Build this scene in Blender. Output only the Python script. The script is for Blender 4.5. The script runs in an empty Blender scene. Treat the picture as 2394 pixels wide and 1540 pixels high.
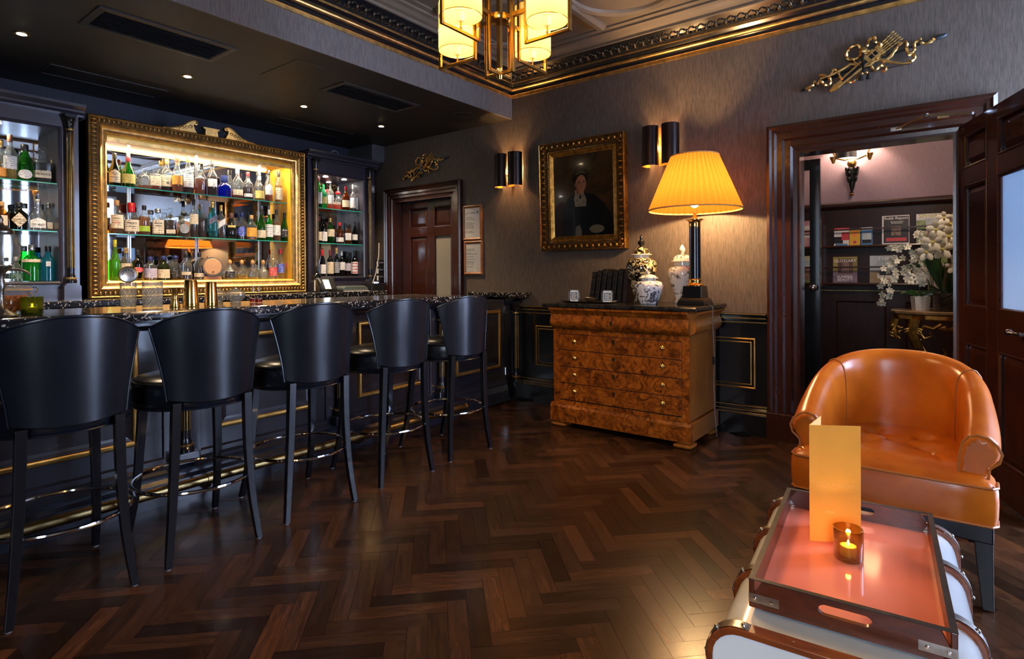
import bpy, math, random
from mathutils import Vector, Matrix
random.seed(11)
R = math.radians
S = bpy.context.scene
COL = S.collection
# ---------------------------------------------------------------- camera
YAW, PITCH, ROLL = 2.22197304, 0.00522853, -0.00615777
fwv = Vector((math.cos(YAW)*math.cos(PITCH), math.sin(YAW)*math.cos(PITCH), -math.sin(PITCH)))
rg0 = Vector((math.sin(YAW), -math.cos(YAW), 0)); up0 = rg0.cross(fwv)
rgv = rg0*math.cos(ROLL)+up0*math.sin(ROLL); upv = -rg0*math.sin(ROLL)+up0*math.cos(ROLL)
CAM = Vector((0, 0, 1.25)); FPX = 1332.95; PPX, PPY = 1197.0, 647.353
cd = bpy.data.cameras.new('camera'); cam = bpy.data.objects.new('camera', cd); COL.objects.link(cam)
cam.matrix_world = Matrix(((rgv.x, upv.x, -fwv.x, 0), (rgv.y, upv.y, -fwv.y, 0), (rgv.z, upv.z, -fwv.z, 1.25), (0, 0, 0, 1)))
cd.sensor_width = 36; cd.lens = FPX/2394*36; cd.shift_y = -(770-PPY)/2394; cd.clip_start = .05
S.camera = cam
def hit(px, py, ax, val):
    d = fwv+rgv*((px-PPX)/FPX)-upv*((py-PPY)/FPX)
    return CAM+d*((val-CAM[ax])/d[ax])
# ---------------------------------------------------------------- world and exposure
W = bpy.data.worlds.new('world'); S.world = W; W.use_nodes = True
W.node_tree.nodes['Background'].inputs[0].default_value = (.55, .7, 1, 1)
W.node_tree.nodes['Background'].inputs[1].default_value = .02
S.view_settings.view_transform = 'Standard'; S.view_settings.look = 'None'
S.view_settings.exposure = 1.0; S.view_settings.gamma = 1; S.view_settings.use_curve_mapping = False
try:
    S.cycles.caustics_reflective = False; S.cycles.caustics_refractive = False
    S.cycles.sample_clamp_indirect = 4; S.cycles.max_bounces = 12; S.cycles.transparent_max_bounces = 32
    S.cycles.use_denoising = True
except Exception: pass
DAY = 27.0         # radiance of the daylit window panes
WARM = (1, .60, .25)
# ---------------------------------------------------------------- materials
MATS = {}
def nodes(name):
    m = bpy.data.materials.new(name); m.use_nodes = True; nt = m.node_tree
    b = nt.nodes['Principled BSDF']; MATS[name] = m
    return m, nt, b
def L(nt, a, b): nt.links.new(a, b)
def N(nt, t, **k):
    n = nt.nodes.new(t)
    for a, v in k.items(): setattr(n, a, v)
    return n
def coords(nt, stretch=(1, 1, 1), kind='Object', rot=(0, 0, 0)):
    tc = N(nt, 'ShaderNodeTexCoord'); mp = N(nt, 'ShaderNodeMapping')
    mp.inputs['Scale'].default_value = stretch; mp.inputs['Rotation'].default_value = rot
    L(nt, tc.outputs[kind], mp.inputs['Vector']); return mp.outputs['Vector']
def ramp(nt, fac, stops):
    r = N(nt, 'ShaderNodeValToRGB'); e = r.color_ramp.elements
    while len(e) < len(stops): e.new(.5)
    for i, (p, c) in enumerate(stops):
        e[i].position = p; e[i].color = (*c, 1)
    L(nt, fac, r.inputs['Fac']); return r.outputs['Color']
def noise(nt, vec, scale, detail=4, dist=0, rough=.55):
    n = N(nt, 'ShaderNodeTexNoise'); n.inputs['Scale'].default_value = scale; n.inputs['Detail'].default_value = detail
    n.inputs['Distortion'].default_value = dist; n.inputs['Roughness'].default_value = rough
    L(nt, vec, n.inputs['Vector']); return n.outputs['Fac']
def bump(nt, b, fac, strength, dist=.01):
    n = N(nt, 'ShaderNodeBump'); n.inputs['Strength'].default_value = strength; n.inputs['Distance'].default_value = dist
    L(nt, fac, n.inputs['Height']); L(nt, n.outputs['Normal'], b.inputs['Normal'])
def mat(name, col, rough=.5, metal=0, var=None, bmp=None, coat=0, emit=None, spec=.5, stretch=(1, 1, 1), rvar=0):
    """col; var=(scale, amount); bmp=(scale, strength)"""
    if name in MATS: return MATS[name]
    m, nt, b = nodes(name)
    b.inputs['Base Color'].default_value = (*col, 1); b.inputs['Roughness'].default_value = rough
    b.inputs['Metallic'].default_value = metal; b.inputs['Coat Weight'].default_value = coat
    b.inputs['Coat Roughness'].default_value = .08; b.inputs['Specular IOR Level'].default_value = spec
    if emit:
        b.inputs['Emission Color'].default_value = (*emit[0], 1); b.inputs['Emission Strength'].default_value = emit[1]
    if var or bmp or rvar: v = coords(nt, stretch)
    if var:
        f = noise(nt, v, var[0]); a = var[1]
        lo = tuple(c*(1-a) for c in col); hi = tuple(min(1, c*(1+a)) for c in col)
        L(nt, ramp(nt, f, [(.3, lo), (.7, hi)]), b.inputs['Base Color'])
    if rvar:
        f = noise(nt, v, 9)
        mr = N(nt, 'ShaderNodeMapRange'); mr.inputs['To Min'].default_value = max(.02, rough-rvar); mr.inputs['To Max'].default_value = rough+rvar
        L(nt, f, mr.inputs['Value']); L(nt, mr.outputs['Result'], b.inputs['Roughness'])
    if bmp: bump(nt, b, noise(nt, v, bmp[0]), bmp[1])
    return m
def thin_glass(name, tint, body=.0, rough=.02, bodycol=None, edge=4):
    m, nt, b = nodes(name); nt.nodes.remove(b); out = nt.nodes['Material Output']
    tr = N(nt, 'ShaderNodeBsdfTransparent'); tr.inputs['Color'].default_value = (*tint, 1)
    last = tr.outputs[0]
    if body:
        di = N(nt, 'ShaderNodeBsdfTranslucent'); di.inputs['Color'].default_value = (*(bodycol or tint), 1)
        d2 = N(nt, 'ShaderNodeBsdfDiffuse'); d2.inputs['Color'].default_value = (*(bodycol or tint), 1)
        ms = N(nt, 'ShaderNodeMixShader'); ms.inputs[0].default_value = .5; L(nt, di.outputs[0], ms.inputs[1]); L(nt, d2.outputs[0], ms.inputs[2])
        mx = N(nt, 'ShaderNodeMixShader'); mx.inputs[0].default_value = body
        L(nt, last, mx.inputs[1]); L(nt, ms.outputs[0], mx.inputs[2]); last = mx.outputs[0]
    gl = N(nt, 'ShaderNodeBsdfGlossy'); gl.inputs['Roughness'].default_value = rough
    lw = N(nt, 'ShaderNodeLayerWeight'); lw.inputs['Blend'].default_value = .5
    pw = N(nt, 'ShaderNodeMath', operation='POWER'); pw.inputs[1].default_value = edge; L(nt, lw.outputs['Facing'], pw.inputs[0])
    fr = N(nt, 'ShaderNodeMath', operation='MULTIPLY_ADD'); fr.inputs[1].default_value = .9; fr.inputs[2].default_value = .045; L(nt, pw.outputs[0], fr.inputs[0])
    mx = N(nt, 'ShaderNodeMixShader'); L(nt, fr.outputs[0], mx.inputs[0]); L(nt, last, mx.inputs[1]); L(nt, gl.outputs[0], mx.inputs[2])
    L(nt, mx.outputs[0], out.inputs['Surface']); return m
def emitter(name, col, k):
    m, nt, b = nodes(name); b.inputs['Base Color'].default_value = (*col, 1)
    b.inputs['Emission Color'].default_value = (*col, 1); b.inputs['Emission Strength'].default_value = k; return m
def shade_mat(name, col, k, emitcol):
    m, nt, b = nodes(name); nt.nodes.remove(b); out = nt.nodes['Material Output']
    d = N(nt, 'ShaderNodeBsdfDiffuse'); d.inputs['Color'].default_value = (*col, 1)
    t = N(nt, 'ShaderNodeBsdfTranslucent'); t.inputs['Color'].default_value = (*col, 1)
    mx = N(nt, 'ShaderNodeMixShader'); mx.inputs[0].default_value = .5; L(nt, d.outputs[0], mx.inputs[1]); L(nt, t.outputs[0], mx.inputs[2])
    e = N(nt, 'ShaderNodeEmission'); e.inputs['Color'].default_value = (*emitcol, 1); e.inputs['Strength'].default_value = k
    a = N(nt, 'ShaderNodeAddShader'); L(nt, mx.outputs[0], a.inputs[0]); L(nt, e.outputs[0], a.inputs[1])
    L(nt, a.outputs[0], out.inputs['Surface']); return m
def label_mat(name, paper, ink, rows=6, dens=.5):
    m, nt, b = nodes(name); b.inputs['Roughness'].default_value = .55
    tc = N(nt, 'ShaderNodeTexCoord'); sp = N(nt, 'ShaderNodeSeparateXYZ'); L(nt, tc.outputs['UV'], sp.inputs[0])
    def ma(op, a, bb):
        n = N(nt, 'ShaderNodeMath', operation=op)
        for i, x in enumerate((a, bb)):
            if hasattr(x, 'links'): L(nt, x, n.inputs[i])
            elif x is not None: n.inputs[i].default_value = x
        return n.outputs[0]
    v7 = ma('MULTIPLY', sp.outputs['Y'], rows); fr = ma('FRACT', v7, None); fl = ma('FLOOR', v7, None)
    row = ma('MULTIPLY', ma('GREATER_THAN', fr, .28), ma('LESS_THAN', fr, .62))
    cb = N(nt, 'ShaderNodeCombineXYZ'); L(nt, ma('MULTIPLY', sp.outputs['X'], 16), cb.inputs[0]); L(nt, ma('MULTIPLY', fl, 3.7), cb.inputs[1])
    nz = noise(nt, cb.outputs[0], 1.0, 2); dot = ma('GREATER_THAN', nz, dens)
    mg = ma('MULTIPLY', ma('GREATER_THAN', sp.outputs['X'], .14), ma('LESS_THAN', sp.outputs['X'], .86))
    k = ma('MULTIPLY', ma('MULTIPLY', row, dot), mg)
    L(nt, ramp(nt, k, [(0, paper), (1, ink)]), b.inputs['Base Color']); return m
# stone, wood, cloth
def mk_marble():
    m, nt, b = nodes('black_marble'); v = coords(nt)
    vo = N(nt, 'ShaderNodeTexVoronoi'); vo.inputs['Scale'].default_value = 70; vo.inputs['Randomness'].default_value = 1
    wv = N(nt, 'ShaderNodeVectorMath', operation='ADD')
    nz = N(nt, 'ShaderNodeTexNoise'); nz.inputs['Scale'].default_value = 28; L(nt, v, nz.inputs['Vector'])
    ms = N(nt, 'ShaderNodeVectorMath', operation='SCALE'); ms.inputs['Scale'].default_value = .05; L(nt, nz.outputs['Color'], ms.inputs[0])
    L(nt, v, wv.inputs[0]); L(nt, ms.outputs[0], wv.inputs[1]); L(nt, wv.outputs[0], vo.inputs['Vector'])
    sc = N(nt, 'ShaderNodeSeparateColor'); L(nt, vo.outputs['Color'], sc.inputs[0])
    d = N(nt, 'ShaderNodeMath', operation='GREATER_THAN'); d.inputs[1].default_value = .52; L(nt, sc.outputs[0], d.inputs[0])
    e = N(nt, 'ShaderNodeMath', operation='LESS_THAN'); e.inputs[1].default_value = .40; L(nt, vo.outputs['Distance'], e.inputs[0])
    k = N(nt, 'ShaderNodeMath', operation='MULTIPLY'); L(nt, d.outputs[0], k.inputs[0]); L(nt, e.outputs[0], k.inputs[1])
    L(nt, ramp(nt, k.outputs[0], [(0, (.012, .012, .014)), (1, (.40, .37, .34))]), b.inputs['Base Color'])
    b.inputs['Roughness'].default_value = .12; return m
def mk_wood(name, lo, hi, scale=3, stretch=(1, 1, 9), rough=.3, coat=.3, per='none', spec=.5):
    m, nt, b = nodes(name); v = coords(nt, stretch)
    if per == 'object':
        oi = N(nt, 'ShaderNodeObjectInfo'); ad = N(nt, 'ShaderNodeVectorMath', operation='MULTIPLY_ADD'); L(nt, oi.outputs['Random'], ad.inputs[0])
        ad.inputs[1].default_value = (37, 53, 71); L(nt, v, ad.inputs[2]); v = ad.outputs[0]
    f = noise(nt, v, scale, 6, 1.2)
    c = ramp(nt, f, [(.25, lo), (.75, hi)])
    if per != 'none':
        if per == 'object': o = N(nt, 'ShaderNodeObjectInfo').outputs['Random']
        else: o = N(nt, 'ShaderNodeNewGeometry').outputs['Random Per Island']
        hs = N(nt, 'ShaderNodeMix', data_type='RGBA', blend_type='MULTIPLY'); hs.inputs[0].default_value = 1
        L(nt, c, hs.inputs[6]); L(nt, ramp(nt, o, [(0, (.35, .33, .32)), (.35, (.8, .75, .7)), (.7, (1.1, 1, .95)), (1, (1.75, 1.45, 1.2))]), hs.inputs[7]); c = hs.outputs[2]
    L(nt, c, b.inputs['Base Color']); b.inputs['Roughness'].default_value = rough; b.inputs['Coat Weight'].default_value = coat
    b.inputs['Coat Roughness'].default_value = .12; b.inputs['Specular IOR Level'].default_value = spec
    bump(nt, b, noise(nt, v, scale*6, 3), .03); return m
def mk_burl():
    m, nt, b = nodes('burl_walnut'); v = coords(nt)
    f = noise(nt, v, 10, 8, 3.2, .62); c = ramp(nt, f, [(.3, (.05, .010, .002)), (.47, (.25, .062, .006)), (.66, (.44, .135, .012))])
    g = noise(nt, v, 14, 3, .6); c2 = ramp(nt, g, [(.36, (.12, .07, .05)), (.52, (1, 1, 1))])
    mx = N(nt, 'ShaderNodeMix', data_type='RGBA', blend_type='MULTIPLY'); mx.inputs[0].default_value = .6
    L(nt, c, mx.inputs[6]); L(nt, c2, mx.inputs[7]); L(nt, mx.outputs[2], b.inputs['Base Color'])
    b.inputs['Roughness'].default_value = .33; b.inputs['Specular IOR Level'].default_value = .35; b.inputs['Coat Weight'].default_value = .12; b.inputs['Coat Roughness'].default_value = .15; return m
def mk_wallcloth(name, col, k=.35):
    m, nt, b = nodes(name); v = coords(nt, (60, 60, 5)); f = noise(nt, v, 3, 5)
    L(nt, ramp(nt, f, [(.3, tuple(c*(1-k) for c in col)), (.7, tuple(c*(1+k) for c in col))]), b.inputs['Base Color'])
    b.inputs['Roughness'].default_value = .62; b.inputs['Specular IOR Level'].default_value = .35; bump(nt, b, f, .12); return m
def mk_toile(name, ground, ink, scale, lo, hi):
    m, nt, b = nodes(name); v = coords(nt); f = noise(nt, v, scale, 5, 1.5, .6)
    L(nt, ramp(nt, f, [(lo, ground), (hi, ink)]), b.inputs['Base Color'])
    b.inputs['Roughness'].default_value = .12; b.inputs['Coat Weight'].default_value = .5; return m
def mk_leather(name, lo, hi, rough=.33, coat=.15):
    m, nt, b = nodes(name); v = coords(nt); f = noise(nt, v, 5, 5)
    L(nt, ramp(nt, f, [(.3, lo), (.7, hi)]), b.inputs['Base Color']); b.inputs['Roughness'].default_value = rough
    b.inputs['Coat Weight'].default_value = coat; b.inputs['Coat Roughness'].default_value = .25; b.inputs['Specular IOR Level'].default_value = .4
    n1 = noise(nt, v, 260, 2); bump(nt, b, n1, .05, .002); return m
marble = mk_marble()
mahog = mk_wood('mahogany', (.026, .0065, .004), (.043, .0112, .0062), 2.0, (4, 4, 2), .26, .3)
darkwood = mk_wood('dark_panel_wood', (.010, .004, .003), (.030, .009, .005), 2.5, (8, 8, 1), .34, .0, 'none', .25)
redwood = mk_wood('strap_wood', (.12, .025, .006), (.26, .062, .013), 4, (2, 8, 8), .25, .5)
traywood = mk_wood('tray_wood', (.040, .008, .003), (.12, .024, .008), 4, (3, 3, 9), .3, .1)
burl = mk_burl()
walnut = mk_wood('plain_walnut', (.17, .048, .006), (.44, .15, .018), 3, (9, 9, 1), .34, .1)
plankm = mk_wood('floor_plank', (.011, .0050, .0025), (.068, .030, .0135), 2.6, (2.0, 26, 1), .25, .1, 'object')
plankr = mk_wood('floor_plank_far', (.011, .0050, .0025), (.068, .030, .0135), 2.6, (6, 6, 1), .25, .1, 'island')
wallm = mk_wallcloth('taupe_wallcloth', (.100, .077, .062))
navy = mk_wallcloth('navy_wallcloth', (.014, .016, .030))
lilac = mk_wallcloth('lilac_wallcloth', (.175, .118, .150), .15)
soffitm = mat('soffit_brown', (.016, .0125, .010), .5, var=(4, .3))
plaster = mat('taupe_plaster', (.15, .115, .078), .6, var=(6, .12))
lacq = mat('black_lacquer', (.0075, .0078, .0095), .2, coat=.3)
barblk = mat('bar_blue_black', (.0125, .0125, .020), .27, coat=.35, var=(3, .2))
cabm = mat('cabinet_plum_black', (.030, .026, .040), .34, coat=.2, var=(3, .2))
gold = mat('gilt', (.70, .44, .15), .38, 1, var=(18, .35), bmp=(60, .08))
goldd = mat('old_gilt', (.46, .25, .055), .38, 1, var=(25, .5), bmp=(50, .15))
goldpaint = mat('gold_paint', (.42, .25, .065), .36, .85, var=(12, .25))
goldin = mat('gold_interior', (.85, .43, .015), .45, .1)
brass = mat('brass', (.72, .43, .13), .2, 1, var=(12, .15))
brassdull = mat('dull_brass', (.30, .21, .085), .32, 1, var=(20, .35))
chrome = mat('chrome', (.75, .76, .8), .08, 1)
silver = mat('engraved_silver', (.26, .235, .205), .3, 1, bmp=(60, .25))
steel = mat('aged_steel', (.45, .43, .40), .3, 1, var=(20, .3))
blkplastic = mat('black_plastic', (.012, .012, .013), .35)
blkmetal = mat('black_grille', (.006, .006, .007), .5)
stoolL = mk_leather('black_leather', (.0040, .0052, .0085), (.0085, .0105, .0165), .25, .05)
stoolW = mat('black_stained_wood', (.0065, .0065, .0085), .26, coat=.12, spec=.4)
tanL = mk_leather('tan_leather', (.36, .072, .004), (.56, .138, .009), .28, .12)
tanS = mat('tan_piping', (.36, .11, .02), .35)
cream = mat('cream_lacquer', (.72, .76, .78), .18, coat=.3, var=(5, .04))
coral = mat('coral_lacquer', (.92, .25, .15), .07, coat=.3)
orange = mat('orange_card', (.95, .43, .055), .55, var=(8, .05))
orange2 = mat('orange_foil', (1, .66, .22), .35)
mirror = mat('mirror_silvering', (.80, .84, .86), .02, 1, var=(3, .06))
glassc = thin_glass('clear_glass', (.95, .97, .97))
shelfg = thin_glass('shelf_glass', (.86, .95, .93))
shelfe = mat('shelf_glass_edge', (.03, .34, .26), .1, emit=None)
frost = mat('obscured_pane', (.22, .20, .17), .3)
white = mat('white_paint', (.75, .74, .72), .5)
paper = mat('paper', (.78, .74, .70), .6)
# ---------------------------------------------------------------- mesh builder
class MB:
    def __init__(s): s.v = []; s.f = []
    def add(s, vs, fs):
        o = len(s.v); s.v += [tuple(v) for v in vs]; s.f += [tuple(i+o for i in f) for f in fs]; return s
    def box(s, x0, y0, z0, x1, y1, z1):
        x0, x1 = min(x0, x1), max(x0, x1); y0, y1 = min(y0, y1), max(y0, y1); z0, z1 = min(z0, z1), max(z0, z1)
        return s.add([(x0, y0, z0), (x1, y0, z0), (x1, y1, z0), (x0, y1, z0), (x0, y0, z1), (x1, y0, z1), (x1, y1, z1), (x0, y1, z1)],
                     [(0, 3, 2, 1), (4, 5, 6, 7), (0, 1, 5, 4), (1, 2, 6, 5), (2, 3, 7, 6), (3, 0, 4, 7)])
    def obox(s, O, U, V, Nn, a, b, c):
        """box spanned by three vectors scaled a, b, c from corner O"""
        O = Vector(O); U = Vector(U)*a; V = Vector(V)*b; Nn = Vector(Nn)*c
        p = [O, O+U, O+U+V, O+V]; return s.add(p+[q+Nn for q in p], [(0, 3, 2, 1), (4, 5, 6, 7), (0, 1, 5, 4), (1, 2, 6, 5), (2, 3, 7, 6), (3, 0, 4, 7)])
    def loft(s, rings, cap=True, closed=True):
        n = len(rings[0]); o = len(s.v)
        for r in rings: s.v += [tuple(p) for p in r]
        m = n if closed else n-1
        for i in range(len(rings)-1):
            for j in range(m):
                a = o+i*n+j; b = o+i*n+(j+1) % n
                s.f.append((a, b, b+n, a+n))
        if cap and closed:
            s.f.append(tuple(o+j for j in reversed(range(n)))); s.f.append(tuple(o+(len(rings)-1)*n+j for j in range(n)))
        return s
    def lathe(s, prof, n=20, c=(0, 0, 0), p=2, rot=0, sx=1, sy=1):
        rings = []
        for r, z in prof:
            ring = []
            for j in range(n):
                a = 2*math.pi*j/n+rot; k = 1
                if p != 2: k = (abs(math.cos(a-rot))**p+abs(math.sin(a-rot))**p)**(-1/p)
                ring.append((c[0]+r*k*math.cos(a)*sx, c[1]+r*k*math.sin(a)*sy, c[2]+z))
            rings.append(ring)
        return s.loft(rings)
    def tube(s, pts, r, n=8, closed=False):
        pts = [Vector(p) for p in pts]; m = len(pts); rings = []
        rr = r if isinstance(r, (list, tuple)) else [r]*m
        prev = None
        for i, p in enumerate(pts):
            if closed: t = pts[(i+1) % m]-pts[i-1]
            else: t = pts[min(i+1, m-1)]-pts[max(i-1, 0)]
            t.normalize()
            if prev is None:
                a = Vector((0, 0, 1)) if abs(t.z) < .9 else Vector((1, 0, 0))
                u = t.cross(a).normalized()
            else:
                u = (prev-t*prev.dot(t)).normalized()
            prev = u; w = t.cross(u)
            rings.append([p+(u*math.cos(2*math.pi*j/n)+w*math.sin(2*math.pi*j/n))*rr[i] for j in range(n)])
        if closed: rings.append(rings[0]); return s.loft(rings, cap=False)
        return s.loft(rings)
    def bar(s, a, b, w, h=None, upd=(0, 0, 1), w2=None, h2=None):
        a = Vector(a); b = Vector(b); t = (b-a).normalized(); h = h or w; w2 = w2 or w; h2 = h2 or h
        u = t.cross(Vector(upd)); u = u.normalized() if u.length > 1e-4 else Vector((1, 0, 0)); w_ = t.cross(u)
        def sq(p, ww, hh): return [p+u*sx*ww/2+w_*sy*hh/2 for sx, sy in ((-1, -1), (1, -1), (1, 1), (-1, 1))]
        return s.loft([sq(a, w, h), sq(b, w2, h2)])
    def prism(s, poly, O, U, V, Nn, t):
        O = Vector(O); U = Vector(U); V = Vector(V); Nn = Vector(Nn)
        a = [O+U*x+V*y for x, y in poly]; return s.loft([a, [p+Nn*t for p in a]])
    def frame(s, O, U, V, Nn, w, h, prof, closed=True):
        """mitred rectangle swept with profile (inset, height)"""
        O = Vector(O); U = Vector(U); V = Vector(V); Nn = Vector(Nn)
        rings = []
        for d, e in prof:
            rings.append([O+U*d+V*d+Nn*e, O+U*(w-d)+V*d+Nn*e, O+U*(w-d)+V*(h-d)+Nn*e, O+U*d+V*(h-d)+Nn*e])
        if closed: rings.append(rings[0])
        return s.loft(rings, cap=False)
    def arch(s, O, U, V, Nn, w, h, prof):
        """three-sided mitred casing, open at the foot"""
        O = Vector(O); U = Vector(U); V = Vector(V); Nn = Vector(Nn)
        rings = [[O+U*d+Nn*e, O+U*d+V*(h-d)+Nn*e, O+U*(w-d)+V*(h-d)+Nn*e, O+U*(w-d)+Nn*e] for d, e in prof]
        rings.append(rings[0]); o = len(s.v); s.loft(rings, cap=False, closed=False); n = len(prof)
        s.f.append(tuple(o+4*i for i in range(n))); s.f.append(tuple(o+4*i+3 for i in reversed(range(n)))); return s
    def ell(s, c, a, b, d, nu=6, nv=4):
        c = Vector(c); a = Vector(a); b = Vector(b); d = Vector(d); o = len(s.v)
        s.v.append(tuple(c+d)); 
        for i in range(1, nv):
            ph = math.pi*i/nv
            for j in range(nu):
                th = 2*math.pi*j/nu; s.v.append(tuple(c+(a*math.cos(th)+b*math.sin(th))*math.sin(ph)+d*math.cos(ph)))
        s.v.append(tuple(c-d)); e = len(s.v)-1
        for j in range(nu): s.f.append((o, o+1+j, o+1+(j+1) % nu)); s.f.append((e, e-nu+(j+1) % nu, e-nu+j))
        for i in range(nv-2):
            for j in range(nu):
                p = o+1+i*nu; s.f.append((p+j, p+nu+j, p+nu+(j+1) % nu, p+(j+1) % nu))
        return s
    def sph(s, c, r, nu=10, nv=8): return s.ell(c, (r, 0, 0), (0, r, 0), (0, 0, r), nu, nv)
    def build(s, name, m, parent=None, smooth=False, bev=0, world=True, kind=None, uv=None, sub=0):
        me = bpy.data.meshes.new(name)
        vs = s.v
        if parent is not None and world:
            iv = wm(parent).inverted(); vs = [tuple(iv @ Vector(v)) for v in vs]
        me.from_pydata(vs, [], s.f); me.validate(); me.update()
        if uv:
            ul = me.uv_layers.new(name='UVMap')
            for lp in me.loops: ul.data[lp.index].uv = uv[lp.vertex_index]
        if smooth:
            for p in me.polygons: p.use_smooth = True
            try: me.set_sharp_from_angle(angle=R(smooth if smooth is not True else 40))
            except Exception: pass
        import bmesh
        bm = bmesh.new(); bm.from_mesh(me); bmesh.ops.recalc_face_normals(bm, faces=bm.faces); bm.to_mesh(me); bm.free()
        o = bpy.data.objects.new(name, me); me.materials.append(m); COL.objects.link(o)
        if parent is not None: o.parent = parent
        if bev:
            b = o.modifiers.new('edge', 'BEVEL'); b.width = bev; b.segments = 2; b.limit_method = 'ANGLE'; b.angle_limit = R(40)
        if sub:
            q = o.modifiers.new('sub', 'SUBSURF'); q.levels = sub; q.render_levels = sub
        if kind: o['kind'] = kind
        return o
_wm = {}
def wm(o):
    m = Matrix.Translation(o.location) @ o.rotation_euler.to_matrix().to_4x4()
    return wm(o.parent) @ m if o.parent else m
def tag(o, label, cat, group=None):
    o['label'] = label; o['category'] = cat
    if group: o['group'] = group
    return o
def thing(name, label, cat, loc=(0, 0, 0), rz=0, group=None):
    o = bpy.data.objects.new(name, None); COL.objects.link(o); o.empty_display_size = .1
    o.location = loc; o.rotation_euler = (0, 0, rz); return tag(o, label, cat, group)
def struct(name, loc=(0, 0, 0)):
    o = bpy.data.objects.new(name, None); COL.objects.link(o); o.location = loc; o['kind'] = 'structure'; return o
def dup(root, loc=None, rz=None, label=None, group=None):
    def cp(o, par):
        c = o.copy(); COL.objects.link(c); c.parent = par
        for ch in o.children: cp(ch, c)
        return c
    r = cp(root, None)
    if loc is not None: r.location = loc
    if rz is not None: r.rotation_euler = (0, 0, rz)
    if label: r['label'] = label
    if group: r['group'] = group
    return r
def text(name, body, size, O, U, V, m, parent, ext=.0004, align='CENTER', off=0):
    c = bpy.data.curves.new(name, 'FONT'); c.body = body; c.size = size; c.align_x = align; c.align_y = 'CENTER'; c.extrude = ext; c.resolution_u = 2
    if off: c.offset = off
    t = bpy.data.objects.new(name, c); COL.objects.link(t)
    bpy.context.view_layer.update()
    me = bpy.data.meshes.new_from_object(t.evaluated_get(bpy.context.evaluated_depsgraph_get())); bpy.data.objects.remove(t)
    U = Vector(U).normalized(); V = Vector(V).normalized(); Nn = U.cross(V)
    mw = Matrix(((U.x, V.x, Nn.x, O[0]), (U.y, V.y, Nn.y, O[1]), (U.z, V.z, Nn.z, O[2]), (0, 0, 0, 1)))
    me.transform(wm(parent).inverted() @ mw if parent is not None else mw)
    me.materials.clear(); me.materials.append(m)
    o = bpy.data.objects.new(name, me); COL.objects.link(o); o.parent = parent; return o
def light(kind, name, loc, energy, col, size=.05, parent=None, rot=None, **k):
    l = bpy.data.lights.new(name, kind); l.energy = energy; l.color = col
    if kind == 'AREA':
        l.shape = 'RECTANGLE'; l.size = size[0]; l.size_y = size[1]
    else: l.shadow_soft_size = size
    for a, v in k.items(): setattr(l, a, v)
    o = bpy.data.objects.new(name, l); COL.objects.link(o)
    if parent is not None: o.parent = parent; loc = wm(parent).inverted() @ Vector(loc)
    o.location = loc
    if rot: o.rotation_euler = rot
    return o
X, Y, Z = Vector((1, 0, 0)), Vector((0, 1, 0)), Vector((0, 0, 1))
def leafband(mb, O, D, Wd, Nn, length, pitch, width, h):
    """carved acanthus repeat: an upright leaf with side curls and a bead between"""
    O = Vector(O); D = Vector(D); Wd = Vector(Wd); Nn = Vector(Nn); n = max(1, round(length/pitch)); q = length/n
    for i in range(n):
        c = O+D*(q*(i+.5))
        mb.ell(c-Wd*width*.08, D*q*.20, Wd*width*.36, Nn*h, 6, 4)
        for sg in (-1, 1):
            mb.ell(c+D*sg*q*.27+Wd*width*.18, (D*sg*.7+Wd*.7)*q*.26, (Wd*.7-D*sg*.7)*q*.09, Nn*h*.8, 5, 4)
            mb.ell(c+D*sg*q*.25-Wd*width*.22, (D*sg*.8-Wd*.5)*q*.2, (Wd*.8+D*sg*.5)*q*.08, Nn*h*.7, 5, 4)
        mb.ell(c+D*q*.5+Wd*width*.28, D*q*.09, Wd*width*.09, Nn*h*.8, 5, 4)
def beads(mb, O, D, length, pitch, r):
    O = Vector(O); D = Vector(D); n = max(1, round(length/pitch)); q = length/n
    for i in range(n): mb.sph(O+D*(q*(i+.5)), r, 6, 4)
# ================================================================ ROOM SHELL
YR, XB, XS, XW, YN = 4.62, -5.92, -3.52, 1.9, -1.9   # right wall, bar wall, soffit face, window wall, near wall
ZC, ZS = 3.30, 2.82
fl = MB().box(XB, YN, -.08, XW, YR, -.012).build('floor', mat('subfloor', (.006, .004, .003), .6)); fl['kind'] = 'structure'
PW, PL = .072, .36
pm = MB().box(.0006, .0006, -.012, PL-.0006, PW-.0006, 0)
plank_me = None; rest = MB(); cand = []
for k in range(-16, 17):
    for n in range(-75, 110):
        for vert in (0, 1):
            u0, v0 = (n*PW+k*PL, n*PW-k*PL) if not vert else ((n-1)*PW+k*PL, n*PW-k*PL)
            du, dv = (PL, PW) if not vert else (PW, PL)
            c45 = math.sqrt(.5)
            def w(u, v): return ((u-v)*c45-.2, (u+v)*c45+.05)
            cu = w(u0+du/2, v0+dv/2)
            if not (-3.5 < cu[0] < XW-.1 and YN+.1 < cu[1] < YR-.02): continue
            o = w(u0, v0) if not vert else w(u0+PW, v0)
            ang = R(45) if not vert else R(135)
            d = Vector((cu[0], cu[1], 0))-CAM; dep = d.dot(fwv)
            if dep > .5:
                px = PPX+FPX*d.dot(rgv)/dep; py = PPY-FPX*d.dot(upv)/dep
                if -20 < px < 2420 and py < 1580 and not (px > 1700 and py > 1130): cand.append((dep, o, ang)); continue
            cand.append((99, o, ang))
cand.sort(key=lambda t: t[0])
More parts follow.
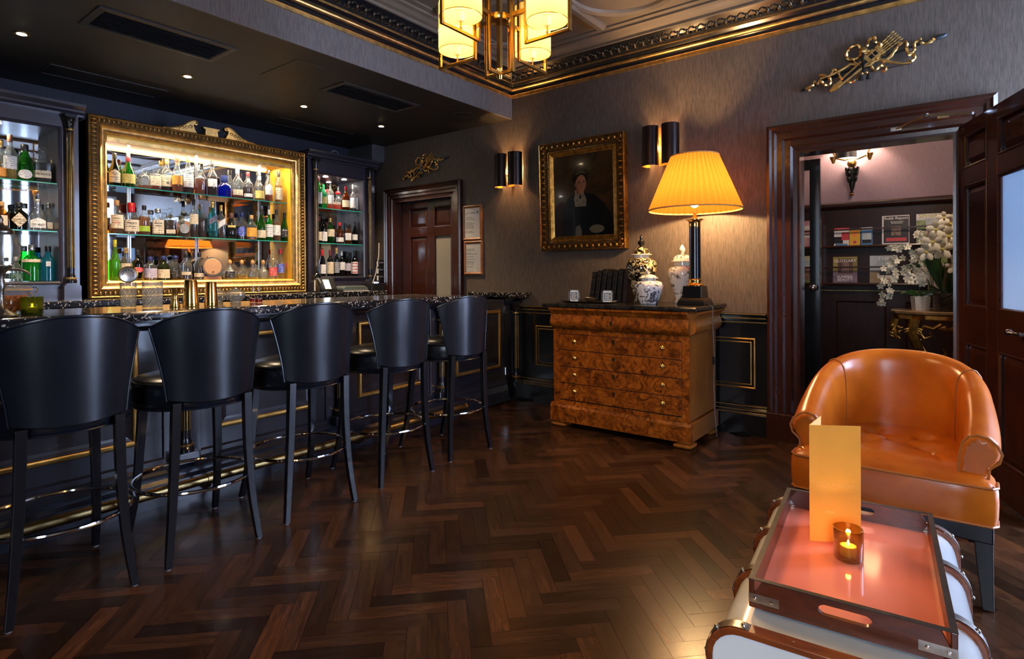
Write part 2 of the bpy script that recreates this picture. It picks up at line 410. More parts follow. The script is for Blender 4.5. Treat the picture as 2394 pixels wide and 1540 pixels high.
for i, (dep, o, ang) in enumerate(cand):
    ca, sa = math.cos(ang), math.sin(ang)
    if i < 300:
        if plank_me is None: p0 = pm.build('plank', plankm, fl, bev=.0012); p0.modifiers.clear(); plank_me = p0.data; p = p0
        else: p = bpy.data.objects.new('plank', plank_me); COL.objects.link(p); p.parent = fl
        p.location = (o[0], o[1], random.uniform(-.0006, .0)); p.rotation_euler = (0, 0, ang)
    else:
        g = .0006; q = [(g, g), (PL-g, g), (PL-g, PW-g), (g, PW-g)]
        top = [(o[0]+x*ca-y*sa, o[1]+x*sa+y*ca, 0) for x, y in q]
        rest.loft([[(x, y, -.012) for x, y, z in top], top])
r_ = rest.build('herringbone_planks', plankr, fl); r_['kind'] = 'stuff'
# wall with portrait and the two doorways
D1 = (-5.29, -4.33, 2.13); D2 = (-.872, .05, 2.14)
wr = MB()
wr.box(XB-.1, YR, 0, D1[0], YR+.16, ZC); wr.box(D1[0], YR, D1[2], D1[1], YR+.16, ZC); wr.box(D1[1], YR, 0, D2[0], YR+.16, ZC)
wr.box(D2[0], YR, D2[2], D2[1], YR+.16, ZC); wr.box(D2[1], YR, 0, XW+.1, YR+.16, ZC)
o = wr.build('wall_right', wallm); o['kind'] = 'structure'
o = MB().box(XB-.1, YN, 0, XB, YR, ZS).build('wall_bar', navy); o['kind'] = 'structure'
wn = MB().box(XB-.1, YN-.1, 0, .1, YN, ZC).box(1.4, YN-.1, 0, XW, YN, ZC).box(.1, YN-.1, 0, 1.4, YN, .8).box(.1, YN-.1, 2.7, 1.4, YN, ZC)
o = wn.build('wall_near', navy); o['kind'] = 'structure'
ww = MB()
WY = (3.42, 4.32); WZ = (.06, 2.85); SL = [(2.58, 2.70), (2.83, 2.95), (3.08, 3.20)]
ys_ = [YN-.1]+[v for p in SL for v in p]+[WY[0], WY[1], YR]
for i in range(0, len(ys_), 2): ww.box(XW, ys_[i], 0, XW+.1, ys_[i+1], ZC)
for a_, b_ in SL+[WY]: ww.box(XW, a_, 0, XW+.1, b_, WZ[0]).box(XW, a_, WZ[1], XW+.1, b_, ZC)
o = ww.build('wall_window', wallm); o['kind'] = 'structure'
daym = emitter('daylit_pane', (.53, .67, 1.0), DAY); daym2 = emitter('shaded_pane', (.67, .81, 1.0), DAY*.34)
lead = mat('lead_came', (.03, .03, .033), .5)
def window(name, O, U, Nn, w, h, nx=2, nz=3, m=.05, nn=6, pm_=None):
    """leaded window: frame, sash bars, lead cames, daylit panes"""
    r = struct(name, O); O = Vector(O); Nn = Vector(Nn); U = Vector(U)
    MB().frame(O-Nn*.06, U, Z, Nn, w, h, [(0, 0), (0, .09), (m, .09), (m, 0)]).build('window_frame', white, r)
    cw = (w-2*m)/nx; chh = (h-2*m)/nz
    for i in range(nx):
        for j in range(nz):
            MB().obox(O+U*(m+i*cw+.008)+Z*(m+j*chh+.008)-Nn*.03, U, Z, Nn, cw-.016, chh-.016, .004).build('pane', pm_ or daym, r)
    b = MB()
    for i in range(1, nx): b.obox(O+U*(m+i*cw-.02)+Z*m-Nn*.04, U, Z, Nn, .04, h-2*m, .05)
    for j in range(1, nz): b.obox(O+U*m+Z*(m+j*chh-.015)-Nn*.04, U, Z, Nn, w-2*m, .03, .05)
    if b.v: b.build('glazing_bar', white, r)
    c = MB(); p = (w-2*m)/nn
    for i in range(1, nn): c.obox(O+U*(m+i*p-.004)+Z*m-Nn*.026, U, Z, Nn, .008, h-2*m, .006)
    jn = round((h-2*m)/p/1.3)
    for j in range(1, jn): c.obox(O+U*m+Z*(m+j*(h-2*m)/jn-.004)-Nn*.026, U, Z, Nn, w-2*m, .008, .006)
    for i in range(nn):
        for j in range(jn):
            q = O+U*(m+(i+.5)*p)+Z*(m+(j+.5)*(h-2*m)/jn)-Nn*.022
            c.tube([q+(U*math.cos(t*math.pi/3)+Z*math.sin(t*math.pi/3))*p*.3 for t in range(6)], .004, 4, True)
    c.build('lead_cames', lead, r, kind='stuff')
    MB().obox(O-U*.06-Z*.05, U, Z, Nn, w+.12, .05, .09).build('window_sill', white, r)
    return r
window('window_1', (XW, WY[1], WZ[0]), (0, -1, 0), (-1, 0, 0), WY[1]-WY[0], WZ[1]-WZ[0])
for i, (a_, b_) in enumerate(SL): window('window_%d' % (3+i), (XW, b_, WZ[0]), (0, -1, 0), (-1, 0, 0), b_-a_, WZ[1]-WZ[0], 1, 4, .015, 2)
window('window_2', (.1, YN, .8), (1, 0, 0), (0, 1, 0), 1.3, 1.9, pm_=daym2)
# ceilings
o = MB().box(XS, YN, ZC, XW, YR, ZC+.1).build('ceiling', plaster); o['kind'] = 'structure'
sof = MB().box(XB, YN, ZS, XS, YR, ZC).build('ceiling_bar', soffitm); sof['kind'] = 'structure'
MB().box(XS, YN, ZS, XS+.012, YR, 3.04).build('soffit_face', mk_wallcloth('grey_wallcloth', (.145, .125, .115)), sof)
# cornice round the main room
tc = struct('trim_1', (XS, YR, 3.03)); cw_, ch_ = XW-XS, YR-YN
def corn(name, m, prof, closed=False): return MB().frame((XS, YN, 0), X, Y, Z, cw_, ch_, prof, closed).build(name, m, tc)
corn('gold_fillet', gold, [(.0, 3.025), (.022, 3.025), (.022, 3.05), (.03, 3.052)])
corn('black_step', lacq, [(.03, 3.052), (.03, 3.075), (.045, 3.082)])
corn('gold_torus', gold, [(.045, 3.082), (.055, 3.082), (.064, 3.088), (.068, 3.097), (.064, 3.106), (.06, 3.11)])
corn('black_cove', lacq, [(.06, 3.11), (.075, 3.118), (.095, 3.135)])
corn('gold_fillet', gold, [(.095, 3.135), (.103, 3.136), (.103, 3.146)])
corn('carved_ground', lacq, [(.103, 3.146), (.16, 3.165), (.225, 3.205)])
carv = mat('dark_carved_gilt', (.060, .046, .030), .3, .7, var=(20, .5))
cb = MB()
dn = Vector((.83, 0, .55)); nn_ = Vector((.55, 0, -.83))
leafband(cb, (XS+.164, -.6, 3.172), Y, dn, nn_, 5.1, .075, .105, .022)
leafband(cb, (XS+.2, YR-.164, 3.172), X, Vector((0, -.83, .55)), Vector((0, -.55, -.83)), 4.2, .075, .105, .022)
cb.build('carved_acanthus', carv, tc, smooth=60, kind='stuff')
corn('plaster_step', plaster, [(.225, 3.205), (.24, 3.206), (.24, 3.228), (.27, 3.236), (.30, 3.255), (.33, 3.262), (.33, 3.28), (.37, 3.285), (.37, ZC)])
ribp = [(-.045, 0), (-.045, -.02), (-.02, -.045), (.02, -.045), (.045, -.02), (.045, 0)]
tr = struct('trim_2', (-1, 2, ZC))
for x in (-2.27, -1.385, -.5, .385, 1.2): MB().prism(ribp, (x, YN+.4, ZC), X, Z, Y, YR-YN-.8).build('ceiling_rib', plaster, tr)
for y in (3.19, 2.0, .8, -.4): MB().prism(ribp, (XS+.4, y, ZC), Y, Z, X, XW-XS-.8).build('ceiling_rib', plaster, tr)
for cx, cy in ((-2.83, 3.72), (-2.83, 2.6), (-2.83, 1.4), (-1.83, 3.72), (-.95, 3.72)):
    rb = MB(); rr = .40 if cx < -2.5 and cy < 3.6 else .42
    prof = [(rr-.04, -.001), (rr-.03, -.022), (rr, -.035), (rr+.03, -.022), (rr+.04, -.001)]
    rb.lathe(prof, 40, (cx, cy, ZC)); rb.f = rb.f[:-2]; rb.build('ceiling_ring', plaster, tr, smooth=True)
# soffit fittings
def vent(y0, y1, x0, x1, lab):
    r = thing('ceiling_vent', lab, 'air vent', ((x0+x1)/2, (y0+y1)/2, ZS), 0, 'soffit air vents')
    MB().frame((x0, y0, ZS), X, Y, -Z, x1-x0, y1-y0, [(0, 0), (0, .008), (.035, .012), (.045, .004), (.045, 0)]).build('frame', mat('vent_frame', (.03, .026, .024), .4), r)
    n = 9
    for i in range(n):
        xx = x0+.05+(x1-x0-.1)*(i+.5)/n
        MB().obox((xx-.014, y0+.045, ZS-.001), (.8, 0, -.6), Y, (.6, 0, .8), .02, y1-y0-.09, .002).build('slat', blkmetal, r)
    MB().box(x0+.045, y0+.045, ZS-.0015, x1-.045, y1-.045, ZS-.0005).build('backing', mat('vent_dark', (.002, .002, .002), .9), r)
vent(1.19, 2.0, -4.27, -3.9, 'black slatted air vent nearest the first ceiling spotlight over the bar')
vent(2.86, 3.71, -4.22, -3.88, 'black slatted air vent between the third and fourth ceiling spotlights')
for k, (y0, y1, lab) in enumerate(((1.29, 2.1, 'slim flush slot vent above the gilt framed bar cabinet'), (3.1, 4.0, 'slim flush slot vent above the black wine cabinet'))):
    r = thing('slot_vent', lab, 'air vent', (-5.38, (y0+y1)/2, ZS), 0, 'soffit slot vents')
    MB().frame((-5.53, y0, ZS), X, Y, -Z, .28, y1-y0, [(0, 0), (0, .004), (.012, .004), (.012, 0)]).build('frame', mat('vent_frame', (.03, .026, .024), .4), r)
    MB().box(-5.51, y0+.02, ZS-.002, -5.27, y1-.02, ZS-.0005).build('panel', soffitm, r)
r = thing('access_panel', 'flush square access hatch in the dark bar soffit', 'hatch', (-3.95, 2.5, ZS))
MB().box(-4.25, 2.36, ZS-.003, -3.75, 2.66, ZS-.0005).build('panel', soffitm, r)
r = thing('ceiling_speaker', 'round black speaker grille in the bar soffit near the grey corner', 'speaker', (-3.78, 4.18, ZS))
MB().lathe([(.0, -.006), (.085, -.006), (.095, -.003), (.095, 0)], 28, (-3.78, 4.18, ZS)).build('grille', blkmetal, r, smooth=True)
MB().tube([(-3.78+.098*math.cos(t*math.pi/14), 4.18+.098*math.sin(t*math.pi/14), ZS-.003) for t in range(28)], .004, 6, True).build('rim', mat('vent_frame', (.03, .026, .024), .4), r)
spotm = emitter('spot_lens', (1, .74, .42), 60)
for i, y in enumerate((1.02, 2.03, 3.05, 3.96)):
    r = thing('ceiling_spotlight', 'small round recessed spotlight, %s along the bar soffit from the open room end' % ('first', 'second', 'third', 'fourth')[i], 'spotlight', (-4.74, y, ZS), 0, 'bar soffit spotlights')
    MB().lathe([(.026, -.001), (.028, -.006), (.042, -.006), (.045, 0)], 24, (-4.74, y, ZS)).build('bezel', brassdull, r, smooth=True)
    MB().lathe([(.0, -.0075), (.02, -.0075), (.026, -.006)], 20, (-4.74, y, ZS)).build('lens', spotm, r)
    light('SPOT', 'spot_lamp', (-4.74, y, ZS-.02), 75, (1, .74, .46), .02, r, spot_size=R(105), spot_blend=.7)
# black dado on the portrait wall
da = struct('trim_3', (-2.5, YR, 0))
def dado(x0, x1):
    MB().box(x0, YR-.02, 0, x1, YR, .93).build('dado_board', lacq, da)
    MB().prism([(0, .885), (.022, .885), (.022, .9), (.036, .906), (.036, .918), (.042, .926), (.042, .938), (0, .938)], (x0, YR-.02, 0), -Y, Z, X, x1-x0).build('dado_rail', lacq, da)
    for z, d in ((.9, .034), (.932, .044), (.866, .004)): MB().box(x0, YR-.02-d-.004, z-.004, x1, YR-.02-d+.006, z+.004).build('gold_line', goldpaint, da)
    MB().prism([(0, 0), (.03, 0), (.03, .16), (.02, .175), (.02, .195), (.01, .21), (.01, .225), (0, .23)], (x0, YR-.02, 0), -Y, Z, X, x1-x0).build('skirting', lacq, da)
    for z, d in ((.222, .014), (.19, .022), (.168, .028)): MB().box(x0, YR-.02-d-.003, z-.003, x1, YR-.02-d+.004, z+.003).build('gold_line', goldpaint, da)
dado(-3.42, D2[0]-.21); dado(D2[1]+.21, XW)
for x0, x1 in ((-3.215, -2.25), (-2.12, -1.165), (.35, 1.7)):
    MB().frame((x0, YR-.02, .355), X, Z, -Y, x1-x0, .39, [(0, 0), (0, .008), (.008, .011), (.012, .006), (.012, 0)]).build('panel_gold_moulding', goldpaint, da)
    MB().frame((x0+.028, YR-.02, .383), X, Z, -Y, x1-x0-.056, .334, [(0, 0), (0, .005), (.006, .007), (.008, .003), (.008, 0)]).build('panel_gold_moulding', goldpaint, da)
# door casings
casep = [(0, 0), (0, .05), (.02, .062), (.035, .05), (.05, .052), (.065, .04), (.1, .04), (.115, .03), (.15, .03), (.165, .018), (.19, .015), (.19, 0)]
def casing(name, x0, x1, zt, k=1.0, plinth=True):
    r = struct(name, ((x0+x1)/2, YR, 0)); wd = .19*k
    z0 = .2 if plinth else 0
    MB().arch((x0-wd, YR, z0), X, Z, -Y, x1-x0+2*wd, zt+wd-z0, [(d*k, e) for d, e in casep]).build('casing', mahog, r)
    if plinth:
        for xx in (x0-wd-.006, x1-.004): MB().box(xx, YR-.068, 0, xx+wd+.01, YR, .2).build('plinth_block', mahog, r, bev=.004)
    MB().box(x0, YR-.012, 0, x0+.016, YR+.162, zt-.016).build('jamb_lining', mahog, r); MB().box(x1-.016, YR-.012, 0, x1, YR+.162, zt-.016).build('jamb_lining', mahog, r)
    MB().box(x0, YR-.012, zt-.016, x1, YR+.162, zt).build('head_lining', mahog, r)
    return r
casing('trim_4', *D1, k=.78); casing('trim_5', *D2, k=1.06)
def doorleaf(r, O, U, Nn, w, h, t, cols, rows, glassidx, m, gm):
    """panelled door: slab of stiles and rails with recessed fielded panels; O at foot of hinge edge, Nn towards viewer"""
    O = Vector(O); U = Vector(U); Nn = Vector(Nn)
    xs = [0]; zs = [0]
    MB().obox(O-Nn*t*.35, U, Z, Nn, w, h, t*.3).build('core', m, r) if not glassidx else None
    edges_x = []; 
    for a, b in cols: edges_x += [a, b]
    xb = [0]+edges_x+[w]
    for i in range(0, len(xb), 2): MB().obox(O+U*xb[i]-Nn*t, U, Z, Nn, xb[i+1]-xb[i], h, t).build('stile', m, r, bev=.003)
    ez = []
    for a, b in rows: ez += [a, b]
    zb = [0]+ez+[h]
    for a, b in cols:
        for i in range(0, len(zb), 2): MB().obox(O+U*a+Z*zb[i]-Nn*t, U, Z, Nn, b-a, zb[i+1]-zb[i], t).build('rail', m, r, bev=.003)
    for ci, (a, b) in enumerate(cols):
        for ri, (c, d) in enumerate(rows):
            P = O+U*a+Z*c
            MB().frame(P, U, Z, Nn, b-a, d-c, [(0, 0), (.004, .003), (.012, .001), (.018, -.008), (.018, -.012), (0, -.012)]).build('panel_moulding', m, r)
            if (ci, ri) in glassidx:
                MB().obox(P+U*.01+Z*.01-Nn*t*.6, U, Z, Nn, b-a-.02, d-c-.02, .006).build('glass_pane', gm, r)
            else:
                MB().obox(P-Nn*t*.75, U, Z, Nn, b-a, d-c, t*.3).build('panel', m, r)
                MB().frame(P+U*.02+Z*.02, U, Z, Nn, b-a-.04, d-c-.04, [(0, -t*.45), (.035, -.010), (.036, -.010)], False).build('panel_bevel', m, r)
                MB().obox(P+U*.055+Z*.055-Nn*t*.45, U, Z, Nn, b-a-.11, d-c-.11, t*.45-.010).build('panel_field', m, r)
    return r
d1 = struct('door_1', (D1[0], YR+.11, 0))
w1 = D1[1]-D1[0]
doorleaf(d1, (D1[0]+.02, YR+.10, .008), X, -Y, w1-.04, D1[2]-.028, .045, [(.125, .435), (.535, .815)], [(.22, .75), (.95, 1.70), (1.79, 2.03)], {(1, 1)}, mahog, frost)
# open door at the right with obscured glass
A2 = R(17.5); u2 = Vector((math.sin(A2), -math.cos(A2), 0)); n2 = Vector((-math.cos(A2), -math.sin(A2), 0))
d2 = struct('door_2', (.062, YR-.03, 0)); H2 = Vector((.062, YR-.03, .012))
pane2 = shade_mat('obscured_door_glass', (.42, .50, .56), 0, (1, 1, 1))
doorleaf(d2, H2, u2, n2, .93, 2.15, .045, [(.075, .40), (.53, .84)], [(.2, .80), (1.02, 1.765), (1.87, 2.075)], {(1, 1)}, mahog, pane2)
hb = H2+u2*.885+Z*.925+n2*.0
hr = MB().lathe([(0, 0), (.027, 0), (.03, .004), (.026, .008), (.012, .012), (.010, .05), (.012, .052), (0, .054)], 20).build('handle_rose', chrome, d2, smooth=True, world=False)
hr.matrix_local = wm(d2).inverted() @ (Matrix.Translation(hb) @ n2.to_track_quat('Z', 'Y').to_matrix().to_4x4())
MB().tube([hb+n2*.045, hb+n2*.05-u2*.03, hb+n2*.05-u2*.05, hb+n2*.05-u2*.075, hb+n2*.048-u2*.1, hb+n2*.048-u2*.115], [.009, .008, .009, .019, .02, .006], 14).build('door_handle', chrome, d2, smooth=True)
# door closer arm
dc = thing('door_closer', 'silver hinged door closer arm on the lintel of the open doorway', 'door closer', (-.25, YR-.05, 2.2))
a0 = hit(2095, 302, 1, YR-.05); a1 = hit(2165, 270, 1, YR-.22); a2 = hit(2275, 264, 1, YR-.35)
MB().bar(a0, a1, .014, .01).build('arm', brassdull, dc); MB().bar(a1, a2, .02, .014).build('slide_arm', chrome, dc)
MB().lathe([(0, -.012), (.014, -.012), (.014, .012), (0, .012)], 14, a1).build('pivot', chrome, dc); MB().box(a0.x-.03, YR-.058, a0.z-.012, a0.x+.03, YR-.038, a0.z+.012).build('bracket', steel, dc)
MB().box(a0.x+.22, YR-.06, a0.z+.03, a0.x+.28, YR-.045, a0.z+.045).build('strike_plate', brassdull, dc)
# ================================================================ BAR
BX = -3.45; CT = 1.07
def column(r, x, y, z0, z1, rad, nx=(1, 0, 0), cap=True):
    """engaged column with gold flutes: base, shaft, flutes, capital"""
    b = MB(); b.lathe([(rad*1.7, z0), (rad*1.7, z0+.012), (rad*1.75, z0+.02), (rad*1.4, z0+.034), (rad*1.2, z0+.04), (rad*1.25, z0+.055), (rad, z0+.07), (rad, z0+.08)], 20, (x, y, 0)).build('column_base', lacq, r, smooth=True)
    MB().lathe([(rad*1.5, z0+.030), (rad*1.62, z0+.034), (rad*1.62, z0+.040), (rad*1.4, z0+.044)], 20, (x, y, 0)).build('column_ring', gold, r, smooth=True)
    zt = z1-(.115 if cap else .02)
    MB().lathe([(rad, z0+.07), (rad, zt)], 18, (x, y, 0)).build('column_shaft', lacq, r, smooth=True)
    f = MB(); a0 = math.atan2(nx[1], nx[0])
    for k in range(-3, 4):
        a = a0+k*R(26); f.bar((x+rad*1.0*math.cos(a), y+rad*1.0*math.sin(a), z0+.12), (x+rad*math.cos(a), y+rad*math.sin(a), zt-.03), rad*.11, rad*.16, (math.cos(a), math.sin(a), 0))
    f.build('gold_flutes', goldpaint, r)
    if cap:
        MB().lathe([(rad*1.05, zt-.012), (rad*1.25, zt-.008), (rad*1.25, zt), (rad*1.05, zt+.004)], 18, (x, y, 0)).build('neck_ring', gold, r, smooth=True)
        c = MB().lathe([(rad, zt), (rad*1.05, zt+.03), (rad*1.4, zt+.07), (rad*1.75, zt+.09)], 18, (x, y, 0)); c.box(x-rad*1.7, y-rad*1.7, z1-.025, x+rad*1.7, y+rad*1.7, z1)
        cp = c.build('capital', lacq, r, smooth=30)
        lf = MB()
        for k in range(8):
            a = 2*math.pi*k/8; ca, sa = math.cos(a), math.sin(a); d = Vector((ca, sa, 0)); t = Vector((-sa, ca, 0))
            for h, rr in ((.03, 1.15), (.062, 1.4)):
                lf.ell(Vector((x, y, zt+h))+d*rad*rr, t*rad*.28, (Z*.02+d*rad*.25), d*rad*.18, 6, 4)
            lf.sph(Vector((x, y, zt+.082))+d*rad*1.75, rad*.22, 6, 4)
        lf.build('acanthus_leaves', mat('dark_capital', (.05, .042, .03), .3, .8), cp, smooth=True)
bar = thing('bar_counter', 'long blue-black panelled bar with gold mouldings and speckled marble top', 'bar counter', (BX-.3, 1.5, 0))
y0b, y1b = -1.6, 3.66
MB().box(BX-.5, y0b, 0, BX, y1b, 1.02).build('body', barblk, bar)
MB().prism([(0, 0), (.06, 0), (.06, .12), (.045, .14), (.045, .17), (.03, .185), (.03, .2), (.015, .215), (.015, .24), (0, .25)], (BX, y0b, 0), X, Z, Y, y1b-y0b).build('plinth_moulding', barblk, bar)
MB().prism([(0, .955), (.02, .965), (.05, .985), (.05, 1.0), (.14, 1.012), (.14, 1.022), (0, 1.022)], (BX, y0b, 0), X, Z, Y, y1b-y0b).build('under_moulding', barblk, bar)
panp = [(0, 0), (0, .012), (.008, .020), (.022, .020), (.03, .012), (.03, 0)]
def barpanel(r, ya, yb, za=.345, zb=.905, xx=BX):
    MB().frame((xx, ya, za), Y, Z, X, yb-ya, zb-za, panp).build('gold_panel_moulding', goldpaint, r, smooth=50)
    MB().frame((xx, ya+.03, za+.03), Y, Z, X, yb-ya-.06, zb-za-.06, [(0, 0), (0, .008), (.015, .002), (.03, 0)], True).build('inner_moulding', barblk, r)
for ya, yb in ((-1.5, -.85), (-.47, .19), (.55, 1.21), (1.62, 2.28), (2.645, 3.305)): barpanel(bar, ya, yb)
for yc in (.37, 1.43, 2.465, 3.48):
    MB().box(BX, yc-.1, .24, BX+.012, yc+.1, .96).build('pilaster_strip', barblk, bar, bev=.003)
    MB().box(BX, yc-.065, .2, BX+.085, yc+.065, .265).build('column_plinth', barblk, bar, bev=.008)
    column(bar, BX+.04, yc, .265, .985, .027)
# marble top
MB().box(-3.97, y0b, 1.022, -3.255, 3.655, CT).build('marble_top', marble, bar, bev=.012)
MB().box(-3.95, y0b, 1.012, -3.27, 3.64, 1.022).build('top_bed', lacq, bar)
# gate panel and end post
g = thing('bar_gate', 'black hinged gate panel with gold moulding at the end of bar', 'gate', (BX-.02, 4.0, 0))
MB().box(BX-.045, 3.665, .02, BX, 4.40, 1.0).build('panel', barblk, g, bev=.003); barpanel(g, 3.69, 4.325, .345, .905)
MB().prism([(0, 0), (.05, 0), (.05, .1), (.03, .15), (.03, .17), (.015, .2), (.015, .23), (0, .24)], (BX, 3.665, .02), X, Z, Y, .73).build('plinth_moulding', barblk, g)
for z in (.3, .9): MB().lathe([(0, z-.035), (.008, z-.035), (.008, z+.035), (0, z+.035)], 10, (BX+.006, 4.405, 0)).build('hinge', chrome, g)
MB().box(BX, 4.385, .86, BX+.004, 4.40, .94).build('hinge_plate', chrome, g)
ep = thing('marble_wall_shelf', 'small speckled marble shelf on a black fluted column by the wall', 'shelf', (-3.53, 4.5, 0))
MB().box(-3.9, 4.415, 0, BX, YR-.001, 1.0).build('post_body', barblk, ep)
MB().box(-3.94, 4.40, 1.02, -3.27, YR-.001, CT).build('marble_shelf', marble, ep, bev=.012)
MB().prism([(0, .97), (.02, .975), (.1, 1.0), (.13, 1.02), (0, 1.02)], (BX, 4.41, 0), X, Z, Y, .2).build('under_moulding', lacq, ep)
MB().box(BX, 4.45, 0, BX+.1, 4.6, .2).build('column_plinth', lacq, ep, bev=.006)
column(ep, BX+.045, 4.525, .2, .985, .026)
# foot rail
fr = thing('foot_rail', 'long brass foot rail running low along the bar front', 'foot rail', (-3.25, 1.5, 0))
MB().tube([(-3.25, y, .13) for y in (-1.4, 0, 1, 2, 3, 3.60)], .026, 14).build('rail', brassdull, fr, smooth=True)
for y in (-.6, .45, 1.5, 2.55, 3.45):
    MB().lathe([(.026, -.03), (.031, -.028), (.031, .028), (.026, .03)], 14).build('collar', brassdull, fr, smooth=True, world=False).matrix_local = Matrix.Translation(Vector((-3.25, y, .13))-fr.location) @ Matrix.Rotation(R(90), 4, 'X')
    MB().tube([(-3.25, y, .13), (-3.28, y, .08), (-3.33, y, .06), (-3.39, y, .06)], .010, 8).build('bracket', brassdull, fr, smooth=True)
MB().sph((-3.25, 3.605, .13), .029).build('end_cap', brass, fr, smooth=True)
# ================================================================ BACK BAR
BCX = -5.14; BZ = 1.07; CX = -5.47
bb = thing('back_bar_counter', 'low back bar cupboard with speckled marble ledge under the cabinets', 'counter', (-5.55, 1.5, 0))
MB().box(XB+.02, -1.6, 0, BCX-.03, 4.36, BZ-.06).build('cupboard', barblk, bb)
MB().box(XB+.02, -1.6, BZ-.055, BCX, 4.37, BZ).build('marble_top', marble, bb, bev=.01)
for k in range(5): MB().frame((BCX-.03, -1.4+k*1.1, .12), Y, Z, X, 1.0, .8, [(0, 0), (0, .01), (.03, .01), (.04, 0)]).build('door_panel', barblk, bb)
def downlight(r, x, y, z, e=2.2):
    MB().lathe([(.0, -.004), (.02, -.004), (.026, -.003), (.028, 0)], 16, (x, y, z)).build('downlight', emitter('cabinet_lens', (1, .9, .75), 45) if 'cabinet_lens' not in MATS else MATS['cabinet_lens'], r)
    light('SPOT', 'cabinet_lamp', (x, y, z-.012), e, (1, .86, .66), .015, r, spot_size=R(130), spot_blend=.6)
def shelf(r, ya, yb, z, xa=-5.70, xb=-5.475):
    s = MB().box(xa, ya, z-.009, xb-.003, yb, z-.001).build('glass_shelf', shelfg, r)
    MB().box(xb-.003, ya, z-.009, xb, yb, z-.001).build('shelf_edge', shelfe, s)
MX = -5.72
def cabinet(name, lab, ya, yb, op, ztop, shelves, lights, colys):
    """black niche cabinet: op = (y0, y1, z0, z1) opening"""
    r = thing(name, lab, 'cabinet', (-5.66, (ya+yb)/2, BZ))
    o0, o1, p0, p1 = op
    MB().box(XB+.002, ya, BZ, CX, o0, ztop-.08).build('side_panel', cabm, r); MB().box(XB+.002, o1, BZ, CX, yb, ztop-.08).build('side_panel', cabm, r)
    MB().box(XB+.002, o0, BZ, CX, o1, p0).build('plinth_panel', cabm, r); MB().box(XB+.002, o0, p1, CX, o1, ztop-.08).build('frieze', cabm, r)
    MB().box(XB+.002, o0, p0, MX, o1, p1).build('mirror_back', mirror, r)
    MB().prism([(0, ztop-.09), (.02, ztop-.09), (.025, ztop-.075), (.05, ztop-.06), (.05, ztop-.045), (.085, ztop-.02), (.085, ztop), (-.4, ztop), (-.4, ztop-.09)], (CX, ya-.03, 0), X, Z, Y, yb-ya+.06).build('cornice', cabm, r)
    MB().frame((CX, o0-.025, p0-.025), Y, Z, X, o1-o0+.05, p1-p0+.05, [(0, 0), (0, .014), (.012, .018), (.025, .006), (.025, 0)]).build('opening_moulding', cabm, r)
    for z in shelves: shelf(r, o0+.004, o1-.004, z)
    for y in lights: downlight(r, -5.57, y, p1, 7)
    for y in colys:
        MB().prism([(-.055, 0), (.055, 0), (.055, .105), (.035, .13), (-.035, .13), (-.055, .105)], (CX-.0, y, BZ), Y, Z, X, .075).build('column_plinth', cabm, r)
        column(r, CX+.033, y, BZ+.13, ztop-.085, .022)
    return r
cabL = cabinet('bottle_cabinet', 'dark fluted mirror-backed bottle cabinet beside the gilt framed one', -.4, 1.52, (.1, 1.385, 1.215, 2.39), 2.60, (1.974, 1.604), (.35, .8, 1.05), (.0, 1.455))
cabR = cabinet('bottle_cabinet', 'narrow black column-sided cabinet with wine bottles near the wall phone', 3.56, 4.46, (3.685, 4.285, 1.235, 2.36), 2.60, (1.995, 1.608), (3.85, 4.1), (3.635, 4.36))
# gilt framed cabinet
gc = thing('gilt_cabinet', 'wide gilt picture-frame bar cabinet with mirror back and glass shelves', 'cabinet', (-5.66, 2.55, BZ))
fy0, fy1, fz0, fz1 = 1.585, 3.527, 1.075, 2.56; iy0, iy1, iz0, iz1 = 1.72, 3.385, 1.214, 2.405
FX = -5.52
MB().box(XB+.002, iy0-.03, iz0, MX, iy1+.03, iz1).build('mirror_back', mirror, gc)
MB().box(MX, iy0-.02, iz0-.02, FX, iy0, iz1+.02).build('side_lining', goldin, gc); MB().box(MX, iy1, iz0-.02, FX, iy1+.02, iz1+.02).build('side_lining', goldin, gc)
MB().box(MX, iy0, iz1, FX, iy1, iz1+.02).build('top_lining', goldin, gc); MB().box(MX, iy0, iz0-.02, FX, iy1, iz0).build('bottom_lining', goldin, gc)
MB().box(XB+.002, fy0+.02, fz0, FX, iy0-.03, fz1-.02).build('carcass', lacq, gc); MB().box(XB+.002, iy1+.03, fz0, FX, fy1-.02, fz1-.02).build('carcass', lacq, gc)
fw_, fh_ = fy1-fy0, fz1-fz0
def gframe(name, m, prof): return MB().frame((FX, fy0, fz0), Y, Z, X, fw_, fh_, prof).build(name, m, gc, smooth=35)
gframe('outer_moulding', gold, [(0, 0), (0, .055), (.008, .062), (.016, .055), (.016, 0)])
gframe('leaf_ground', mat('umber_ground', (.13, .075, .028), .5, .6), [(.016, 0), (.016, .04), (.066, .058), (.068, 0)])
gframe('cove_moulding', gold, [(.066, 0), (.066, .06), (.075, .07), (.088, .062), (.096, .045), (.108, .04), (.108, 0)])
gframe('inner_fillet', gold, [(.116, 0), (.116, .03), (.122, .034), (.136, .02), (.136, 0)])
gframe('bead_ground', mat('umber_ground', (.13, .075, .028), .5, .6), [(.108, 0), (.108, .03), (.116, .028), (.116, 0)])
lb = MB(); bd = MB()
for O, D, Wd, ln in (((FX+.055, fy0+.02, fz1-.042), Y, -Z, fw_-.04), ((FX+.055, fy0+.02, fz0+.042), Y, Z, fw_-.04), ((FX+.055, fy0+.042, fz0+.02), Z, Y, fh_-.04), ((FX+.055, fy1-.042, fz0+.02), Z, -Y, fh_-.04)):
    leafband(lb, O, D, Wd, X, ln, .034, .056, .015)
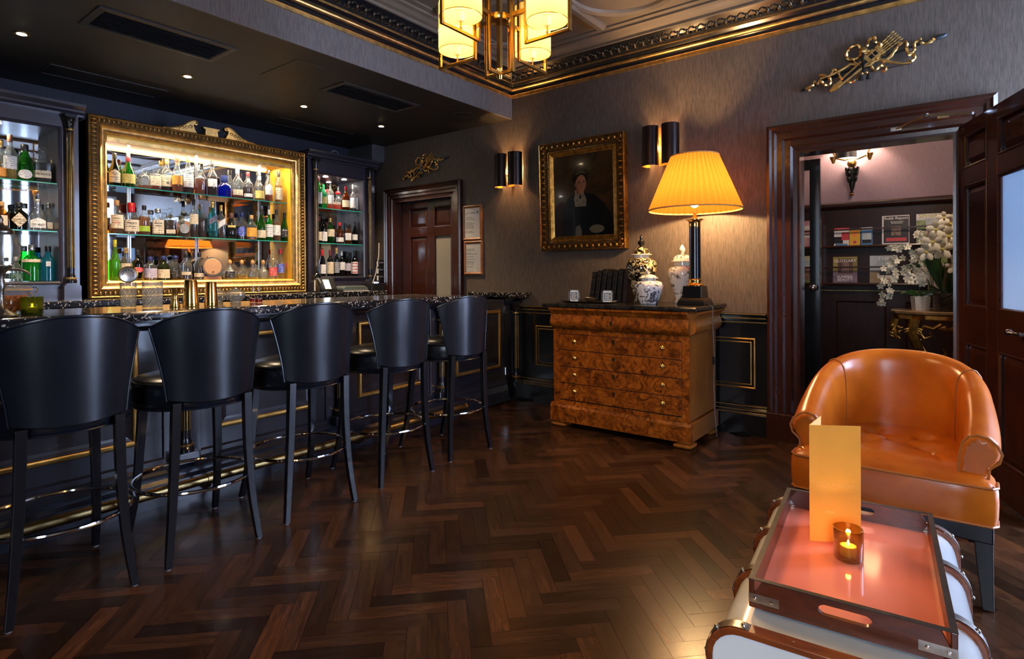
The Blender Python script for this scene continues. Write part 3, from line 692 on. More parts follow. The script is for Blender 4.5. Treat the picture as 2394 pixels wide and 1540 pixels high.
for O, D, ln in (((FX+.031, fy0+.112, fz1-.112), Y, fw_-.224), ((FX+.031, fy0+.112, fz0+.112), Y, fw_-.224), ((FX+.031, fy0+.112, fz0+.112), Z, fh_-.224), ((FX+.031, fy1-.112, fz0+.112), Z, fh_-.224)): beads(bd, O, D, ln, .013, .0045)
lb.build('carved_leaf_band', gold, gc, smooth=60, kind='stuff'); bd.build('bead_band', gold, gc, smooth=True, kind='stuff')
# broken pediment
for sg, ys in ((1, 2.13), (-1, 2.97)):
    pd = MB()
    pts = [(0, 0), (.05, .006), (.11, .022), (.16, .048), (.205, .085), (.24, .108), (.27, .118), (.292, .112), (.302, .095), (.296, .078), (.282, .072), (.27, .08), (.262, .07), (.272, .04), (.285, .012), (.30, 0)]
    pd.prism([(x*sg, z) for x, z in pts][::1 if sg > 0 else -1], (FX+.005, ys, fz1-.004), Y, Z, X, .05)
    ps = pd.build('pediment_scroll', gold, gc, bev=.004); pv = MB()
    pv.tube([(FX+.055, ys+sg*x, fz1+z) for x, z in ((0, 0), (.06, .006), (.12, .024), (.17, .05), (.215, .088), (.25, .108), (.275, .110), (.29, .098), (.285, .085), (.276, .088))], .008, 6)
    for k in range(4): pv.ell((FX+.057, ys+sg*(.13+.035*k), fz1+.014+.012*k), (0, .015, .008), (0, -.008, .012), (.006, 0, 0), 6, 4)
    pv.build('scroll_carving', gold, ps, smooth=True, kind='stuff')
MB().prism([(-.06, 0), (.06, 0), (.055, .05), (.075, .062), (.075, .075), (-.075, .075), (-.075, .062), (-.055, .05)], (FX+.005, 2.55, fz1-.004), Y, Z, X, .055).build('pediment_block', gold, gc, bev=.003)
for z in (2.015, 1.611): shelf(gc, iy0+.004, iy1-.03, z, MX, -5.535)
for y in (1.95, 2.52, 3.15):
    b = MB().box(MX, y-.012, iz0, MX+.012, y+.012, iz1).build('shelf_standard', steel, gc)
    MB().box(MX+.012, y-.003, iz0+.02, MX+.0125, y+.003, iz1-.02).build('slot_line', blkmetal, b)
ledm = emitter('led_strip', (1, .93, .82), 10)
MB().box(FX+.004, iy0, iz1-.032, FX+.010, iy1, iz1).build('valance', gold, gc)  # lip added to keep the LED strip out of direct view
MB().box(-5.538, iy0+.05, iz1-.010, -5.526, iy1-.05, iz1-.002).build('led_strip', ledm, gc)
light('AREA', 'cabinet_led', (-5.532, (iy0+iy1)/2, iz1-.013), 9, (1, .86, .62), (.010, 1.55), gc, (0, R(20), 0))
# things on the back wall by the corner
r = thing('wall_box', 'grey boxed pipe casing high in the corner above the wine cabinet', 'casing', (-5.7, 4.53, 2.6))
MB().box(XB+.001, 4.43, 2.62, -5.47, YR-.001, ZS-.001).build('casing_body', mat('grey_box', (.06, .058, .065), .5, var=(8, .2)), r, bev=.004)
# ================================================================ BOTTLES
GL = {'c': thin_glass('bottle_clear', (.90, .93, .92), .07, .02, (.8, .85, .85), 1.8), 'g': thin_glass('bottle_green', (.10, .48, .07), .18, .02, (.04, .25, .03), 2),
      'd': thin_glass('bottle_dark', (.03, .035, .02), .5, .03, (.010, .011, .009), 2), 'b': thin_glass('bottle_cobalt', (.02, .06, .85), .25, .02, (.01, .03, .55), 2),
      't': thin_glass('bottle_teal', (.25, .72, .78), .15, .02, (.08, .45, .55), 2), 'a': thin_glass('bottle_amber', (.62, .25, .03), .2, .02, (.3, .08, .01), 2),
      'k': mat('bottle_black', (.008, .008, .009), .12, coat=.5), 'f': thin_glass('bottle_frost', (.85, .86, .82), .3, .2, (.75, .75, .7), 2),
      'B': thin_glass('bottle_blue', (.12, .62, .80), .3, .02, (.03, .38, .55), 2), 'E': thin_glass('bottle_emerald', (.06, .62, .10), .3, .02, (.02, .40, .05), 2),
      'o': thin_glass('bottle_olive', (.12, .16, .03), .4, .05, (.05, .07, .015), 2), 'l': thin_glass('bottle_lime', (.55, .95, .3), .2, .02, (.3, .8, .1), 2), 'G': thin_glass('bottle_seagreen', (.3, .8, .5), .25, .02, (.1, .6, .3), 2)}
LQ = {'a': thin_glass('liquor_amber', (.80, .33, .03), .35, .05, (.55, .17, .015)), 'A': thin_glass('liquor_brown', (.30, .075, .015), .5, .05, (.13, .03, .006)),
      'y': thin_glass('liquor_gold', (.93, .72, .16), .3, .05, (.75, .5, .06)), 'r': thin_glass('liquor_red', (.6, .04, .02), .4, .05, (.4, .03, .012)),
      'k': mat('liquor_black', (.008, .006, .005), .2), 'p': thin_glass('liquor_pink', (1, .45, .22), .3, .05, (.9, .3, .12)), 'G': thin_glass('liquor_green', (.3, .9, .12), .4, .05, (.15, .7, .05)), 'O': thin_glass('liquor_orange', (1, .25, .03), .4, .05, (.9, .2, .02))}
CP = {'k': mat('cap_black', (.012, .012, .013), .35), 'r': mat('cap_red', (.55, .012, .015), .35), 'R': mat('cap_wine', (.14, .012, .018), .4), 'g': mat('cap_gold', (.62, .40, .12), .3, .8),
      'w': mat('cap_white', (.68, .66, .62), .4), 'b': mat('cap_navy', (.02, .03, .14), .35), 's': mat('cap_silver', (.62, .62, .62), .25, .9), 'c': mat('cap_cork', (.50, .27, .10), .6),
      'o': mat('cap_orange', (.72, .20, .03), .4), 'B': mat('cap_brown', (.16, .06, .025), .45), 'x': glassc, 'y': mat('cap_yellow', (.75, .62, .03), .4)}
PP = {'c': label_mat('label_cream', (.72, .60, .42), (.10, .06, .04)), 'w': label_mat('label_white', (.74, .72, .70), (.12, .10, .10)), 'y': label_mat('label_yellow', (.72, .56, .16), (.18, .1, .02)),
      'o': label_mat('label_orange', (.85, .36, .05), (.25, .07, .01)), 'n': label_mat('label_navy', (.035, .05, .13), (.5, .45, .3)), 'k': label_mat('label_black', (.012, .012, .014), (.6, .57, .5), 6, .55),
      'g': label_mat('label_grey', (.20, .21, .23), (.55, .55, .55)), 'G': label_mat('label_lime', (.35, .52, .04), (.06, .12, .01)), 'r': label_mat('label_red', (.55, .035, .035), (.8, .6, .5)),
      'l': label_mat('label_lilac', (.50, .46, .56), (.12, .08, .2)), 'b': label_mat('label_blue', (.05, .09, .5), (.75, .75, .8)), 'd': label_mat('label_dots', (.74, .72, .70), (.45, .01, .06), 4, .42), 'e': label_mat('label_darkgreen', (.02, .09, .06), (.6, .62, .5))}
INK = mat('ink_black', (.01, .01, .01), .6); INKR = mat('ink_red', (.4, .02, .02), .6); INKW = mat('ink_white', (.75, .74, .72), .5)
PROF = {  # (radius, height) fractions, cap (z0, z1, r), superellipse power, ball cap?
 's': ([(.9, 0), (1, .015), (1, .54), (.93, .60), (.55, .69), (.36, .75), (.33, .90)], (.84, 1, .37), 2, 0),
 't': ([(.9, 0), (1, .015), (1, .44), (.88, .53), (.52, .68), (.36, .78), (.33, .92)], (.82, 1, .37), 2, 0),
 'w': ([(.9, 0), (1, .015), (1, .57), (.94, .62), (.52, .70), (.38, .74), (.36, .97)], (.78, 1, .39), 2, 0),
 'u': ([(.9, 0), (1, .015), (1, .38), (.86, .5), (.52, .66), (.37, .76), (.35, .97)], (.76, 1, .38), 2, 0),
 'q': ([(.85, 0), (1, .03), (1, .50), (.86, .62), (.5, .68), (.4, .72), (.4, .84)], (.80, 1, .52), 2, 1),
 'd': ([(.92, 0), (1, .02), (1, .56), (.9, .63), (.42, .68), (.38, .72), (.38, .84)], (.84, 1, .5), 7, 0),
 'p': ([(.85, 0), (1, .05), (1, .26), (.86, .40), (.5, .53), (.28, .63), (.25, .76)], (.72, 1, .34), 2, 1),
 'f': ([(.93, 0), (1, .015), (1, .60), (.8, .67), (.4, .73), (.36, .88)], (.83, 1, .38), 6, 0),
 'j': ([(.62, 0), (.8, .02), (1, .2), (.98, .36), (.7, .52), (.34, .62), (.33, .85)], (.80, 1, .36), 2, 0),
 'm': ([(.8, 0), (1, .02), (.98, .42), (.85, .55), (.42, .66), (.36, .74), (.36, .86)], (.70, 1, .46), 4, 0)}
def bottle(name, lab, group, X0, Y0, Z0, H, rad, prof, gl, liq, lev, cap, lb, txt=None):
    b = thing(name, lab, 'bottle', (X0, Y0, Z0), 0, group)
    pr, (c0, c1, cr), pw, ball = PROF[prof]
    va = math.atan2(-Y0*.75, -X0)                     # turned a little towards the room
    k = .88 if pw > 3 else 1
    MB().lathe([(r*rad*k, z*H) for r, z in pr], 20, (0, 0, 0), pw, va).build('glass', GL[gl], b, smooth=50, world=False)
    if liq != '0':
        lp = [(r*rad*.93*k, z*H+.004) for r, z in pr if z < lev]
        r_at = None
        for (ra, za), (rb, zb) in zip(pr, pr[1:]):
            if za <= lev <= zb: r_at = ra+(rb-ra)*(lev-za)/(zb-za)
        lp.append((r_at*rad*.93*k, lev*H)); MB().lathe(lp, 16, (0, 0, 0), pw, va).build('liquor', LQ[liq], b, smooth=50, world=False)
    if ball: MB().ell((0, 0, (c0+c1)/2*H), (cr*rad, 0, 0), (0, cr*rad, 0), (0, 0, (c1-c0)/2*H), 12, 8).build('stopper', CP[cap], b, smooth=True, world=False)
    else: MB().lathe([(cr*rad*.95, c0*H), (cr*rad, c0*H+.003), (cr*rad, c1*H-.004), (cr*rad*.85, c1*H)], 14).build('cap', CP[cap], b, smooth=50, world=False)
    if lb:
        col, z0, z1, half = lb[:4]; shape = lb[4] if len(lb) > 4 else 'r'
        n = 10; m = MB(); uv = []
        for j in range(n+1):
            f = j/n*2-1; a = f*half; kk = 1
            if pw != 2: kk = (abs(math.cos(a))**pw+abs(math.sin(a))**pw)**(-1/pw)*k
            rr = rad*kk*1.015+.0006
            za, zb = z0, z1
            if shape == 'arch': zb = z0+(z1-z0)*(.72+.28*(1-abs(f))); za = z0
            if shape == 'dia': za = z0+(z1-z0)*.5*abs(f); zb = z1-(z1-z0)*.5*abs(f)
            if shape == 'oval': q = math.sqrt(max(0, 1-f*f))*.5; za = z0+(z1-z0)*(.5-q); zb = z0+(z1-z0)*(.5+q)
            if shape == 'slant': za = z0+.09*f; zb = z1+.09*f
            for z in (za, zb):
                m.v.append((rr*math.cos(va+a), rr*math.sin(va+a), z*H)); uv.append(((f+1)/2, (z-z0)/(z1-z0)))
        m.f = [(2*j, 2*j+2, 2*j+3, 2*j+1) for j in range(n)]
        o = m.build('label', PP[col], b, world=False, uv=uv)
        if txt:
            dv = Vector((math.cos(va), math.sin(va), 0)); U = Vector((-math.sin(va), math.cos(va), 0))
            for s, zf, sz, ink in txt:
                text('lettering', s, sz*rad, b.location+dv*(rad*k*1.02+.002)+Z*(zf*H), U, Z, ink, o)
    return b
ORD = ['first', 'second', 'third', 'fourth', 'fifth', 'sixth', 'seventh', 'eighth', 'ninth', 'tenth', 'eleventh', 'twelfth', 'thirteenth', 'fourteenth', 'fifteenth', 'sixteenth', 'seventeenth', 'eighteenth']
def row(place, group, zb, xr, specs, name='spirit_bottle'):
    done = []
    for i, sp in enumerate(specs):
        px, ty, wpx, prof, gl, liq, lev, cap, lb, desc = sp[:10]; txt = sp[10] if len(sp) > 10 else None
        xx = xr+(sp[11] if len(sp) > 11 else 0)
        def fit(x_):
            p_ = hit(px, 500, 0, x_); return p_.y, wpx/2/FPX*(p_-CAM).dot(fwv)*.94
        for t_ in (0, .028, -.03, .045, -.05):
            y_, r_ = fit(xx+t_)
            if all(math.hypot(xx+t_-a, y_-b) > (r_+c)*1.01 for a, b, c in done): xx += t_; break
        done.append((xx, y_, r_))
        P = hit(px, 500, 0, xx); dep = (P-CAM).dot(fwv)
        T = hit(px, ty, 0, xx); H = T.z-zb; rad = wpx/2/FPX*dep*.94
        bottle(name, '%s, %s along %s' % (desc, ORD[i], place), group, xx, P.y, zb, H, rad, prof, gl, liq, lev, cap, lb, txt)
k = INK
row('top shelf of gilt cabinet', 'bottles on top shelf of gilt cabinet', 2.015, -5.61, [
 (269, 358, 25, 't', 'd', 'k', .5, 'k', ('c', .10, .50, 1.1, 'arch'), 'dark bottle with arched cream label', [('TEELING', .36, .36, k), ('WHISKEY', .25, .26, k)]),
 (301, 366, 29, 't', 'g', 'k', .3, 'R', ('y', .12, .42, 1.3), 'green bottle with red cap and yellow label'),
 (338, 392, 27, 'q', 'c', 'a', .16, 'x', ('g', .18, .5, .7), 'squat clear decanter with grey label'),
 (364, 386, 29, 'd', 'c', 'a', .22, 'x', ('c', .18, .56, .75), 'faceted square decanter with cream label'),
 (391, 372, 27, 's', 'c', 'A', .5, 'g', ('c', .16, .50, 1.2), 'gold capped bottle with cream label', [('\u5c71', .40, .5, k), ('\u5d0e', .27, .5, k)]),
 (415, 364, 23, 't', 'c', 'a', .40, 'B', ('o', .20, .44, 1.2), 'slim bottle with orange label'),
 (441, 364, 24, 't', 'c', 'A', .35, 'g', ('w', .16, .50, 1.1), 'tall clear bottle with white label'),
 (467, 392, 26, 'd', 'c', 'a', .56, 'x', None, 'square decanter of red amber spirit'),
 (497, 377, 23, 's', 'c', 'A', .55, 'k', ('w', .26, .48, 1.0), 'brown whisky with small white label'),
 (525, 411, 36, 'm', 'b', '0', 0, 'b', None, 'wide cobalt blue flask'),
 (556, 394, 25, 's', 'c', 'a', .30, 'w', ('c', .12, .30, 1.1), 'clear bottle with low cream label'),
 (580, 402, 24, 's', 'c', 'A', .46, 'R', ('w', .10, .22, .9), 'amber bottle with wine red cap'),
 (607, 412, 22, 's', 'c', 'y', .3, 'w', ('y', .10, .40, 1.2), 'bottle with broad yellow label'),
 (629, 398, 19, 's', 'c', 'a', .5, 'k', ('w', .22, .56, 1.1, 'arch'), 'black capped bottle with arched white label'),
 (652, 402, 18, 's', 'c', 'y', .55, 'k', ('c', .10, .48, 1.1), 'golden bottle with cream label')])
row('middle shelf of gilt cabinet', 'bottles on middle shelf of gilt cabinet', 1.611, -5.61, [
 (273, 468, 30, 's', 'c', 'a', .30, 'c', ('c', .16, .56, 1.0), 'bourbon with cream label numbered 101', [('101', .32, .62, INKR), ('WILD', .45, .3, k)]),
 (307, 474, 36, 'm', 'c', 'a', .3, 'r', ('c', .10, .46, 1.0), 'squat bourbon with red wax neck', [("Maker's", .36, .36, k), ('Mark', .25, .36, k)]),
 (337, 480, 26, 's', 'c', 'a', .62, 'k', ('G', .12, .30, 1.0), 'amber rye with lime green label'),
 (369, 488, 28, 'd', 'c', 'a', .4, 's', ('c', .08, .58, 1.2), 'rectangular bourbon with cream wrap label', [('KNOB', .46, .4, k), ('CREEK', .36, .34, k)]),
 (398, 487, 32, 'f', 'c', 'A', .58, 'x', ('c', .10, .24, .6), 'broad brown flask with small label'),
 (430, 494, 30, 'q', 'c', 'A', .36, 'k', ('g', .12, .5, .8, 'oval'), 'round shouldered bottle with grey shield label'),
 (453, 465, 21, 's', 'c', 'A', .30, 'k', ('c', .34, .60, 1.0), 'tall bottle with pale parchment label'),
 (473, 474, 23, 's', 'c', 'A', .56, 'x', None, 'red brown rye with white script', [('SAZERAC', .36, .34, INKW), ('RYE', .26, .4, INKW)]),
 (497, 472, 23, 'f', 't', 'a', .12, 'g', ('n', .42, .58, 1.0, 'slant'), 'teal square bottle with slanted navy label'),
 (517, 480, 20, 'f', 'c', 'A', .26, 'g', ('w', .36, .54, 1.0, 'slant'), 'square bottle with slanted white label'),
 (540, 498, 29, 'j', 'k', '0', 0, 'B', ('y', .44, .52, .6), 'black ceramic whisky jug'),
 (565, 497, 27, 's', 'c', 'A', .5, 'b', ('b', .12, .48, .9, 'oval'), 'blue capped bottle with oval blue label'),
 (588, 503, 24, 's', 'c', 'a', .2, 'c', ('o', .12, .48, 1.2), 'cork topped bottle with orange label'),
 (611, 488, 20, 't', 'g', 'y', .5, 'k', ('c', .08, .32, 1.2), 'yellow green bottle with low cream label'),
 (629, 490, 18, 's', 'E', 'k', .2, 'w', ('w', .12, .52, 1.3), 'bright green bottle with white cap', [('LAPHROAIG', .42, .3, k)]),
 (646, 490, 19, 's', 'c', 'a', .6, 'k', ('w', .18, .50, 1.2), 'amber bottle with plain white label'),
 (665, 497, 19, 't', 'g', 'k', .4, 'k', ('k', .14, .44, 1.2), 'dark green bottle with black label', [('ARDBEG', .38, .36, INKW)])])
row('bottom ledge of gilt cabinet', 'bottles on bottom ledge of gilt cabinet', 1.216, -5.61, [
 (268, 560, 21, 't', 'l', 'G', .5, 'y', None, 'tall lime green liqueur bottle'),
 (294, 579, 29, 's', 'c', 'a', .5, 'c', ('c', .30, .52, 1.1), 'amber rum with cream label'),
 (321, 585, 25, 's', 'd', 'A', .4, 'k', ('r', .26, .44, 1.0, 'oval'), 'dark rum with round red label'),
 (350, 600, 30, 's', 'c', 'y', .5, 'b', ('l', .10, .50, 1.2), 'pale rum with lilac portrait label'),
 (381, 598, 30, 's', 'o', '0', 0, 'b', ('c', .08, .44, 1.0), 'dull olive bottle with cream label'),
 (409, 596, 28, 'q', 'c', 'A', .12, 'b', ('k', .10, .48, 1.0, 'arch'), 'clear bottle with arched black label'),
 (434, 592, 27, 's', 'c', 'A', .2, 'k', ('c', .18, .30, .8), 'netted clear rum bottle with black stopper'),
 (465, 590, 25, 's', 'c', 'A', .5, 'k', ('c', .10, .24, 1.2), 'dark rum with low cream band'),
 (536, 607, 30, 'p', 'f', 'k', .14, 'c', ('k', .06, .40, .8), 'frosted pear bottle with wooden ball stopper'),
 (564, 607, 29, 'p', 'c', 'y', .26, 'c', None, 'pear bottle of golden tequila'),
 (589, 607, 28, 'p', 'c', 'y', .08, 'c', None, 'nearly empty pear tequila bottle'),
 (614, 607, 29, 'p', 'f', '0', 0, 'c', None, 'pale pear bottle of silver tequila'),
 (637, 582, 21, 'f', 'c', '0', 0, 'x', ('r', .10, .38, .9), 'square clear bottle with red label'),
 (655, 582, 16, 's', 'c', '0', 0, 'r', ('b', .20, .50, 1.2), 'clear vodka with blue label and red cap'),
 (674, 581, 17, 't', 'c', '0', 0, 'k', ('r', .28, .58, 1.0, 'oval'), 'clear long necked bottle with round label')])
row('top shelf of the dark fluted cabinet', 'bottles on top shelf of dark fluted cabinet', 1.974, -5.58, [
 (2, 330, 26, 's', 'c', 'y', .3, 'g', ('o', .08, .3, 1.2), 'part seen bottle with orange label'),
 (25, 315, 30, 's', 'c', 'y', .5, 'B', ('w', .24, .52, 1.0), 'pale yellow spirit with white label'),
 (59, 338, 42, 't', 'g', 'G', .3, 'k', ('w', .06, .3, .7, 'oval'), 'round green liqueur bottle with oval label'),
 (101, 346, 38, 'd', 'c', 'k', .56, 'x', ('c', .14, .34, .78), 'square decanter of black coffee liqueur', [('MR BLACK', .24, .34, k)]),
 (131, 332, 21, 's', 'c', 'a', .5, 'g', ('c', .2, .56, 1.1), 'gold capped whisky with cream label')])
row('middle shelf of the dark fluted cabinet', 'bottles on middle shelf of dark fluted cabinet', 1.604, -5.58, [
 (5, 471, 26, 's', 'a', 'k', .4, 'c', ('c', .14, .50, .8), 'brown gin with square cream label'),
 (44, 473, 38, 's', 'd', 'k', .5, 'k', ('c', .10, .62, .85, 'dia'), 'black apothecary gin with diamond label', [("HENDRICK'S", .37, .25, k), ('GIN', .27, .24, k)]),
 (88, 466, 37, 't', 'c', '0', 0, 's', ('w', .08, .40, .9, 'arch'), 'clear flared gin with silver cap', [('GIN MARE', .18, .32, k)]),
 (113, 474, 26, 't', 'c', '0', 0, 's', ('w', .10, .32, .6), 'slimmer clear gin with silver cap', None, -.05)])
row('bottom ledge of the dark fluted cabinet', 'bottles on bottom ledge of dark fluted cabinet', 1.217, -5.58, [
 (36, 600, 27, 's', 'c', '0', 0, 'w', ('e', .1, .34, 1.2), 'clear gin with dark green label'),
 (73, 572, 39, 's', 'E', 'G', .5, 's', ('c', .52, .6, 1.4), 'fluted emerald green gin'),
 (111, 575, 36, 's', 'B', '0', 0, 'k', ('w', .42, .56, .25), 'large turquoise blue gin'),
 (131, 577, 26, 's', 'B', '0', 0, 'k', None, 'smaller turquoise bottle', None, -.06)])
row('top shelf of narrow black cabinet', 'bottles on top shelf of narrow black cabinet', 1.995, -5.58, [
 (746, 412, 14, 's', 'g', 'k', .3, 'r', ('w', .15, .5, 1.2), 'green liqueur with red cap'),
 (757, 425, 17, 's', 'G', 'G', .4, 'x', ('y', .2, .45, .8), 'turquoise green liqueur bottle'),
 (773, 423, 17, 's', 'c', 'p', .35, 'x', ('w', .2, .5, .9), 'pink liqueur with white label'),
 (790, 447, 25, 'q', 'c', 'O', .3, 'r', ('c', .3, .42, 1), 'squat orange aperitif with red top'),
 (809, 436, 19, 's', 'a', 'r', .5, 'r', ('c', .14, .42, 1.2), 'dark red aperitif with cream label'),
 (826, 431, 16, 's', 'c', 'k', .12, 'w', ('w', .14, .5, 1.1), 'clear bottle with white cap'),
 (839, 430, 14, 'f', 'c', '0', 0, 'c', ('g', .1, .5, .8), 'slim square bottle with checked label')])
row('middle shelf of narrow black cabinet', 'bottles on middle shelf of narrow black cabinet', 1.608, -5.58, [
 (746, 505, 12, 't', 'd', 'k', .3, 'R', ('c', .1, .42, 1.1), 'thin dark bitters bottle'),
 (757, 501, 16, 's', 'd', 'k', .4, 'k', ('w', .08, .4, 1.2), 'dark bottle with white label'),
 (772, 510, 20, 's', 'g', 'k', .3, 'g', ('c', .28, .56, 1.3), 'green herbal liqueur with cream label'),
 (794, 520, 19, 's', 'r' if 'r' in GL else 'a', 'r', .5, 'r', ('w', .1, .3, 1.2), 'red bitter with red cap'),
 (813, 523, 19, 'd', 'a', 'A', .5, 'k', ('w', .2, .54, .7), 'square brown liqueur decanter'),
 (829, 518, 15, 't', 'd', 'k', .4, 'k', ('w', .2, .44, 1.0), 'dark bottle with pale oval label'),
 (843, 519, 15, 's', 'a', 'y', .5, 'k', ('y', .12, .5, 1.3), 'yellow vermouth bottle')])
row('bottom ledge of narrow black cabinet', 'wine bottles in narrow black cabinet', 1.237, -5.58, [
 (753, 583, 17, 'u', 'd', 'k', .4, 'r', ('w', .10, .44, 1.1), 'wine with bright red capsule'),
 (771, 584, 17, 'w', 'd', 'k', .4, 'R', ('c', .10, .54, 1.2), 'wine with tall cream label'),
 (786, 579, 14, 'w', 'd', 'k', .4, 'c', ('g', .12, .50, 1.3), 'wine with mottled grey label'),
 (798, 585, 17, 'w', 'd', 'k', .4, 's', ('w', .24, .54, 1.2), 'wine with silver capsule'),
 (812, 588, 17, 'w', 'd', 'k', .4, 'k', ('l', .22, .52, 1.2), 'wine with pale lilac label'),
 (828, 586, 17, 'w', 'd', 'k', .4, 'k', ('d', .10, .56, 1.2), 'wine with red dotted label'),
 (844, 586, 19, 'u', 'd', 'k', .4, 'o', ('c', .10, .40, 1.1), 'wine with orange capsule')], 'wine_bottle')
P = hit(742, 680, 0, -5.33); bottle('wine_bottle', 'large dark wine bottle with white label standing behind the phone', None, -5.33, P.y, BZ+.001, .28, .04, 'w', 'd', 'k', .4, 'k', ('w', .05, .45, 1.0))
# little barrel on the ledge
b = thing('oak_barrel', 'small oak barrel on a wooden cradle in the gilt cabinet', 'barrel', (-5.58, 0, 1.216))
P = hit(497, 640, 0, -5.56); yb = P.y; zc = 1.216+.118; rb = .095
ob = MB(); ax = Vector((1, -.15, 0)).normalized(); prf = [(.8, -.11), (.86, -.105), (1, 0), (.86, .105), (.8, .11)]
import mathutils
def axlathe(prof, c, ax, n=20):
    q = Vector(ax).to_track_quat('Z', 'Y'); m = MB().lathe(prof, n); m.v = [tuple(Vector(c)+q @ Vector(v)) for v in m.v]; return m
b.location = (-5.60, yb, 1.216); cc = Vector((-5.61, yb, zc)); oak = mk_wood('oak', (.28, .13, .045), (.52, .28, .11), 4, (6, 1, 1), .5, 0)
axlathe([(rb*r, z*.8) for r, z in prf], cc, ax).build('staves', oak, b, smooth=50)
for z in (-.075, -.03, .03, .075): axlathe([(rb*(1.02-abs(z)*1.0), z-.006), (rb*(1.02-abs(z)*1.0), z+.006), (rb*.8, z+.006), (rb*.8, z-.006)], cc, ax).build('hoop', mat('barrel_hoop', (.10, .085, .07), .45, .8), b)
axlathe([(0, .089), (rb*.76, .089), (rb*.76, .086), (0, .086)], cc, ax).build('barrel_head', mk_wood('oak_head', (.5, .24, .09), (.65, .34, .14), 4, (1, 1, 6), .5, 0), b)
axlathe([(0, .09), (.007, .09), (.006, .11), (0, .11)], cc-Z*.045, ax, 8).build('spigot', CP['B'], b)
MB().prism([(-.085, 0), (.085, 0), (.075, .03), (.05, .036), (0, .026), (-.05, .036), (-.075, .03)], (-5.66, yb, 1.216), Y, Z, X, .11).build('cradle', oak, b)
# ================================================================ BAR STOOLS
def make_stool(loc, rz, lab):
    r = thing('bar_stool', lab, 'bar stool', loc, rz, 'black leather bar stools')
    s = MB().lathe([(0, .655), (.232, .655), (.245, .665), (.252, .70), (.252, .755), (.247, .772), (.235, .785), (.16, .802), (.08, .808), (0, .81)], 36).build('seat', stoolL, r, smooth=50, world=False)
    MB().tube([(.25*math.cos(t*math.pi/20), .25*math.sin(t*math.pi/20), .773) for t in range(40)], .0045, 6, True).build('piping', stoolL, s, smooth=True, world=False)
    MB().tube([(.247*math.cos(t*math.pi/20), .247*math.sin(t*math.pi/20), .662) for t in range(40)], .004, 6, True).build('piping', stoolL, s, smooth=True, world=False)
    nu, nt = 22, 12; out = []; inn = []
    def pt(u, t, d):
        th = u*(R(39.5)+R(12)*t**1.5); ra = .268+.018*t**1.4+d
        z = .688+t*(.415-.075*abs(u)**2.2)
        if t < .02: z += .02*abs(u)**2
        return (ra*math.cos(th)-.012, ra*math.sin(th)*1.02, z)
    m = MB(); rings = []
    for i in range(nt+1):
        t = i/nt; a = [pt(j/nu*2-1, t, .016) for j in range(nu+1)]; b = [pt(j/nu*2-1, t, -.022) for j in reversed(range(nu+1))]
        rings.append(a+b)
    m.loft(rings); k = m.build('backrest', stoolL, r, smooth=55, world=False, bev=.008)
    edge = [pt(-1, i/nt, .014) for i in range(nt+1)]+[pt(j/nu*2-1, 1, .014) for j in range(1, nu)]+[pt(1, (nt-i)/nt, .014) for i in range(nt+1)]
    MB().tube(edge, .0045, 6).build('piping', stoolL, k, smooth=True, world=False)
    for sy in (-1, 1):
        rear = [(.222, .152, .70, .036), (.216, .158, .45, .034), (.222, .172, .22, .031), (.245, .195, .0, .026)]
        front = [(-.165, .165, .68, .038), (-.185, .176, .45, .035), (-.215, .186, .22, .031), (-.285, .2, .0, .026)]
        for L_ in (rear, front):
            m = MB(); rings = []
            # smooth the sabre curve
            for q in range(13):
                f = q/12*(len(L_)-1); i = min(int(f), len(L_)-2); g = f-i
                p0 = L_[max(i-1, 0)]; p1 = L_[i]; p2 = L_[i+1]; p3 = L_[min(i+2, len(L_)-1)]
                v = [.5*((2*b)+(c-a)*g+(2*a-5*b+4*c-d)*g*g+(3*b-a-3*c+d)*g**3) for a, b, c, d in zip(p0, p1, p2, p3)]
                h = v[3]/2; rings.append([(v[0]+a*h, sy*v[1]+b*h, max(v[2], .004)) for a, b in ((-1, -1), (1, -1), (1, 1), (-1, 1))])
            lg = m.loft(rings).build('leg', stoolW, r, world=False, bev=.002)
            e = L_[-1]; MB().lathe([(.0, .0005), (.011, .0005), (.012, .004), (0, .005)], 10, (e[0], sy*e[1], 0)).build('glide', mat('foot_glide', (.45, .45, .48), .35), lg, world=False)
    MB().tube([(.256*math.cos(t*math.pi/24)+.005, .256*math.sin(t*math.pi/24), .3) for t in range(48)], .0085, 8, True).build('foot_ring', chrome, r, smooth=True, world=False)
    return r
st = [(.715, R(-2)), (1.245, R(-4)), (1.80, R(-5)), (2.40, R(-5)), (2.98, R(-4))]
ty = ['nearest of the five bar stools, in front of the snack jar', 'second bar stool, in front of the brass shakers', 'third and middle bar stool of the five', 'fourth bar stool, below the desk phone', 'fifth bar stool, farthest along by the bar gate']
s0 = None
for (y, rz), l in zip(st, ty):
    lab = 'black leather barrel-back stool, '+l
    s0 = make_stool((-2.868, y, 0), rz, lab) if s0 is None else dup(s0, (-2.868, y, 0), rz, lab)
    if s0.location.y == y: first_stool = s0
# ================================================================ THINGS ON THE BAR
zb = CT+.0005
def at(px, py, z): return hit(px, py, 2, z)
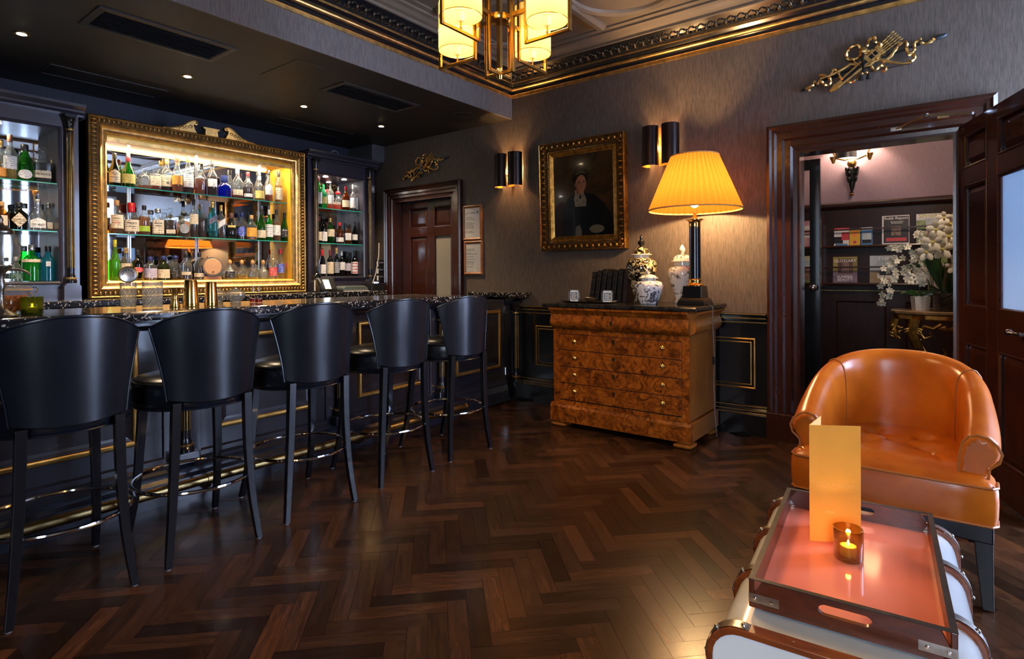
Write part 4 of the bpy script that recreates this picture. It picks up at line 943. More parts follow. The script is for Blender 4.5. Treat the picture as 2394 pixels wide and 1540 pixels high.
# clip-top jar of snacks
P = Vector((-3.62, .742, zb)); j = thing('snack_jar', 'wide clip-top glass jar of orange snacks on the bar', 'jar', P)
MB().lathe([(.0, .001), (.062, .001), (.074, .01), (.078, .05), (.076, .085), (.064, .1), (.060, .105), (.060, .118)], 28, P).build('glass', thin_glass('jar_glass', (.93, .94, .92), .03, .02, (.9, .9, .85), 2), j, smooth=50)
sn = mat('snack_crumb', (.62, .19, .03), .75, bmp=(40, .6)); sk = MB(); random.seed(4)
for q in range(130):
    a = random.uniform(0, 6.28); rr = .062*math.sqrt(random.random()); z = .014+random.random()*.07
    d = random.uniform(.008, .014); sk.ell(P+Vector((rr*math.cos(a), rr*math.sin(a), z)), (d, random.uniform(-.006, .006), 0), (0, d*.8, .004), (0, .003, d*.8), 6, 4)
sk.build('snacks', sn, j, smooth=True, kind='stuff')
ld = MB().lathe([(0, .140), (.03, .140), (.052, .137), (.063, .131), (.066, .124), (.064, .119), (0, .119)], 28, P).build('lid', thin_glass('jar_lid', (.95, .92, .85), .12, .03, (.9, .8, .6)), j, smooth=50)
MB().tube([P+Vector((.066*math.cos(t*math.pi/14), .066*math.sin(t*math.pi/14), .118)) for t in range(28)], .004, 6, True).build('rubber_seal', mat('seal_rubber', (.75, .42, .16), .6), j)
MB().tube([P+Vector(v) for v in ((.02, .064, .128), (.02, .078, .13), (.018, .084, .118), (.012, .08, .10), (.01, .074, .108))], .0025, 6).build('wire_clip', chrome, j)
# green tealight
def tealight(P, r, h, gm, lab, nm='tealight_holder', k=1):
    t = thing(nm, lab, 'candle holder', P)
    MB().lathe([(0, .0), (r*.92, .0), (r, .006), (r*1.03, h), (r*.95, h), (r*.92, .012), (0, .010)], 28, P).build('glass_cup', gm, t, smooth=50)
    MB().lathe([(0, .011), (r*.55, .011), (r*.55, h*.42), (r*.5, h*.43), (0, h*.43)], 20, P).build('wax', mat('tea_wax', (.85, .72, .45), .5, emit=((1, .62, .2), .15)), t, smooth=50)
    MB().lathe([(r*.57, .011), (r*.6, h*.2), (r*.58, h*.44), (r*.56, h*.44), (r*.56, .011)], 20, P).build('inner_cup', glassc, t, smooth=50)
    f = Vector(P)+Z*(h*.43)
    MB().lathe([(0, 0), (.0028, .002), (.0034, .006), (.0018, .012), (0, .016)], 10, f).build('flame', emitter('candle_flame', (1, .62, .2), 70) if 'candle_flame' not in MATS else MATS['candle_flame'], t, smooth=True)
    light('POINT', 'candle_light', f+Z*.012, .22*k, (1, .55, .18), .006, t); return t
tealight((-3.47, .775, zb), .042, .085, thin_glass('olive_glass', (.32, .36, .07), .18, .02, (.12, .16, .02)), 'olive green glass tealight burning beside the snack jar')
# absinthe fountain at the frame edge
P = Vector((-3.40, .648, zb)); a = thing('drinks_fountain', 'ribbed glass drinks fountain with silver stand and tap on the bar', 'drinks dispenser', P)
MB().lathe([(0, 0), (.058, 0), (.06, .006), (.05, .016), (.028, .03), (.014, .05), (.012, .12), (.02, .14), (.012, .17), (.02, .2), (.04, .222), (.042, .23), (0, .23)], 28, P).build('stand', silver, a, smooth=50)
m = MB(); pr = [(.038, .23), (.058, .245), (.068, .28), (.069, .32), (.062, .355), (.046, .378)]; rings = []
for r_, z in pr: rings.append([(P.x+r_*(1+.045*math.cos(14*t))*math.cos(t), P.y+r_*(1+.045*math.cos(14*t))*math.sin(t), P.z+z) for t in [2*math.pi*q/112 for q in range(112)]])
m.loft(rings).build('ribbed_bowl', thin_glass('ribbed_glass', (.85, .86, .83), .15, .03, (.85, .85, .8), 1.4), a, smooth=True)
MB().lathe([(.047, .374), (.051, .38), (.05, .39), (.032, .403), (.016, .415), (.01, .428), (.013, .44), (.005, .458), (0, .462)], 24, P).build('lid', silver, a, smooth=50)
MB().tube([P+Vector(v) for v in ((-.01, .02, .215), (-.01, .05, .215), (-.01, .08, .212), (-.01, .10, .2), (-.01, .108, .185))], [.008, .007, .006, .005, .004], 8).build('tap', silver, a, smooth=True)
cut = thin_glass('cut_crystal', (.84, .86, .85), .26, .05, (.95, .93, .86), 1.1)
def cutglass(P, r, h, lab, fl=1.12, n=40):
    g_ = thing('cut_glass_tumbler', lab, 'glass', P); m = MB(); rings = []
    for i in range(13):
        z = .004+(h-.004)*i/12; k_ = .07 if i < 10 else 0
        rings.append([(P[0]+r*(1+(fl-1)*i/12)*(1-k_*((q+i) % 2))*math.cos(2*math.pi*q/n), P[1]+r*(1+(fl-1)*i/12)*(1-k_*((q+i) % 2))*math.sin(2*math.pi*q/n), P[2]+z) for q in range(n)])
    m.loft(rings, cap=False); m.build('cut_bowl', cut, g_)
    MB().lathe([(0, 0), (r*.95, 0), (r, .005), (r*.9, .014), (0, .012)], 28, P).build('thick_base', glassc, g_, smooth=50); return g_
cutglass((-3.72, 1.262, zb), .037, .145, 'cut crystal highball beneath the cocktail strainer on the bar')
mg = cutglass((-3.58, 1.335, zb), .05, .152, 'wide cut crystal mixing glass beside the jigger on the bar', 1.02)
# hawthorne strainer resting on the highball
q = thing('cocktail_strainer', 'round silver cocktail strainer with holes set on the highball glass', 'strainer', (-3.72, 1.262, zb+.15))
c_ = Vector((-3.72, 1.262, zb+.190)); axn = Vector((.92, -.34, .18)).normalized()
axlathe([(0, -.001), (.041, -.001), (.044, 0), (.041, .0015), (0, .0015)], c_, axn, 30).build('plate', mat('brushed_steel', (.8, .78, .74), .3, 1), q, smooth=50)
qt = axn.to_track_quat('Z', 'Y')
MB().tube([c_+qt @ Vector((.045*math.cos(t*math.pi/16), .045*math.sin(t*math.pi/16), 0)) for t in range(32)], .0035, 6, True).build('spring_rim', brass, q, smooth=True)
for a_ in range(7):
    axlathe([(0, .0016), (.0035, .0016), (.0035, .0022), (0, .0022)], c_+qt @ Vector((.026*math.cos(a_*.55-.2), .026*math.sin(a_*.55-.2), 0)), axn, 8).build('hole', blkmetal, q)
# jigger and shakers
P = Vector((-3.55, 1.44, zb)); q = thing('jigger', 'hourglass brass jigger standing on the bar', 'jigger', P)
MB().lathe([(0, 0), (.027, 0), (.028, .003), (.018, .045), (.0145, .062), (.018, .08), (.029, .112), (.0275, .112), (.014, .068), (0, .066)], 26, P).build('cups', brass, q, smooth=40)
MB().lathe([(.015, .058), (.0175, .060), (.0175, .066), (.015, .068)], 26, P).build('waist_ring', brass, q, smooth=True)
for P, h, r_, lab in (((-3.52, 1.515, zb), .158, .043, 'taller tapered brass cocktail shaker tin on the bar'), ((-3.48, 1.612, zb), .146, .037, 'shorter tapered brass cocktail shaker tin on the bar')):
    q = thing('shaker_tin', lab, 'shaker', P, 0, 'brass shakers')
    MB().lathe([(0, .001), (r_, .001), (r_*1.02, .004), (r_*.97, .02), (r_*.80, h-.012), (r_*.72, h-.002), (0, h)], 32, P).build('tin', brass, q, smooth=50)
    MB().lathe([(r_*.98, .016), (r_*1.0, .018), (r_*.985, .022)], 32, P).build('seam', brass, q, smooth=True)
for (P, k_, lab) in (((-3.68, 1.86, zb), 1.0, 'larger lidded cut crystal sugar bowl on the bar'), ((-3.85, 1.83, zb), .9, 'smaller lidded crystal bowl behind the larger one')):
    q = thing('crystal_bowl', lab, 'bowl', P, 0, 'crystal bowls'); P = Vector(P); m = MB(); rings = []
    for r_, z in ((.03, 0), (.034, .004), (.026, .012), (.046, .03), (.056, .05), (.055, .06)): rings.append([(P.x+k_*r_*(1+.05*(t % 2))*math.cos(math.pi*t/16), P.y+k_*r_*(1+.05*(t % 2))*math.sin(math.pi*t/16), P.z+z*k_) for t in range(32)])
    m.loft(rings); m.build('bowl', cut, q)
    m = MB(); rings = []
    for r_, z in ((.056, .061), (.05, .075), (.035, .088), (.012, .096), (.005, .1)): rings.append([(P.x+k_*r_*(1+.05*(t % 2))*math.cos(math.pi*t/16), P.y+k_*r_*(1+.05*(t % 2))*math.sin(math.pi*t/16), P.z+z*k_) for t in range(32)])
    m.loft(rings); m.build('lid', cut, q); MB().sph(P+Z*.112*k_, .013*k_).build('finial', glassc, q, smooth=True)
for P, lab in (((-3.72, 2.0, zb), 'small bitters dropper bottle of red liquid, behind its twin'), ((-3.62, 1.985, zb), 'small bitters dropper bottle of red liquid, front one')):
    q = thing('bitters_bottle', lab, 'bottle', P, 0, 'red bitters bottles')
    MB().lathe([(0, 0), (.022, 0), (.024, .004), (.024, .045), (.018, .054), (.007, .06), (.007, .08)], 20, P).build('glass', glassc, q, smooth=50)
    MB().lathe([(0, .003), (.021, .003), (.021, .026), (0, .026)], 18, P).build('liquid', LQ['r'], q, smooth=50)
    MB().lathe([(.009, .07), (.009, .082), (.004, .085), (.003, .11), (0, .111)], 12, P).build('dropper', silver, q, smooth=50)
# ================================================================ BACK BAR EQUIPMENT
zk = BZ+.001; yp = hit(765, 670, 0, -5.220).y
q = thing('desk_phone', 'black desk phone with lit blue screen on the back bar', 'phone', (-5.270, yp, zk))
up = Vector((-.55, 0, .83)); nrm = Vector((.83, 0, .55)); O = Vector((-5.215, yp-.09, zk+.012))
MB().prism([(0, 0), (.075, 0), (.075, .03), (.012, .14), (0, .15)], (-5.285, yp-.1, zk), X, Z, Y, .22).build('base', blkplastic, q, bev=.004)
Bz = Vector((-5.210, yp-.03, zk+.03)); ev = Vector((-.063, 0, .11)).normalized(); en = Vector((.11, 0, .063)).normalized()
MB().obox(Bz, Y, ev, en, .075, .115, .006).build('screen_bezel', white, q)
MB().obox(Bz+Y*.008+ev*.012+en*.006, Y, ev, en, .058, .09, .001).build('screen', emitter('phone_screen', (.45, .75, .95), 1.6), q)
for a_ in range(3):
    for b_ in range(6): MB().obox(Bz+Y*(.082+a_*.013)+ev*(.01+b_*.017), Y, ev, en, .009, .010, .004).build('key', mat('phone_key', (.03, .03, .03), .4), q)
MB().tube([Bz-Y*.055+ev*t+en*d for t, d in ((-.01, .012), (.01, .022), (.05, .03), (.09, .024), (.115, .01))], [.014, .018, .014, .018, .015], 10).build('handset', blkplastic, q, smooth=True)
MB().tube([Bz-Y*.05+ev*-.01+en*.01, Vector((-5.19, yp-.07, zk+.006)), Vector((-5.15, yp-.04, zk+.006)), Vector((-5.125, yp-.02, zk-.01)), Vector((-5.125, yp-.0, zk-.07))], .004, 6).build('cord', blkplastic, q)
yt = hit(830, 665, 0, -5.250).y; q = thing('till_printer', 'grey green flat card terminal tray beside the desk phone', 'till', (-5.320, yt, zk))
MB().prism([(-.17, 0), (.17, 0), (.17, .03), (.12, .055), (-.14, .055), (-.17, .035)], (-5.400, yt, zk+.004), Y, Z, X, .17).build('body', mat('till_grey', (.085, .10, .095), .4), q, bev=.012)
MB().box(-5.370, yt-.11, zk+.058, -5.270, yt+.1, zk+.063).build('tray_recess', mat('till_dark', (.03, .035, .034), .4), q); MB().box(-5.250, yt-.16, zk, -5.210, yt+.17, zk+.004).build('paper_sheet', paper, q)
ye = hit(885, 665, 0, -5.235).y; q = thing('cable_box', 'black equipment box with a row of cables in the back bar corner', 'box', (-5.315, ye-.03, zk))
MB().box(-5.385, ye-.12, zk, -5.205, ye+.08, zk+.085).build('body', blkplastic, q, bev=.005)
for i in range(5): MB().tube([(-5.207, ye-.09+i*.016, zk+.084), (-5.201, ye-.09+i*.016, zk+.07), (-5.201, ye-.09+i*.016, zk+.006)], .005, 6).build('cable', blkplastic, q); MB().lathe([(0, 0), (.006, 0), (.006, .018), (0, .018)], 8, (-5.205, ye-.09+i*.016, zk+.082)).build('plug', chrome, q)
MB().tube([(-5.265, ye-.06, zk+.085), (-5.255, ye-.02, zk+.2), (-5.245, ye+.015, zk+.4), (-5.245, ye+.02, zk+.55)], .007, 6).build('cable_bundle', mat('cable_grey', (.35, .33, .30), .5), q, smooth=True)
q = thing('socket_panel', 'white sockets stacked on the dark pier by the bar corner', 'socket panel', (-5.46, ye-.04, zk+.15))
MB().box(CX, 4.462, zk+.10, CX+.02, 4.60, zk+.36).build('backplate', blkplastic, q)
for b_ in range(3):
    MB().box(CX+.02, 4.468, zk+.11+b_*.085, CX+.026, 4.49, zk+.17+b_*.085).build('white_strip', white, q)
    for a_ in range(4): MB().lathe([(0, 0), (.006, 0), (.005, .012), (0, .014)], 8, (CX+.03, 4.505+a_*.022, zk+.15+b_*.085)).build('socket', steel, q)
P = hit(877, 443, 0, CX+.0); q = thing('light_switch', 'small grey light switch plate on the dark cabinet side', 'switch', (CX+.001, 4.43, P.z))
MB().box(CX+.0005, 4.40, P.z-.042, CX+.010, 4.458, P.z+.042).build('plate', mat('switch_grey', (.22, .22, .24), .4), q, bev=.003); MB().box(CX+.01, 4.42, P.z-.016, CX+.014, 4.437, P.z+.016).build('rocker', white, q)

q = thing('cable_loop', 'thin grey cable loop standing on top of the narrow black cabinet', 'cable', (-5.6, hit(783, 355, 0, -5.6).y, 2.60))
MB().tube([(-5.6, hit(783, 355, 0, -5.6).y+.062*math.cos(t), 2.6015+.08*math.sin(t)) for t in [math.pi*i/14 for i in range(15)]], .004, 6).build('cable', mat('cable_grey', (.35, .33, .30), .5), q, smooth=True)
# ================================================================ PORTRAIT WALL
yw = YR-.001
def gilt_frame(r, x0, z0, w, h, bw, dep, m, pitch, ground):
    O = (x0, yw, z0); N_ = -Y
    MB().frame(O, X, Z, N_, w, h, [(0, 0), (0, dep*.8), (bw*.05, dep), (bw*.1, dep*.85), (bw*.1, 0)]).build('outer_moulding', m, r, smooth=35)
    MB().frame(O, X, Z, N_, w, h, [(bw*.1, 0), (bw*.1, dep*.75), (bw*.55, dep*.6), (bw*.55, 0)]).build('carved_ground', ground, r)
    MB().frame(O, X, Z, N_, w, h, [(bw*.7, 0), (bw*.7, dep*.5), (bw*.78, dep*.56), (bw*.92, dep*.35), (bw, dep*.28), (bw, 0)]).build('inner_moulding', m, r, smooth=35)
    MB().frame(O, X, Z, N_, w, h, [(bw*.55, 0), (bw*.55, dep*.48), (bw*.7, dep*.45), (bw*.7, 0)]).build('bead_ground', ground, r)
    lb = MB(); bd = MB(); c = bw*.33; yy = yw-dep*.72
    for O2, D, Wd, ln in (((x0, yy, z0+h-c), X, -Z, w), ((x0, yy, z0+c), X, Z, w), ((x0+c, yy, z0), Z, X, h), ((x0+w-c, yy, z0), Z, -X, h)): leafband(lb, O2, D, Wd, -Y, ln, pitch, bw*.45, dep*.3)
    c = bw*.625; yy = yw-dep*.52
    for O2, D, ln in (((x0+c, yy, z0+h-c), X, w-2*c), ((x0+c, yy, z0+c), X, w-2*c), ((x0+c, yy, z0+c), Z, h-2*c), ((x0+w-c, yy, z0+c), Z, h-2*c)): beads(bd, O2, D, ln, .018, .0068)
    lb.build('carved_leaf_band', m, r, smooth=60, kind='stuff'); bd.build('bead_band', m, r, smooth=True, kind='stuff')
pt_ = thing('portrait_painting', 'dark oil portrait of a seated woman in a carved gilt frame', 'painting', (-2.67, yw, 1.465))
x0, z0, w, h = -3.115, 1.468, .895, 1.02; gilt_frame(pt_, x0, z0, w, h, .135, .075, goldd, .058, mat('umber_ground2', (.075, .04, .012), .45, .5))
def paint(name, c1, c2, sc=5, rough=.12):
    if name in MATS: return MATS[name]
    m, nt, b = nodes(name); v = coords(nt); L(nt, ramp(nt, noise(nt, v, sc, 5, .6), [(.3, c1), (.7, c2)]), b.inputs['Base Color'])
    b.inputs['Roughness'].default_value = rough; b.inputs['Coat Weight'].default_value = .5; b.inputs['Coat Roughness'].default_value = .04; return m
cx0, cz0, cw2, ch2 = x0+.13, z0+.13, w-.26, h-.26
cv = MB().box(cx0, yw-.018, cz0, cx0+cw2, yw-.002, cz0+ch2).build('canvas', paint('canvas_brown', (.016, .009, .004), (.062, .034, .012), 3), pt_)
def flat(name, pts, m, k):
    """flat painted shape on the canvas, coordinates as fractions"""
    MB().prism([(cx0+u*cw2, cz0+v*ch2) for u, v in pts], (0, yw-.0180-.0003*k, 0), X, Z, -Y, .0003).build(name, m, cv)
def el(cx, cy, rx, ry, n=24, a0=0, a1=2*math.pi): return [(cx+rx*math.cos(a0+(a1-a0)*i/n), cy+ry*math.sin(a0+(a1-a0)*i/n)) for i in range(n)]
flat('painted_chair', [(.0, .0), (.3, .0), (.3, .25), (.22, .42), (.1, .44), (.02, .36), (0, .3)], paint('pt_chair', (.016, .008, .006), (.035, .016, .010)), 1)
flat('painted_dress', [(.13, .0), (.15, .2), (.19, .38), (.25, .47), (.36, .52), (.58, .52), (.72, .47), (.85, .38), (.95, .25), (1, .15), (1, 0)], paint('pt_dress', (.0035, .004, .0035), (.011, .012, .009), 9), 2)
flat('painted_cuff', [(.36, .0), (.38, .12), (.44, .14), (.47, .08), (.47, 0)], paint('pt_cuff', (.10, .08, .05), (.22, .19, .13)), 3)
flat('painted_hands', el(.72, .08, .12, .05), paint('pt_hand', (.10, .085, .045), (.17, .15, .09)), 3)
flat('painted_bodice', [(.37, .36), (.35, .46), (.38, .53), (.46, .55), (.52, .52), (.56, .44), (.55, .36)], paint('pt_lace', (.10, .09, .06), (.30, .27, .19), 22), 4)
flat('painted_collar', [(.37, .50), (.37, .56), (.42, .58), (.52, .53), (.52, .49), (.45, .48)], paint('pt_collar', (.12, .10, .07), (.32, .27, .18), 26), 5)
flat('painted_hair', el(.465, .72, .135, .125), paint('pt_hair', (.008, .004, .002), (.024, .012, .006), 14), 5)
flat('painted_bun', el(.465, .80, .10, .07), paint('pt_hair', 0, 0), 6)
flat('painted_neck', [(.39, .52), (.395, .62), (.5, .62), (.5, .52), (.45, .5)], paint('pt_skin2', (.16, .07, .03), (.26, .125, .06)), 6)
flat('painted_face', [(.47+.092*math.cos(t)*(1-.18*max(0, -math.sin(t))), .635+.118*math.sin(t)) for t in [2*math.pi*i/28 for i in range(28)]], paint('pt_skin', (.22, .092, .042), (.33, .155, .078), 7), 7)
flat('painted_ear', el(.385, .625, .014, .028), paint('pt_skin2', 0, 0), 8)
flat('painted_hairline', [(.375, .66), (.385, .73), (.45, .765), (.52, .755), (.565, .69), (.555, .705), (.51, .735), (.475, .742), (.43, .72), (.395, .68)], paint('pt_hair', 0, 0), 8)
flat('painted_tiara', [(.39, .758), (.47, .785), (.55, .765), (.55, .757), (.47, .775), (.39, .75)], paint('pt_tiara', (.10, .07, .03), (.16, .11, .06)), 9)
dkp = paint('pt_dark', (.02, .008, .004), (.04, .016, .008))
for ex in (.445, .525):
    flat('painted_eye', el(ex, .652, .019, .0065, 14), dkp, 9); flat('painted_brow', [(ex-.03, .672), (ex, .682), (ex+.026, .676), (ex, .676)], dkp, 9)
flat('painted_nose', [(.492, .65), (.507, .595), (.498, .585), (.478, .59), (.488, .6)], paint('pt_shadow', (.16, .06, .03), (.24, .10, .05)), 9)
flat('painted_mouth', [(.455, .563), (.48, .569), (.515, .564), (.485, .557)], paint('pt_lip', (.22, .05, .03), (.28, .07, .045)), 9)
flat('painted_cheek_shadow', [(.385, .60), (.40, .68), (.415, .60), (.44, .54), (.42, .53)], paint('pt_shadow', 0, 0), 8)
flat('painted_brooch', el(.46, .475, .016, .026, 14), dkp, 9)
pt_.rotation_euler.x = R(1.8)          # hangs tilted a little into the room
# sconces: two bronze half cylinders with a lit slit
def sconce(xc, zc, lab):
    r = thing('wall_sconce', lab, 'wall lamp', (xc, yw, zc), 0, 'twin-cylinder bronze wall lamps'); z0, z1 = zc-.165, zc+.165
    brz = mat('bronze_black', (.020, .014, .014), .32, .7); gi = mat('sconce_gold_inside', (.85, .45, .10), .28, .9)
    for sg in (-1, 1):
        c = Vector((xc+sg*.085, yw-.078, 0)); rr = .073; m = MB(); mi = MB()
        # arc opens towards the wall; the two shells leave a slit between them
        a0, a1 = (R(-172), R(62)) if sg > 0 else (R(-242), R(-8))
        A = [a0+(a1-a0)*i/20 for i in range(21)]
        o_ = [[(c.x+rr*math.cos(a), c.y+rr*math.sin(a), z) for a in A] for z in (z0, z1)]
        i_ = [[(c.x+(rr-.003)*math.cos(a), c.y+(rr-.003)*math.sin(a), z) for a in A] for z in (z0+.0005, z1-.0005)]
        m.loft(o_, closed=False); mi.loft(i_, closed=False)
        sh = m.build('half_cylinder', brz, r, smooth=True); mi.build('gilt_lining', gi, sh, smooth=True)
    MB().box(xc-.05, yw-.02, zc-.06, xc+.05, yw, zc+.06).build('backplate', brz, r, bev=.004)
    MB().box(xc-.035, yw-.026, z0+.004, xc+.035, yw-.022, z1-.004).build('gilt_reflector', gi, r)
    for sg in (-1, 1):
        MB().lathe([(0, -.03), (.008, -.03), (.012, 0), (.008, .03), (0, .034)], 12, (xc+sg*.085, yw-.07, zc)).build('bulb', MATS.get('sconce_bulb') or emitter('sconce_bulb', (1, .6, .22), 40), r, smooth=True)
        MB().tube([(xc+sg*.04, yw-.015, zc-.045), (xc+sg*.085, yw-.07, zc-.045), (xc+sg*.085, yw-.07, zc-.028)], .007, 8).build('lamp_holder', brass, r)
        light('POINT', 'sconce_light', (xc+sg*.085, yw-.07, zc), 12, (1, .58, .24), .02, r)
    return r
sconce(-3.50, 2.295, 'black twin half-cylinder wall lamp with lit slit, between certificates and portrait')
sconce(-1.895, 2.315, 'black twin half-cylinder wall lamp with lit slit, above the table lamp')
# framed certificates
def cert(x0, z0, w, h, lab, big):
    r = thing('framed_certificate', lab, 'picture frame', (x0+w/2, yw, z0), 0, 'framed certificates')
    MB().frame((x0, yw, z0), X, Z, -Y, w, h, [(0, 0), (0, .018), (.012, .024), (.03, .012), (.03, 0)]).build('frame', mat('teak', (.30, .11, .03), .35, coat=.2, var=(10, .3)), r)
    p = MB().box(x0+.028, yw-.010, z0+.028, x0+w-.028, yw-.001, z0+h-.028).build('page', paper, r)
    ink = mat('ink_grey', (.05, .04, .04), .6); y_ = yw-.0104; u = w-.056; v = h-.056; random.seed(int(big)+3)
    lines = ['NOTICE OF PREMISES LICENCE', 'Part A', '', 'Premises details', 'Licensable activities', 'authorised by the licence', '', 'Sale of alcohol', 'Late night refreshment', 'Monday to Sunday', '10:00   00:30   23:00', '10:00   00:00   22:30', '12:00   23:30   23:00', '', 'Signed on behalf of', 'the licensing authority'] if big else ['10:00   00:30   23:00', '10:00   00:00   22:30', '', 'Conditions', 'Name and address of holder', '', 'Registered number', '', 'Designated supervisor', '', 'State whether access', 'to the premises by', 'children is restricted', '', 'Dated and signed']
    text('printed_lines', '\n'.join(lines), v/23, (x0+.036, y_, z0+h/2+ (0 if big else -.0)), X, Z, ink, p, .0002, 'LEFT')
    if big: MB().lathe([(0, 0), (.008, 0), (.008, .0004), (0, .0004)], 14).build('printed_crest', ink, p, world=False).matrix_local = wm(p).inverted() @ Matrix.Translation((x0+w-.06, y_, z0+h-.075)) @ Matrix.Rotation(R(90), 4, 'X')
    MB().box(x0+.028, yw-.0135, z0+.028, x0+w-.028, yw-.012, z0+h-.028).build('glazing', thin_glass('frame_glass', (.97, .97, .97)) if 'frame_glass' not in MATS else MATS['frame_glass'], r)
cert(-4.178, 1.615, .27, .375, 'teak framed licence page hanging above the other page', True); cert(-4.165, 1.245, .265, .362, 'teak framed licence page hanging lower, below the other page', False)
# carved trophies
def trophy(xc, zc, k, lab, tilt=0):
    r = thing('wall_trophy', lab, 'wall ornament', (xc, yw, zc), 0, 'gilt quiver and ribbon ornaments')
    def p(u, v, d=.02): return Vector((xc+u*k, yw-.004-d*k, zc+v*k))
    blk = lacq
    MB().tube([p(-.43, -.14, .01), p(.0, -.02, .012), p(.47, .06, .01)], .008*k, 8).build('torch_shaft', blk, r, smooth=True)
    MB().ell(p(-.445, -.143, .012), (X*.03+Z*.008)*k, Z*.014*k, -Y*.012*k, 8, 6).build('shaft_knob', blk, r, smooth=True)
    MB().ell(p(.475, .063, .014), (X*.05+Z*.012)*k, (Z*.02)*k, -Y*.014*k, 8, 6).build('flame_tip', mat('dark_flame', (.04, .05, .06), .35, .5), r, smooth=True)
    MB().bar(p(-.2, -.17, .02), p(.1, .05, .03), .045*k, .03*k, (0, 1, 0), .075*k, .035*k).build('quiver', gold, r, bev=.004)
    MB().bar(p(-.16, -.142, .035), p(.08, .036, .047), .02*k, .01*k, (0, 1, 0), .035*k, .01*k).build('quiver_inlay', blk, r)
    for u, v in ((.02, -.01), (.1, .05), (.065, .024)): MB().bar(p(u-.012, v-.009, .026), p(u+.012, v+.009, .026), .09*k, .05*k, (0, 1, 0)).build('quiver_band', gold, r, bev=.003)
    MB().bar(p(-.25, -.205, .02), p(-.2, -.17, .02), .02*k, .02*k, (0, 1, 0), .055*k, .04*k).build('quiver_tip', gold, r, bev=.003)
    for i in range(5):
        o_ = (i-2)*.018
        MB().bar(p(.11+o_*.5, .06-o_*.75, .02+.004*(i % 2)), p(.22+o_*.8, .145-o_*1.0, .022), .0085*k, .012*k, (0, 1, 0)).build('arrow', gold, r, bev=.002)
        for s_ in range(5):
            t = .35+.13*s_; q = p(.11+o_*.5+(.11+o_*.3)*t, .06-o_*.75+(.085-o_*.25)*t, .03)
            if s_ % 2 == 0: MB().ell(q, (X*.012+Z*.004)*k, (Z*.007-X*.004)*k, -Y*.006*k, 5, 4).build('fletching', gold, r, smooth=True)
    bow = [(-.32, -.085), (-.24, -.075), (-.16, -.045), (-.1, -.015), (-.06, -.03), (-.02, -.05), (.03, -.055), (.06, -.03), (.1, -.025), (.17, -.06), (.25, -.09), (.30, -.092)]
    MB().tube([p(u, v, .035) for u, v in bow], [.009*k]*2+[.012*k]*8+[.009*k]*2, 8).build('bow', gold, r, smooth=True)
    MB().tube([p(-.31, -.09, .02), p(0, -.1, .02), p(.29, -.096, .02)], .003*k, 5).build('bow_string', blk, r)
    def rib(pts, nm='ribbon'):
        m = MB(); n = (len(pts)-1)*6; a = []; b = []
        for q in range(n+1):
            f = q/6; i = min(int(f), len(pts)-2); g_ = f-i
            p0, p1, p2, p3 = pts[max(i-1, 0)], pts[i], pts[i+1], pts[min(i+2, len(pts)-1)]
            v = [.5*((2*B)+(C-A)*g_+(2*A-5*B+4*C-D)*g_*g_+(3*B-A-3*C+D)*g_**3) for A, B, C, D in zip(p0, p1, p2, p3)]
            wv = .012*math.sin(q*1.1); a.append(p(v[0], v[1], .03+wv*.5)); b.append((q, v))
        m.tube(a, [.013*k*(.85+.25*math.sin(q*1.6)) for q in range(len(a))], 6); m.build(nm, gold, r, smooth=True)
    rib([(-.03, .04), (-.07, .02), (-.12, .03), (-.13, .08), (-.1, .12), (-.05, .125), (-.03, .08)])
    rib([(.02, .06), (.06, .04), (.1, .06), (.1, .1), (.07, .12), (.06, .16), (.03, .15), (.01, .10)])
    rib([(-.08, .02), (-.07, -.01), (-.05, -.03)]); rib([(.0, .05), (.04, .04), (.03, .01)])
    rib([(-.36, -.1), (-.38, -.13), (-.42, -.145), (-.40, -.165)]); rib([(-.34, -.13), (-.32, -.1), (-.29, -.14), (-.25, -.145), (-.25, -.10), (-.30, -.06), (-.33, -.055)])
    rib([(-.24, -.075), (-.22, -.03), (-.19, -.06), (-.17, -.11), (-.12, -.155), (-.07, -.15), (-.05, -.11)])
    rib([(.12, -.05), (.18, .0), (.22, .06), (.27, .07), (.27, .02), (.29, -.02), (.32, .0), (.32, .05), (.36, .07)])
    rib([(.28, -.03), (.32, -.04), (.31, -.08), (.28, -.075)]); rib([(.36, .04), (.40, .03), (.44, .05)]); rib([(.04, -.07), (.07, -.1), (.1, -.07), (.14, -.1), (.12, -.12)])
    MB().lathe([(0, 0), (.03*k, 0), (.032*k, .006*k), (.022*k, .012*k), (.014*k, .018*k), (0, .018*k)], 18).build('rosette', gold, r, smooth=True, world=False).matrix_local = wm(r).inverted() @ Matrix.Translation(p(-.015, .07, .03)) @ Matrix.Rotation(R(90), 4, 'X')
    MB().tube([p(-.012, .05, .05), p(-.016, .0, .055), p(-.01, -.05, .055), p(-.012, -.1, .045)], .010*k, 8).build('tassel_cord', blk, r, smooth=True)
    for u in (-.02, .01):
        MB().sph(p(u, -.11, .045), .012*k, 8, 6).build('tassel_bead', gold, r, smooth=True); MB().lathe([(.006*k, 0), (.012*k, -.01*k), (.017*k, -.045*k), (0, -.047*k)], 10, p(u+.01*(1 if u > 0 else -1), -.118, .045)).build('tassel', blk, r, smooth=True)
trophy(-.44, 2.705, .86, 'gilt and black quiver, bow and ribbon ornament above the open doorway')
trophy(-4.785, 2.50, .78, 'small gilt quiver and ribbon ornament above the closed panelled door')
